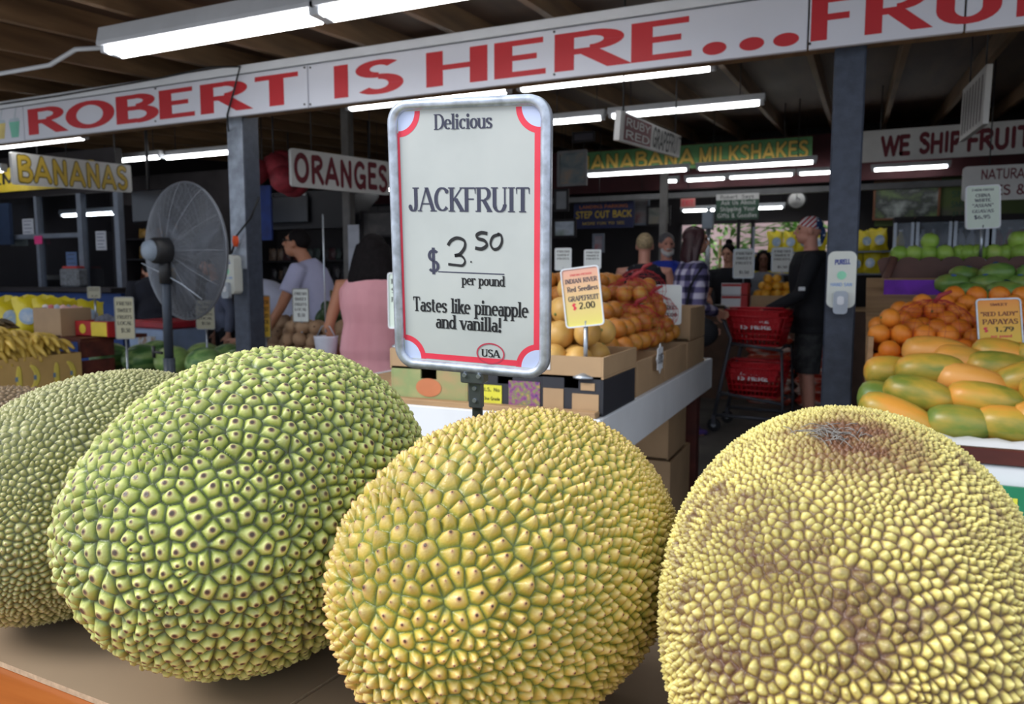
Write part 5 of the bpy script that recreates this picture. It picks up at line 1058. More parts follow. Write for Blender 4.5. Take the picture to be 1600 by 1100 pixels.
for k in range(3):
    a0 = 2*PI*k/3+.4; b = MB(); vs = []
    for j in range(7):
        r = .07+.29*j/6; wd = .16*math.sin(PI*(.25+.6*j/6)); 
        for s in (-1, 1): a = a0+s*wd/r/2*.9; vs.append((r*math.cos(a), .02*s+.01, r*math.sin(a)))
    vs2 = [(x, y+.003, z) for x, y, z in vs]; n = len(vs)
    b.add(vs+vs2, [(2*j, 2*j+1, 2*j+3, 2*j+2) for j in range(6)]+[(n+2*j, n+2*j+2, n+2*j+3, n+2*j+1) for j in range(6)]+[(2*j, 2*j+2, n+2*j+2, n+2*j) for j in range(6)]+[(2*j+1, n+2*j+1, n+2*j+3, 2*j+3) for j in range(6)]+[(0, n, n+1, 1), (12, 13, n+13, n+12)], 0, True)
    b.xf(rotF); b.build('blade', pm('blade_grey', srgb(96, 100, 110), .4, .5), t)
b = MB(); b.lathe((0, -.10, 0), [(.03, -.12), (.06, -.115), (.075, -.09), (.078, -.03), (.076, .05), (.06, .09), (.03, .11)][::1], 24, M=Matrix.Rotation(-PI/2, 4, 'X')); b.xf(rotF @ Matrix.Translation((0, .0, 0))); b.build('motor', M_black, t)
b = MB(); b.lathe((0, -.225, 0), [(.02, -.03), (.05, -.02), (.062, .01), (.062, .03)], 20, M=Matrix.Rotation(-PI/2, 4, 'X')); b.xf(rotF); b.build('motor_cap', pm('motor_cap_grey', srgb(126, 138, 152), .4), t)
pz = cF.z-.09; off = rotF.to_3x3() @ Vector((0, -.13, 0))
M_pole = pm('fan_pole_paint', srgb(54, 62, 74), .4, .2)
b = MB(); b.tube([(off.x, off.y, .04), (off.x, off.y, .8)], .033, 14); b.tube([(off.x, off.y, .78), (off.x, off.y, pz+.05)], .026, 14); b.build('pole', M_pole, t)
MB().lathe((off.x, off.y, 0), [(.24, 0), (.24, .02), (.2, .035), (.05, .05)], 32).build('base', M_black, t)
b = MB(); b.tube([(off.x, off.y, pz+.06), (off.x, off.y, pz-.1)], .034, 12); b.build('tilt_joint', M_black, t)
b = MB(); b.tube([(off.x-.03, off.y-.02, .83), (off.x-.09, off.y-.03, .835)], [.008, .008], 8); b.tube([(off.x-.09, off.y-.03, .80), (off.x-.09, off.y-.03, .87)], .01, 8); b.build('height_knob', M_black, t)
b = MB(); b.tube([(off.x-.13, off.y-.05, pz+.02), (off.x, off.y, pz-.05), (off.x+.1, off.y+.02, pz-.1), (off.x+.24, off.y+.04, pz-.19)], .004, 6); b.build('tilt_wire', M_steel, t)

# ---------------------------------------------------------------- kiosk with windows
M_frame = pm('kiosk_frame', srgb(120, 128, 142), .5, .3, var=.15); M_glass0 = pm('kiosk_glass_plain', srgb(150, 160, 176), .06, alpha=.05, var=0); M_blue = pm('kiosk_blue', srgb(34, 66, 130), .6, var=.15)
M_glass = bpy.data.materials.new('kiosk_glass'); M_glass.use_nodes = True; n_ = M_glass.node_tree.nodes; l_ = M_glass.node_tree.links; n_.remove(n_['Principled BSDF']); g_ = n_.new('ShaderNodeBsdfGlossy'); g_.inputs['Roughness'].default_value = .02; t_ = n_.new('ShaderNodeBsdfTransparent'); t_.inputs[0].default_value = (.86, .89, .92, 1); lw = n_.new('ShaderNodeLayerWeight'); pw = n_.new('ShaderNodeMath'); pw.operation = 'POWER'; pw.inputs[1].default_value = 4; l_.new(lw.outputs['Facing'], pw.inputs[0]); f_ = n_.new('ShaderNodeMath'); f_.operation = 'MULTIPLY_ADD'; f_.inputs[1].default_value = .6; f_.inputs[2].default_value = .04; l_.new(pw.outputs[0], f_.inputs[0]); m_ = n_.new('ShaderNodeMixShader'); l_.new(f_.outputs[0], m_.inputs[0]); l_.new(t_.outputs[0], m_.inputs[1]); l_.new(g_.outputs[0], m_.inputs[2]); l_.new(m_.outputs[0], n_['Material Output'].inputs[0])
KY = 5.6; kx = lambda px: atY(px, 400, KY).x; kz = lambda py, px=100: atY(px, py, KY).z
xa, xb, xm = -9.2, kx(192), kx(131)
zT, zB = kz(304), kz(452)
t = thing('kiosk', 'glazed kiosk with grey window frames over a blue counter at the left', 'kiosk', ((xa+xb)/2, KY, 0))
MB().box(((xa+xb)/2, KY, zB/2-.02), (xb-xa, .1, zB-.04)).build('counter_front', M_blue, t, True)
MB().box(((xa+xb)/2, KY-.03, zB), (xb-xa+.06, .32, .05), ch=.006).build('counter_top', M_dark, t, True)
MB().box(((xa+xb)/2, KY, zT+.22), (xb-xa, .1, .44)).build('header', M_dark, t, True)
for x in (xb-.03, xm, kx(64), kx(-40)): MB().box((x, KY, (zT+zB)/2), (.07 if x != kx(64) else .045, .07, zT-zB), ch=.004).build('mullion', M_frame, t, True)
MB().box(((xa+xm)/2, KY, kz(368)), (xm-xa, .05, .05), ch=.004).build('transom', M_frame, t, True)
for a_, c_ in ((xa, kx(64)), (kx(64), xm), (xm, xb)): MB().box(((a_+c_)/2, KY+.01, (zT+zB)/2), (c_-a_-.05, .006, zT-zB-.02)).build('pane', M_glass, t, True)
MB().box(((xa+xb)/2, KY+1.6, 1.3), (xb-xa, .06, 2.6)).build('rear_panel', pm('kiosk_inside', srgb(56, 52, 54), .8, var=.3, scale=3), t, True)
def sheetp(name, label, px, py, w, h, m, Y, cat='notice', lines=0):
    p_ = atY(px, py, Y); t = thing(name, label, cat, (p_.x, Y, p_.z)); MB().box((0, 0, 0), (w, .006, h)).build('paper', m, t)
    if lines:
        b = MB()
        for k in range(lines): z = h*.36-h*.72*k/max(1, lines-1); b.add([(-w*.36, -.0042, z-.006), (w*(.36-.12*(k % 2)), -.0042, z-.006), (w*(.36-.12*(k % 2)), -.0042, z+.006), (-w*.36, -.0042, z+.006)], [(0, 1, 2, 3)])
        b.build('print_lines', pm('print_grey', srgb(110, 114, 130), .6), t)
    return t
M_pap = pm('notice_paper', srgb(176, 180, 190), .7); M_papb = pm('notice_blue', srgb(130, 150, 190), .7)
sheetp('notice', 'white paper notice taped in the upper kiosk window', 44, 354, .19, .17, M_pap, KY-.02, lines=4)
sheetp('notice', 'bright pink note stuck on the kiosk window rail', 60, 375, .13, .09, pm('note_pink', srgb(222, 60, 130), .7), KY-.035)
sheetp('notice', 'pale notice with a dark heading in the right kiosk pane', 158, 376, .16, .2, M_pap, KY-.02, lines=5)
sheetp('notice', 'grey board leaning low in the left kiosk window', 30, 376, .3, .12, pm('grey_board', srgb(120, 122, 116), .7), KY+.1, 'board')
sheetp('notice', 'blue cup box notice in the lower kiosk window', 112, 408, .17, .2, M_papb, KY+.03, lines=4)
p_ = atY(112, 437, KY+.2); t = thing('cup_box', 'blue and white box on the kiosk counter inside the window', 'box', (p_.x, KY+.22, zB+.026)); MB().box((0, 0, .08), (.18, .16, .16), ch=.004).build('body', M_papb, t); MB().box((0, -.081, .05), (.18, .002, .04)).build('white_band', M_white, t)
p_ = atY(62, 430, KY+.5); t = thing('desk_chair', 'black chair back with a grey arm inside the kiosk', 'chair', (p_.x, KY+.6, 0)); MB().box((0.1, .0, 1.1), (.12, .4, .42), ch=.04, M=Matrix.Rotation(.25, 4, 'Y')).build('backrest', M_black, t); MB().tube([(0, 0, .5), (-.05, -.1, .95), (-.12, -.1, 1.0)], .03, 8).build('arm', M_frame, t); MB().tube([(0.1, .1, 0), (.1, .1, .95)], .035, 8).build('stem', M_black, t)
p_ = atD(8, 430, 7.4); t = thing('plastic_basket', 'grey wire basket of red topped bottles at the left frame edge', 'basket', (p_.x-.1, KY-.09, zB+.027)); MB().box((0, 0, .1), (.3, .13, .2), ch=.02).build('basket', pm('basket_grey', srgb(110, 114, 120), .5, var=.4, scale=30), t); MB().box((0, 0, .21), (.24, .1, .03), ch=.01).build('red_lid', pm('lid_red', srgb(190, 60, 60), .5), t)
p_ = atY(8, 350, KY-.1); t = thing('menu_board', 'dark blue panel at the left edge of the kiosk', 'panel', (p_.x-.25, KY-.08, p_.z)); MB().box((0, 0, .0), (.65, .04, .46)).build('panel', pm('panel_blue', srgb(40, 56, 84), .6), t)

A_, B_ = atY(96, 336, 6.5), atY(182, 336, 6.5); fixture('tube light added to brighten the inside of the kiosk', A_.x, B_.x, A_.z, 1, 6.5, slim=.5)  # added lamp, lifts the otherwise black kiosk interior
# ---------------------------------------------------------------- shelf of goods between kiosk and post, dark awning, posters
def goods_shelf(label, x0, x1, y, zs, depth=.3, seed=1, cols=None, hh=.16, item='snack_packet', ilabel='packet', group=''):
    t = thing('goods_shelf', label, 'shelf', ((x0+x1)/2, y, 0))
    for z in zs: MB().box(((x0+x1)/2, y+depth/2, z-.012), (x1-x0, depth, .022)).build('shelf_board', M_dark, t, True)
    for x in (x0, x1): MB().box((x, y+depth/2, (zs[-1]+.4)/2), (.03, depth, zs[-1]+.4)).build('side', M_dark, t, True)
    MB().box(((x0+x1)/2, y+depth, (zs[-1]+.4)/2), (x1-x0, .02, zs[-1]+.4)).build('back_panel', M_dark, t, True)
    rr2 = random.Random(seed)
    for z in zs:
        x = x0+.06
        while x < x1-.05:
            w = rr2.uniform(.07, .13); h = hh*rr2.uniform(.7, 1.1); cname = rr2.choice(cols)
            o = bag_mesh(w, h, .05).build(item, pm('pack_%d_%d_%d' % cname, srgb(*cname), .4, var=.35, scale=18)); o.location = (x+w/2, y+.1+rr2.uniform(-.03, .05), z); o.rotation_euler = (-.06, 0, rr2.uniform(-.2, .2)); tag(o, ilabel, 'packet', group); x += w+.012
    return t
cA = [(150, 90, 40), (120, 60, 40), (170, 130, 60), (96, 50, 44), (140, 120, 110)]
p0, p1 = atY(196, 400, 6.4), atY(246, 400, 6.4)
goods_shelf('dark shelf of orange and brown snack packs right of the kiosk', p0.x, p1.x+.35, 6.4, (1.0, 1.24, 1.5, 1.74), seed=2, cols=cA, ilabel='brown or orange snack pack on the shelf right of the kiosk', group='snack packs beside the kiosk')
p0, p1 = atY(408, 400, 7.8), atY(545, 400, 7.8)
goods_shelf('dark shelf of dim red and brown goods behind the lavender shirt man', p0.x, p1.x, 7.8, (.75, 1.0, 1.25, 1.5), seed=5, cols=[(70, 40, 44), (96, 34, 40), (60, 56, 60), (110, 90, 76), (50, 64, 60)], ilabel='dim packaged good on the shelf behind the lavender shirt man', group='goods behind the lavender shirt man')
p0, p1 = atY(410, 330, 7.0), atY(552, 330, 7.0)
t = thing('awning', 'black sloping awning hood under the oranges board', 'awning', ((p0.x+p1.x)/2, 7.0, p0.z)); wA = p1.x-p0.x
b = MB(); P = [(0, .2), (.5, .2), (.5, .15), (0, -.22)]; b.add([(s*wA/2, y, z) for s in (-1, 1) for y, z in P], [(0, 1, 2, 3), (4, 7, 6, 5), (0, 4, 5, 1), (1, 5, 6, 2), (2, 6, 7, 3), (3, 7, 4, 0)]); b.build('hood', pm('awning_black', srgb(16, 18, 28), .6), t)
MB().box((-.25, -.04, .0), (.62, .03, .3), ch=.008).build('dark_screen', pm('screen_dark', srgb(22, 26, 36), .25), t)
for x in (-.5, .0): MB().box((x, -.03, .17), (.05, .03, .03)).build('clip', M_white, t)
for s in (-1, 1): MB().tube([(s*wA*.45, .4, .2), (s*wA*.45, .4, ROOF(7.4)-p0.z)], .01, 6).build('hanger', M_rod, t)
p_ = atD(233, 322, 7.2); t = thing('wall_screen', 'dark flat screen hanging left of the fan guard', 'screen', p_); MB().box((0, 0, 0), (.42, .05, .3), ch=.01).build('panel', pm('screen_dark', (0, 0, 0)), t); MB().tube([(0, 0, .15), (0, 0, ROOF(p_.y)-p_.z)], .015, 8).build('hanger', M_rod, t)
p_ = atD(412, 333, 7.3); t = thing('banner_flag', 'deep blue banner with faint marks right of the scuffed post', 'banner', p_); MB().box((0, 0, 0), (.2, .02, .52)).build('cloth', ramp_mat('banner_blue', [(.3, srgb(20, 40, 96)), (.6, srgb(26, 56, 130)), (.8, srgb(90, 90, 110))], .7, (6, 6, 6)), t); MB().tube([(0, 0, .26), (0, 0, ROOF(p_.y)-p_.z)], .006, 6).build('hanger', M_rod, t)
p_ = atD(428, 270, 6.6); t = thing('net_decoration', 'bunch of red net bags hanging behind the oranges board', 'net bags', (p_.x, p_.y, p_.z)); 
for k in range(5): MB().ell((.16*math.sin(k*2.1), .1*math.cos(k*1.7), .09*math.cos(k*2.4)), (.14, .13, .12), 12, 8).build('red_bundle', pm('red_bundle', srgb(150, 44, 56), .7, var=.4, scale=12), t)
MB().tube([(0, 0, .1), (0, 0, ROOF(p_.y)-p_.z)], .008, 6).build('hanger', M_rod, t)
def picture(label, px, py, D, w, h, frm, art, cat='picture'):
    p_ = atD(px, py, D); t = thing('framed_picture', label, cat, (p_.x, p_.y, p_.z), .0); f_ = .028
    for c_, d_ in (((0, 0, h/2-f_/2), (w, .03, f_)), ((0, 0, -h/2+f_/2), (w, .03, f_)), ((w/2-f_/2, 0, 0), (f_, .03, h-2*f_)), ((-w/2+f_/2, 0, 0), (f_, .03, h-2*f_))): MB().box(c_, d_, ch=.003).build('frame_bar', frm, t)
    MB().box((0, .008, 0), (w-f_, .012, h-f_)).build('print', art, t); 
    MB().tube([(0, .012, h/2), (0, .012, ROOF(p_.y)-p_.z)], .003, 5).build('hanging_wire', M_rod, t); return t
def art(nm, *cols, s=6): return ramp_mat('art_'+nm, [(.25+.5*i/(len(cols)-1), srgb(*c)) for i, c in enumerate(cols)], .5, (s, s, s*1.4))
picture('grey framed poster with a blue figure right of the price sign top', 894, 263, 8.6, .36, .4, pm('frame_grey', srgb(120, 120, 124), .6), art('blue', (60, 80, 96), (110, 120, 124), (150, 128, 110)))
picture('small dim framed print above the grey poster near the ceiling', 912, 214, 9.2, .3, .13, M_dark, art('dim', (60, 60, 72), (80, 76, 86)))
picture('blank pale framed sheet beside the price sign edge', 877, 313, 8.8, .19, .26, M_dark, pm('blank_sheet', srgb(130, 134, 140), .6))
picture('small landscape photograph in a dark frame above the polka dot woman', 1029, 337, 10.6, .34, .28, M_dark, art('land', (70, 84, 80), (130, 130, 124), (150, 140, 120)))
picture('pale poster with a dark red mark left of the landscape photograph', 1002, 330, 10.8, .24, .4, M_frame, art('pale', (120, 120, 126), (140, 138, 140), (130, 70, 80), s=4))
picture('pinkish notice in a pale frame behind the grapefruit heap', 935, 380, 9.6, .16, .24, M_frame, art('notice', (160, 160, 170), (150, 140, 150), (170, 90, 90)))
picture('bright cloudy landscape photograph right of the price sign', 882, 357, 9.0, .3, .22, M_dark, art('clouds', (120, 140, 160), (200, 210, 222), (110, 130, 110), s=4))
picture('dark framed portrait pair between the oranges board and the price sign', 590, 350, 8.4, .44, .3, M_dark, art('portrait', (30, 30, 36), (60, 56, 58), (90, 84, 82), s=5))

# ================================================================ people
M_hair = pm('black_hair', srgb(22, 18, 20), .75, var=.4, scale=60, spec=.15); M_eye = pm('eye_dark', srgb(30, 24, 22), .2); M_shoe = pm('dark_shoe', srgb(40, 38, 42), .6)
SK = {k: pm('skin_'+k, srgb(*v), .5, var=.05) for k, v in dict(fair=(206, 152, 128), tan=(176, 120, 92), brown=(120, 80, 62), pink=(210, 150, 130)).items()}
def remesh(mb, name, mat, vox, parent, it=4, rough=False):
    o = bpy.data.objects.new('tmp', mb.mesh('tmp', mat)); COL.objects.link(o)
    m = o.modifiers.new('r', 'REMESH'); m.mode = 'VOXEL'; m.voxel_size = vox; m.use_smooth_shade = True
    s = o.modifiers.new('s', 'SMOOTH'); s.iterations = it; s.factor = .5
    bpy.context.view_layer.update(); dg = bpy.context.evaluated_depsgraph_get(); me = bpy.data.meshes.new_from_object(o.evaluated_get(dg)); me.name = name
    bpy.data.objects.remove(o)
    if not me.materials: me.materials.append(mat)
    r = bpy.data.objects.new(name, me); COL.objects.link(r); r.parent = parent; return r
def person(label, xy, yaw, h=1.75, lean=0., hip_fwd=0., arms=None, head=(0, 0), skin='fair', top=None, bottom=None, hair=('short', None), wide=1., legs=None, z=0., beard=None, extra=None, eyes=True):
    """local frame: +Y is where the body faces, +X its right hand side"""
    k = h/1.75; t = thing('person', label, 'person', (xy[0], xy[1], z), yaw)
    Rl = Matrix.Rotation(-lean, 4, 'X'); hp = Vector((0, hip_fwd, .95))
    def B(x, y, zz):                                            # point of the bent upper body
        v = Vector((x*wide, y, zz)); return (hp + Rl @ (v-Vector((0, 0, .95))))*k
    L = lambda x, y, zz: Vector((x*wide, y+hip_fwd*(zz/.95), zz))*k
    sk = SK[skin]
    TS = [(.86, .150, .105), (.93, .168, .118), (1.02, .158, .108), (1.12, .145, .100), (1.25, .168, .112), (1.36, .172, .105), (1.43, .13, .08), (1.47, .065, .06)]
    def torso(mb, e, z0, z1, flare=0.):
        sec = [(zz, rx, ry) for zz, rx, ry in TS if z0-.001 <= zz <= z1]
        if z0 < sec[0][0]: sec = [(z0, .16+flare, .115+flare)]+sec
        mb.tube([B(0, -.008 if zz < 1.1 else 0, zz) for zz, _, _ in sec], [((rx*wide+e)*k, (ry*(.5+.5*wide)+e)*k) for _, rx, ry in sec], 20, up=Rl.to_3x3() @ Vector((1, 0, 0)))
    A = {}
    arms = arms or {}
    for s, nm in ((-1, 'L'), (1, 'R')):
        sh = Vector((s*.19, 0, 1.40)); el = Vector((s*.24, -.03, 1.12)); wr = Vector((s*.25, .06, .88))
        if nm in arms: el, wr = Vector(arms[nm][0]), Vector(arms[nm][1])
        A[nm] = [B(*sh), B(*el), B(*wr)]
    G_ = {}
    legs = legs or {}
    for s, nm in ((-1, 'L'), (1, 'R')):
        hpj = Vector((s*.09, 0, .90)); kn = Vector((s*.1, .02, .49)); an = Vector((s*.1, -.02, .08))
        if nm in legs: kn, an = Vector(legs[nm][0]), Vector(legs[nm][1])
        G_[nm] = [L(*hpj), L(*kn), L(*an)]
    b = MB(); torso(b, 0, .86, 1.48)
    for nm, s in (('L', -1), ('R', 1)):
        a = A[nm]; a0 = B(s*.13, 0, 1.39); b.tube([a0, a[0], a[0].lerp(a[1], .5), a[1], a[1].lerp(a[2], .35), a[2]], [.055*k, .052*k, .046*k, .038*k, .037*k, .026*k], 12)
        d = (a[2]-a[1]).normalized(); ib = Vector((0, 1, 0)) if abs(d.z) > .6 else Vector((0, 0, -1)); w_ = d.cross(ib).normalized(); ib = w_.cross(d).normalized()
        pc = a[2]+d*.05*k; b.tube([a[2], a[2]+d*.03*k, pc+d*.035*k, pc+d*.05*k], [(.024*k, .018*k), (.038*k, .016*k), (.042*k, .016*k), (.036*k, .013*k)], 12, up=ib)
        for q in range(4):                                      # four fingers, gently curled, and the thumb from the palm side
            r0 = pc+d*.045*k+ib*((q-1.5)*.0205*k); ln = (.066, .077, .072, .056)[q]*k; cu = w_*(-s)*.35
            b.tube([r0, r0+(d+cu*.2)*ln*.5, r0+(d+cu)*ln*.95], [.0098*k, .009*k, .0075*k], 7)
        r0 = a[2]+d*.035*k+ib*.03*k; b.tube([r0, r0+(d*.6+ib*.6)*.035*k, r0+(d*.9+ib*.6-w_*s*.2)*.065*k], [.0125*k, .011*k, .009*k], 7)
        g = G_[nm]; b.tube([g[0]+Vector((0, 0, .03)), g[0].lerp(g[1], .4), g[1], g[1].lerp(g[2], .35), g[2]], [.086*k, .075*k, .054*k, .054*k, .036*k], 14)
        b.tube([g[2], g[2]+Vector((0, .03, -.045))*k, g[2]+Vector((0, .15, -.06))*k], [.038*k, .036*k, .026*k], 10)
    hc = B(0, .015, 1.635); Hm = Matrix.Rotation(head[0], 3, 'Z') @ Matrix.Rotation(head[1], 3, 'X'); kk = k*.97
    Hd = lambda x, y, zz: hc + (Hm @ Vector((x, y, zz)))*kk
    b.tube([B(0, -.012, 1.42), B(0, -.004, 1.5), Hd(0, -.02, -.04)], [.062*k, .055*k, .056*k], 12)
    HM = Hm.to_4x4()
    b.ell(Hd(0, -.012, .02), (.074*kk, .094*kk, .098*kk), 20, 14, M=HM); b.ell(Hd(0, .022, -.055), (.054*kk, .066*kk, .06*kk), 16, 10, M=HM); b.ell(Hd(0, .062, -.082), (.024*kk, .022*kk, .02*kk), 10, 8, M=HM)
    b.tube([Hd(0, .082, .025), Hd(0, .098, -.005), Hd(0, .108, -.022), Hd(0, .09, -.032)], [.009*kk, .012*kk, .0165*kk, .012*kk], 8)
    b.ell(Hd(0, .084, -.055), (.024*kk, .011*kk, .010*kk), 10, 8, M=HM); b.ell(Hd(0, .078, .036), (.05*kk, .016*kk, .010*kk), 12, 8, M=HM)
    for s in (-1, 1): b.ell(Hd(s*.076, -.008, -.005), (.011*kk, .022*kk, .033*kk), 10, 8, M=HM)
    remesh(b, 'body', sk, .0065, t, 3)
    if eyes:
        for s in (-1, 1): MB().ell(Hd(s*.031, .077, .012), (.013*kk, .009*kk, .007*kk), 10, 8, M=HM).build('eye', M_eye, t)
        MB().ell(Hd(0, .0935, -.055), (.022*kk, .003*kk, .0035*kk), 10, 6, M=HM).build('lips', pm('lip', srgb(150, 84, 80), .5), t)
    if top:
        b = MB(); e = top.get('loose', .016); torso(b, e, top.get('hem', .88), 1.475, top.get('flare', 0))
        if top.get('sleeve', 'short') != 'none':
            for nm, s in (('L', -1), ('R', 1)):
                a = A[nm]; a0 = B(s*.10, 0, 1.385)
                if top['sleeve'] == 'long': pts = [a0, a[0], a[0].lerp(a[1], .5), a[1], a[1].lerp(a[2], .5), a[1].lerp(a[2], .93)]; rd = [.075, .071, .064, .056, .05, .044]
                else: f_ = .62; pts = [a0, a[0], a[0].lerp(a[1], f_)]; rd = [.076, .074, .072]
                b.tube(pts, [r*k for r in rd], 14)
        o = remesh(b, top.get('name', 'shirt'), top['mat'], .0095, t, 4)
    if bottom:
        b = MB()
        if bottom['kind'] == 'skirt':
            zz = bottom.get('hem', .3); b.tube([B(0, 0, 1.0), L(0, 0, .85), L(0, 0, zz)], [(.17*k*wide, .125*k), (.20*k*wide, .15*k), (.23*k*wide, .19*k)], 20, up=(1, 0, 0))
        else:
            b.tube([B(0, -.008, 1.03), L(0, -.008, .92), L(0, -.005, .82)], [(.165*k*wide, .118*k), (.18*k*wide, .13*k), (.165*k*wide, .115*k)], 18, up=(1, 0, 0))
            for nm in ('L', 'R'):
                g = G_[nm]; f_ = bottom.get('len', .96)
                if bottom['kind'] == 'shorts': b.tube([g[0]+Vector((0, 0, .02)), g[0].lerp(g[1], .5), g[1]-Vector((0, 0, .02))], [.105*k, .105*k, .1*k], 14)
                else: b.tube([g[0]+Vector((0, 0, .02)), g[0].lerp(g[1], .45), g[1], g[1].lerp(g[2], .4), g[1].lerp(g[2], f_)], [.098*k, .088*k, .068*k, .066*k, .056*k], 14)
        remesh(b, bottom.get('name', 'trousers'), bottom['mat'], .0095, t, 4)
    for nm in ('L', 'R'):
        g = G_[nm]; b = MB(); q = g[2]; b.tube([q+Vector((0, -.05, -.035))*k, q+Vector((0, 0, -.03))*k, q+Vector((0, .09, -.045))*k, q+Vector((0, .17, -.055))*k], [(.035*k, .04*k), (.048*k, .044*k), (.03*k, .045*k), (.02*k, .03*k)], 12, up=(0, 0, 1))
        b.xf(Matrix.Identity(4)); b.build('shoe', (bottom or {}).get('shoe', M_shoe), t)
    kind, hm = hair[0], hair[1] or M_hair; b = MB()
    if kind == 'bandana':
        b.ell(Hd(0, -.02, .05), (.081*kk, .099*kk, .075*kk), 20, 14, M=HM); b.tube([Hd(0, -.105, .03), Hd(.01, -.125, -.03), Hd(.03, -.12, -.1)], [.03*kk, .026*kk, .012*kk], 8)
        o = remesh(b, 'bandana', hm, .006, t, 2)
    elif kind != 'none':
        b.ell(Hd(0, -.024, .035), (.082*kk*(1.25 if len(hair) > 3 else 1), .098*kk*(1.15 if len(hair) > 3 else 1), .093*kk*(1.1 if len(hair) > 3 else 1)), 20, 14, M=HM)
        if kind == 'long' or kind == 'bob':
            ln = hair[2] if len(hair) > 2 else .3; vol = hair[3] if len(hair) > 3 else 1.
            b.tube([Hd(0, -.03, .05), Hd(0, -.055, -.06), Hd(0, -.075, -.06-ln*.5), Hd(0, -.08, -.06-ln)], [(.085*kk*vol, .075*kk), (.105*kk*vol, .07*kk*vol), (.125*kk*vol, .06*kk*vol), (.12*kk*vol, .035*kk)], 16, up=Hm @ Vector((1, 0, 0)))
            for s in (-1, 1): b.tube([Hd(s*.05, .03, .09), Hd(s*.083, .02, .02), Hd(s*.092, -.01, -.07), Hd(s*.10, -.03, -.06-ln*.8)], [.03*kk, .032*kk, .036*kk, .02*kk], 10)
        if kind == 'bun': b.ell(Hd(0, -.06, .135), (.045*kk, .045*kk, .04*kk), 12, 10)
        if kind == 'crop':
            for i in range(26):
                a = i*2.4; zz = .02+.1*(i % 6)/5; r = .075; b.ell(Hd(r*math.cos(a), -.02+r*1.1*math.sin(a)-.02, zz), (.022, .022, .02), 8, 6)
        remesh(b, 'hair', hm, .006, t, 2)
    if beard:
        b = MB(); b.tube([Hd(-.058, .02, -.05), Hd(-.04, .065, -.085), Hd(0, .082, -.1), Hd(.04, .065, -.085), Hd(.058, .02, -.05)], [.018*kk, .026*kk, .03*kk, .026*kk, .018*kk], 10); b.tube([Hd(-.03, .088, -.043), Hd(0, .098, -.04), Hd(.03, .088, -.043)], .009*kk, 8); remesh(b, 'beard', beard, .006, t, 2)
    if extra: extra(t, A, B, Hd, HM, k, G_)
    return t
M_lav = pm('lavender_cotton', srgb(178, 180, 212), .8, var=.05); M_wt = pm('white_cotton', srgb(206, 212, 236), .8, var=.05); M_jean = pm('blue_jeans', srgb(104, 132, 176), .8, var=.15, scale=30); M_pinkc = ramp_mat('pink_cotton', [(.3, srgb(206, 142, 150)), (.6, srgb(226, 164, 172)), (.8, srgb(232, 178, 184))], .8, (5, 5, 1.5)); M_blk_c = pm('black_cloth', srgb(20, 22, 30), .8, var=.2); M_navy = pm('navy_cloth', srgb(18, 22, 38), .85, var=.2)
def yaw_to(xy, tx, ty): return math.atan2(-(tx-xy[0]), ty-xy[1])
# lavender shirt man, side on to the left, leaning forward with his arm down
p_ = atD(512, 470, 5.95); xy = (p_.x, p_.y)
def glasses(t, A, B, Hd, HM, k, G_):
    for s in (-1, 1): MB().box(Hd(s*.034, .094, .012), (.045, .006, .024), ch=.004, M=HM).build('lens', pm('dark_lens', srgb(20, 20, 24), .1), t); MB().tube([Hd(s*.058, .094, .016), Hd(s*.078, .0, .016)], .003, 6).build('temple', M_black, t)
    o = MB().box(B(-.05, -.128, 1.14), (.05, .004, .07)).build('back_print', pm('shirt_print', srgb(130, 116, 70), .7), t)
def shirt_print(t, A, B, Hd, HM, k, G_):
    glasses(t, A, B, Hd, HM, k, G_)
person('man in a lavender T-shirt and dark glasses leaning over the sapote cartons', xy, R_(90)+.30, 1.70, .36, 0, {'L': ((-.30, .20, 1.16), (-.28, .46, .98)), 'R': ((.24, .22, 1.14), (.2, .46, .99))}, (.0, .16), 'tan',
       dict(mat=M_lav, sleeve='short', loose=.03, hem=.84), dict(kind='trousers', mat=M_jean), ('short', None), 1.05, extra=shirt_print)
p_ = atD(466, 470, 6.6); xy = (p_.x, p_.y)
person('person in a white T-shirt and blue jeans bent right over behind the lavender man', xy, R_(90)+.45, 1.68, 1.0, -.05, {'L': ((-.22, .22, 1.25), (-.2, .42, 1.3)), 'R': ((.22, .22, 1.25), (.2, .42, 1.3))}, (0, -.9), 'fair', dict(mat=M_wt, sleeve='short', loose=.04, hem=.9), dict(kind='trousers', mat=M_jean), ('short', None), 1.1, eyes=False)
# woman in pink from behind
p_ = atD(583, 500, 4.75); xy = (p_.x, p_.y)
def pinkbag(t, A, B, Hd, HM, k, G_): pass
person('woman with long black hair in a loose pink dress seen from behind', xy, R_(20), 1.535, .04, 0, {'L': ((-.27, .0, 1.10), (-.25, .12, .88)), 'R': ((.27, .0, 1.10), (.25, .15, .88))}, (.1, 0), 'tan', dict(mat=M_pinkc, sleeve='none', loose=.04, hem=.55, flare=.08, name='dress'), dict(kind='skirt', mat=M_pinkc, hem=.35, name='skirt'), ('long', None, .27, 1.45), 1.22, eyes=False)
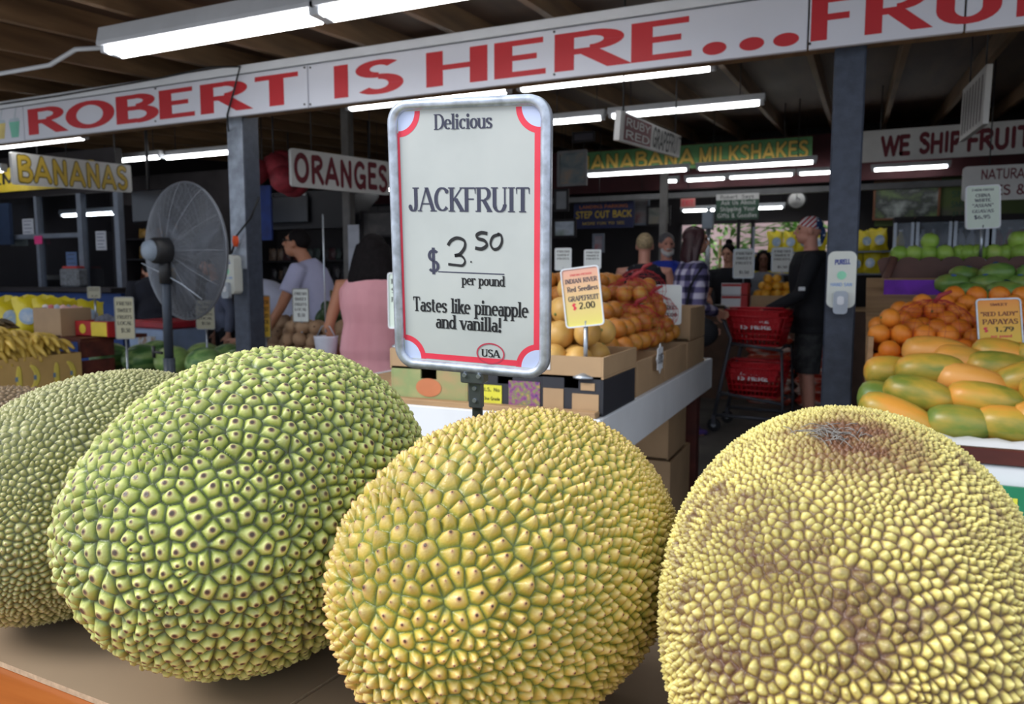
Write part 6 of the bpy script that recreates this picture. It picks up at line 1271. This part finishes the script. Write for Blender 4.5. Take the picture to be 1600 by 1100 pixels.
# dark clothed shopper behind the fan
p_ = atD(250, 470, 7.6); xy = (p_.x, p_.y)
person('person in black bending with their back turned behind the fan motor', xy, R_(60), 1.62, .75, 0, None, (0, -.3), 'fair', dict(mat=M_navy, sleeve='long', loose=.04, hem=.8), dict(kind='trousers', mat=M_blk_c), ('short', None), 1.15, eyes=False)
p_ = atD(352, 480, 7.3); xy = (p_.x, p_.y)
person('person in a grey blue top almost hidden between the fan and scuffed post', xy, R_(150), 1.5, .2, 0, None, (0, 0), 'fair', dict(mat=pm('grey_top', srgb(96, 104, 126), .8), sleeve='long', loose=.02), dict(kind='trousers', mat=M_blk_c), ('short', None), 1., eyes=True)
# polka dot woman from behind
M_polka = ramp_mat('polka_dots', [(.14, srgb(220, 220, 226)), (.2, srgb(22, 24, 34))], .8, (19, 19, 19), tex='voro')
MATS['polka_dots'].node_tree.nodes['Voronoi Texture'].inputs['Randomness'].default_value = .45
p_ = atD(1006, 440, 6.7); xy = (p_.x, p_.y)
person('blond woman in a sleeveless black polka dot top seen from behind', xy, R_(10), 1.66, .03, 0, {'L': ((-.25, .05, 1.14), (-.2, .24, 1.0)), 'R': ((.25, .05, 1.14), (.2, .24, 1.0))}, (.05, -.05), 'pink', dict(mat=M_polka, sleeve='none', loose=.02, hem=.78), dict(kind='trousers', mat=M_blk_c), ('short', pm('blond_hair', srgb(168, 148, 114), .7, var=.4, scale=50)), 1.12, eyes=False)
p_ = atD(1041, 420, 7.7); xy = (p_.x, p_.y)
person('older man with a white beard in a royal blue shirt facing the stall front', xy, R_(195), 1.72, 0, 0, None, (.25, -.12), 'pink', dict(mat=pm('royal_blue', srgb(34, 56, 168), .8), sleeve='short', loose=.03), dict(kind='trousers', mat=M_jean), ('short', pm('grey_hair', srgb(96, 94, 98), .6, var=.3, scale=50)), 1.1, beard=pm('white_beard', srgb(206, 204, 204), .8))
# plaid shirt woman
def plaid():
    m = bpy.data.materials.new('plaid_flannel'); m.use_nodes = True; n = m.node_tree.nodes; l = m.node_tree.links; co = n.new('ShaderNodeTexCoord'); sep = n.new('ShaderNodeSeparateXYZ'); l.new(co.outputs['Object'], sep.inputs[0])
    vals = []
    for ax_ in ('X', 'Z'):
        a = n.new('ShaderNodeMath'); a.operation = 'MULTIPLY'; a.inputs[1].default_value = 68; l.new(sep.outputs[ax_], a.inputs[0]); s = n.new('ShaderNodeMath'); s.operation = 'SINE'; l.new(a.outputs[0], s.inputs[0])
        mr = n.new('ShaderNodeMapRange'); mr.inputs[1].default_value = -.35; mr.inputs[2].default_value = .35; l.new(s.outputs[0], mr.inputs[0]); vals.append(mr)
    ad = n.new('ShaderNodeMath'); l.new(vals[0].outputs[0], ad.inputs[0]); l.new(vals[1].outputs[0], ad.inputs[1]); hf = n.new('ShaderNodeMath'); hf.operation = 'MULTIPLY'; hf.inputs[1].default_value = .5; l.new(ad.outputs[0], hf.inputs[0])
    c = n.new('ShaderNodeValToRGB'); e = c.color_ramp.elements; e.new(.5); e[0].color = (*srgb(40, 38, 66), 1); e[1].color = (*srgb(104, 98, 140), 1); e[2].color = (*srgb(202, 198, 220), 1); l.new(hf.outputs[0], c.inputs[0]); l.new(c.outputs[0], n['Principled BSDF'].inputs['Base Color']); n['Principled BSDF'].inputs['Roughness'].default_value = .85; return m
p_ = atD(1076, 450, 6.1); xy = (p_.x, p_.y)
def blackbag(t, A, B, Hd, HM, k, G_): pass
person('woman with dark maroon hair in a purple plaid shirt at the table end', xy, R_(-62), 1.68, .06, 0, {'L': ((-.24, -.02, 1.12), (-.16, .2, .95)), 'R': ((.27, -.02, 1.10), (.10, .20, 1.05))}, (-.1, 0), 'fair', dict(mat=plaid(), sleeve='long', loose=.03, hem=.72), dict(kind='trousers', mat=M_blk_c, shoe=pm('purple_shoe', srgb(88, 66, 140), .6)), ('long', pm('maroon_hair', srgb(58, 30, 36), .4, var=.3, scale=60), .18), 1.05)
q = atD(1095, 518, 5.9); t = thing('shoulder_bag', 'black shoulder bag hanging at the hip of the plaid shirt woman', 'bag', (q.x, q.y-.08, q.z)); MB().ell((0, 0, 0), (.15, .07, .12), 16, 10).build('pouch', M_blk_c, t); MB().tube([(-.12, 0, .06), (-.08, .02, .35), (0, .06, .5)], .01, 6).build('strap', M_blk_c, t)
p_ = atD(1141, 400, 8.7); xy = (p_.x, p_.y)
person('cashier in black with dark hair in a bun looking down behind the counter', xy, R_(170), 1.66, .1, 0, {'L': ((-.24, .08, 1.12), (-.12, .3, 1.08)), 'R': ((.24, .08, 1.12), (.12, .3, 1.08))}, (0, -.25), 'fair', dict(mat=M_blk_c, sleeve='short', loose=.02), dict(kind='trousers', mat=M_blk_c), ('bun', None), 1.)
p_ = atD(1193, 405, 9.2); xy = (p_.x, p_.y)
person('dark haired cashier partly hidden between the two white counter cards', xy, R_(185), 1.6, .05, 0, None, (0, -.1), 'brown', dict(mat=pm('grey_top2', srgb(120, 124, 136), .8), sleeve='short', loose=.02), dict(kind='trousers', mat=M_blk_c), ('bob', None, .1), 1.)
# man in black with the flag bandana
def flag():
    m = bpy.data.materials.new('flag_bandana'); m.use_nodes = True; n = m.node_tree.nodes; l = m.node_tree.links; co = n.new('ShaderNodeTexCoord')
    sep = n.new('ShaderNodeSeparateXYZ'); l.new(co.outputs['Object'], sep.inputs[0])
    a = n.new('ShaderNodeMath'); a.operation = 'MULTIPLY'; a.inputs[1].default_value = 150; ad0 = n.new('ShaderNodeMath'); l.new(sep.outputs['Y'], ad0.inputs[0]); l.new(sep.outputs['Z'], ad0.inputs[1]); l.new(ad0.outputs[0], a.inputs[0]); s = n.new('ShaderNodeMath'); s.operation = 'SINE'; l.new(a.outputs[0], s.inputs[0])
    c = n.new('ShaderNodeValToRGB'); c.color_ramp.interpolation = 'CONSTANT'; c.color_ramp.elements[0].color = (*srgb(214, 210, 214), 1); c.color_ramp.elements[1].color = (*srgb(170, 40, 52), 1); c.color_ramp.elements[1].position = .5
    mr = n.new('ShaderNodeMapRange'); mr.inputs[1].default_value = -1; l.new(s.outputs[0], mr.inputs[0]); l.new(mr.outputs[0], c.inputs[0])
    v = n.new('ShaderNodeTexVoronoi'); v.inputs['Scale'].default_value = 34; v.inputs['Randomness'].default_value = .3; l.new(co.outputs['Object'], v.inputs['Vector']); c2 = n.new('ShaderNodeValToRGB'); c2.color_ramp.interpolation = 'CONSTANT'; c2.color_ramp.elements[0].color = (*srgb(210, 214, 224), 1); c2.color_ramp.elements[1].color = (*srgb(34, 62, 110), 1); c2.color_ramp.elements[1].position = .3; l.new(v.outputs['Distance'], c2.inputs[0])
    g = n.new('ShaderNodeMath'); g.operation = 'LESS_THAN'; g.inputs[1].default_value = -.015; l.new(sep.outputs['Y'], g.inputs[0]); mx = n.new('ShaderNodeMix'); mx.data_type = 'RGBA'; l.new(g.outputs[0], mx.inputs['Factor']); l.new(c.outputs[0], mx.inputs['A']); l.new(c2.outputs[0], mx.inputs['B']); l.new(mx.outputs['Result'], n['Principled BSDF'].inputs['Base Color']); n['Principled BSDF'].inputs['Roughness'].default_value = .8; return m
M_camo = ramp_mat('dark_camo', [(.35, srgb(34, 36, 40)), (.5, srgb(64, 66, 68)), (.62, srgb(44, 46, 50))], .85, (9, 9, 9))
p_ = atD(1268, 450, 6.35); xy = (p_.x, p_.y)
def watch(t, A, B, Hd, HM, k, G_):
    for nm in ('L',):
        a = A[nm]; d = (a[2]-a[1]).normalized(); MB().tube([a[2]-d*.03, a[2]-d*.0], .034*k, 14).build('wrist_watch', M_black, t)
        MB().box(a[0].lerp(a[1], .9)+Vector((-.06, 0, .02)), (.004, .05, .03)).build('sleeve_print', M_white, t)
person('man in a black long sleeve top and flag bandana reaching to the cart', xy, R_(90)+.12, 1.78, .04, 0, {'L': ((-.26, .10, 1.12), (-.2, .36, .99)), 'R': ((.26, .05, 1.12), (.2, .30, .98))}, (.1, .05), 'pink', dict(mat=M_blk_c, sleeve='long', loose=.045, hem=.80), dict(kind='shorts', mat=M_camo, name='shorts'), ('bandana', flag()), 1.3, extra=watch)

# ================================================================ shopping cart and baskets
M_cart = pm('cart_grey_metal', srgb(84, 86, 94), .45, .5); M_basket = pm('basket_red', srgb(196, 28, 40), .4, var=.06)
cb0 = atD(1174, 560, 6.3); cx, cy = cb0.x, cb0.y; cyaw = -.1
t = thing('shopping_cart', 'grey two tier shopping cart holding red hand baskets', 'cart', (cx, cy, 0), cyaw)
for s in (-1, 1):
    MB().tube([(-.30, s*.22, 1.02), (-.2, s*.22, .96), (-.12, s*.22, .78), (-.2, s*.22, .35), (-.24, s*.22, .13)], .016, 8).build('side_tube', M_cart, t)
    MB().tube([(-.13, s*.22, .74), (.28, s*.22, .70)], .014, 8).build('upper_rail', M_cart, t); MB().tube([(-.21, s*.22, .33), (.30, s*.22, .27)], .014, 8).build('lower_rail', M_cart, t); MB().tube([(-.24, s*.22, .14), (.32, s*.22, .14)], .016, 8).build('base_rail', M_cart, t); MB().tube([(.30, s*.22, .14), (.30, s*.22, .27), (.28, s*.22, .70)], .012, 8).build('front_tube', M_cart, t)
    for x in (-.24, .31):
        o = MB().tube([(x, s*.22-.014, .055), (x, s*.22+.014, .055)], .055, 18).build('wheel', M_black, t); MB().tube([(x, s*.22-.017, .055), (x, s*.22+.017, .055)], .02, 10).build('hub', M_steel, o); MB().box((x, s*.22, .1), (.03, .045, .08)).build('caster_fork', M_cart, t)
MB().tube([(-.30, -.22, 1.02), (-.31, 0, 1.03), (-.30, .22, 1.02)], .017, 8).build('handle', M_black, t)
for z, x0, x1 in ((.715, -.13, .28), (.295, -.2, .3)):
    for q in range(3): MB().tube([(x0+(x1-x0)*q/2, -.22, z), (x0+(x1-x0)*q/2, .22, z)], .008, 6).build('cross_bar', M_cart, t)
def hand_basket(label, z, yaw, dx=0):
    t = thing('hand_basket', label, 'basket', (cx+dx, cy, z), yaw); W1, D1, W2, D2, Hb = .36, .26, .46, .34, .23
    def wall(a, b_):
        m = MB(); n = 11; rows = 5
        for i in range(n+1):
            u = i/n; lo = Vector(a[0]).lerp(Vector(a[1]), u); hi = Vector(b_[0]).lerp(Vector(b_[1]), u); m.tube([lo, hi], .007 if i in (0, n) else .0055, 5)
        for j in range(rows+1):
            v = j/rows; m.tube([Vector(a[0]).lerp(Vector(b_[0]), v), Vector(a[1]).lerp(Vector(b_[1]), v)], .009 if j in (0, rows) else .006, 5)
        lo0, lo1, hi0, hi1 = Vector(a[0]), Vector(a[1]), Vector(b_[0]), Vector(b_[1])
        p = [lo0.lerp(hi0, .55).lerp(lo1.lerp(hi1, .55), .1), lo0.lerp(hi0, .55).lerp(lo1.lerp(hi1, .55), .9), lo0.lerp(hi0, .98).lerp(lo1.lerp(hi1, .98), .95), lo0.lerp(hi0, .98).lerp(lo1.lerp(hi1, .98), .05)]
        m.add(p, [(0, 1, 2, 3)]); return m
    c0 = [(-W1/2, -D1/2, 0), (W1/2, -D1/2, 0), (W1/2, D1/2, 0), (-W1/2, D1/2, 0)]; c1 = [(-W2/2, -D2/2, Hb), (W2/2, -D2/2, Hb), (W2/2, D2/2, Hb), (-W2/2, D2/2, Hb)]
    for i in range(4): wall((c0[i], c0[(i+1) % 4]), (c1[i], c1[(i+1) % 4])).build('side_wall', M_basket, t)
    MB().box((0, 0, .004), (W1, D1, .008)).build('bottom', M_basket, t)
    MB().tube([(-W2/2, 0, Hb), (-W2/2+.02, -.1, Hb+.02), (0, -.15, Hb+.025), (W2/2-.02, -.1, Hb+.02), (W2/2, 0, Hb)], .008, 6).build('handle', M_basket, t)
    m = Matrix.Translation((0, -D1/2-.027, .13)) @ Matrix.Rotation(R_(-10), 4, 'X')
    b = MB(); text(b, 'ROBERT', -.07, .09, .05, .03, -.006, .22, .2, M=m); text(b, 'IS HERE', -.12, .12, -.0, .04, -.006, .22, .2, M=m); b.build('lettering', M_white, t); return t
hand_basket('red hand basket on the upper tier of the shopping cart', .725, -.1, .06)
hand_basket('second red hand basket nested in the upper one on the cart', .775, -.14, .05)
hand_basket('red hand basket on the lower tier of the shopping cart', .305, -.1, .05)
hand_basket('red hand basket nested in the lower tier basket of the cart', .35, -.05, .06)
# red bagged goods stacked on the floor behind
M_redbag = ramp_mat('red_sack', [(.3, srgb(150, 40, 36)), (.5, srgb(190, 70, 44)), (.62, srgb(206, 190, 180)), (.75, srgb(196, 120, 60))], .5, (5, 5, 14), rnd=40)
sk_ = MB(); sk_.box((0, 0, 0), (.46, .32, .1), ch=.045); so = sk_.build('produce_sack', M_redbag); tag(so, 'red and white printed sack in the floor stack behind the bandana man', 'sack', 'red sacks stacked on the floor')
q = atD(1240, 600, 7.4); f0 = True
for i in range(2):
    for k in range(7):
        p_ = Vector((q.x-.24+.48*i+random.uniform(-.02, .02), q.y+.25, .051+.1*k))
        if f0: so.location = p_; f0 = False
        else: dup(so, p_, (0, 0, random.uniform(-.06, .06)))
# counter with boxes, golden fruit and two cards
q0 = atD(1120, 480, 7.9); q1 = atD(1290, 480, 7.9)
t = thing('checkout_counter', 'brown checkout counter behind the shopping cart', 'counter', ((q0.x+q1.x)/2+.3, 8.35, 0)); MB().box(((q0.x+q1.x)/2+.3, 8.35, .47), (2.4, .5, .94)).build('front', pm('counter_brown', srgb(92, 66, 50), .6, var=.2), t, True); MB().box(((q0.x+q1.x)/2+.3, 8.35, .955), (2.5, .56, .03), ch=.005).build('worktop', M_slat, t, True)
for k in range(2):
    q = atY(1148, 468, 8.15); t = thing('gift_box', ['lower white box with red ends on the checkout counter', 'upper white box with red ends on the checkout counter'][k], 'box', (q.x, 8.2, .971+.125*k)); MB().box((0, 0, .06), (.26, .2, .12), ch=.003).build('body', M_white, t); MB().box((.1, 0, .06), (.07, .203, .121), ch=.003).build('red_end', pm('tray_red', (0, 0, 0)), t); MB().box((-.03, -.1015, .1), (.19, .002, .025)).build('red_stripe', pm('tray_red', (0, 0, 0)), t)
q = atY(1208, 470, 8.2); carton('kraft carton of golden fruit on the checkout counter', (q.x, 8.25, .971), (.42, .3, .12), M_kraft, grip=False)
gf = citrus('mango', .048, ramp_mat('golden_fruit', [(.3, srgb(226, 150, 30)), (.6, srgb(240, 176, 50)), (.8, srgb(244, 196, 90))], .4, (8, 8, 8), rnd=30), 'golden round fruit heaped in the checkout carton', 'fruit', 'golden fruit on the checkout counter')
heap(gf, hexheap(q.x-.2, q.x+.22, 8.11, 8.39, 1.06, .047, 3, None, random.Random(2)), random.Random(2))
PC('white price card left of the golden fruit on the counter', 1162, 412, 7.95, .215, .31, CARD['white'], .97, .1, 3, M_steel); PC('white price card behind the golden fruit near the bandana man', 1222, 406, 7.98, .215, .26, CARD['white'], .97, .05, 3, M_steel)
# hanging yellow bags by the window
rr = random.Random(21)
t = thing('bag_rack', 'wire rack of yellow bags in front of the back window', 'rack', (0, 0, 0)); q0, q1 = atY(1175, 385, 11.3), atY(1420, 385, 11.3); t.location = ((q0.x+q1.x)/2, 11.35, 0)
for z in (1.32, 1.62): MB().box(((q0.x+q1.x)/2, 11.35, z), (q1.x-q0.x, .3, .02)).build('rack_shelf', M_frame, t, True)
for x in (q0.x, q1.x): MB().box((x, 11.45, 1.0), (.03, .03, 2.0)).build('upright', M_frame, t, True)
cb = None
for k, (px, z) in enumerate([(px, 1.332) for px in range(1185, 1420, 22)]+[(px, 1.632) for px in (1212, 1234, 1256, 1278, 1352, 1374)]):
    q = atY(px, 390, 11.28)
    if cb is None: cb = chipbag('yellow chip bag on the rack in front of the back window', (q.x, 11.3, z), 0, 1., 'yellow bags by the back window'); cb.location = (q.x, 11.3, z)
    else: dup(cb, (q.x, 11.3+rr.uniform(-.03, .03), z), (-.05, rr.uniform(-.1, .1), rr.uniform(-.3, .3)), scale=rr.uniform(.95, 1.1))
# big photograph and menu board, coolers
picture('brown framed group photograph on the green wall at the right', 1416, 312, 9.85, .78, .52, pm('frame_brown', srgb(120, 74, 46), .5), art('group', (120, 146, 84), (52, 58, 56), (176, 184, 180), s=4))
pA, pB = atY(1368, 312, 11.3), atY(1700, 312, 11.3)
board('menu_board', 'green and grey menu board with faint chalk lettering behind the group photograph', 'board', facing(((pA.x+pB.x)/2, 11.3, pA.z-.02), 0), pB.x-pA.x, .66, .03, ramp_mat('menu_green', [(.3, srgb(76, 96, 50)), (.55, srgb(90, 104, 60)), (.7, srgb(92, 90, 86))], .7, (1.2, 2, 2)), [('FRESH', -.12, .06, .22, .12, M_dkgreen, HP), ('SHAKES', -.12, .06, .02, .12, M_dkgreen, HP), ('SMOOTHIES', -.12, .08, -.18, .12, M_dkgreen, HP), ('JUICES', -.12, .06, -.38, .12, M_dkgreen, HP)], .004)
M_glass2 = pm('cooler_glass', srgb(190, 205, 225), .05, alpha=.25, var=0)
for k, (pa, pb, lab) in enumerate(((1395, 1428, 'narrow glass door cooler at the left of the cooler row'), (1430, 1487, 'glass door cooler with a white shelf of ice behind the guavas'), (1489, 1545, 'glass door cooler of milk jugs behind the guavas'), (1549, 1640, 'glass door cooler of red drinks at the right frame edge'))):
    A, B_ = atY(pa, 375, 10.3), atY(pb, 375, 10.3); x0, x1 = A.x, B_.x; t = thing('drinks_cooler', lab, 'cooler', ((x0+x1)/2, 10.5, 0)); w = x1-x0
    MB().box(((x0+x1)/2, 10.68, 1.0), (w-.01, .04, 1.98)).build('back_panel', M_dark, t, True); MB().box(((x0+x1)/2, 10.5, .45), (w-.01, .4, .9)).build('cabinet', M_steel, t, True); MB().box(((x0+x1)/2, 10.5, 1.965), (w-.01, .4, .07)).build('top', M_dark, t, True)
    for x in (x0+.02, x1-.02): MB().box((x, 10.3, 1.42), (.035, .04, 1.02)).build('door_frame', M_steel, t, True)
    MB().box(((x0+x1)/2, 10.31, 1.42), (w-.08, .008, 1.02)).build('door_glass', M_glass2, t, True)
    for z in (1.2, 1.6): MB().box(((x0+x1)/2, 10.5, z), (w-.06, .34, .015)).build('shelf', M_white, t, True)
    n = 0; x = x0+.09
    while x < x1-.07:
        for z in (1.21, 1.61):
            mm = [pm('jug_yellow', srgb(190, 170, 50), .4), pm('ice_white', srgb(206, 220, 240), .3), pm('jug_milk', srgb(214, 224, 240), .3), pm('drink_red', srgb(150, 40, 50), .3)][k]
            o = MB().lathe((0, 0, 0), [(.045, 0), (.05, .01), (.05, .12), (.035, .17), (.018, .2), (.018, .225)], 14).build('bottle', mm); o.location = (x, 10.45, z); tag(o, ['yellow juice bottle in the narrow cooler', 'white bottle in the cooler with ice', 'milk bottle in the jug cooler', 'red drink bottle in the right cooler'][k], 'bottle', 'bottles in cooler row %s' % 'abcd'[k]); MB().lathe((0, 0, .222), [(.02, 0), (.02, .022)], 12).build('cap', M_white, o)
        x += .115
# grey poles and ceiling conduit in the middle
for px, lab, D in ((1035, 'grey pole left of the order sign hanging from the roof', 9.8), (547, 'pale wooden pole under the oranges board by the pink dress woman', 7.4)):
    q = atD(px, 430, D); o = thing('roof_pole', lab, 'pole', (q.x, q.y, 0)); MB().box((0, 0, ROOF(q.y)/2), (.09, .09, ROOF(q.y)), ch=.006).build('shaft', pm('pole_grey', srgb(110, 108, 106), .7, var=.2), o); MB().box((0, 0, .01), (.14, .14, .02)).build('base_plate', M_steel, o)
sheetp('notice', 'long white sheet on the pale wooden pole behind the pink dress woman', 553, 388, .13, .45, M_pap, atD(553, 388, 7.3).y)
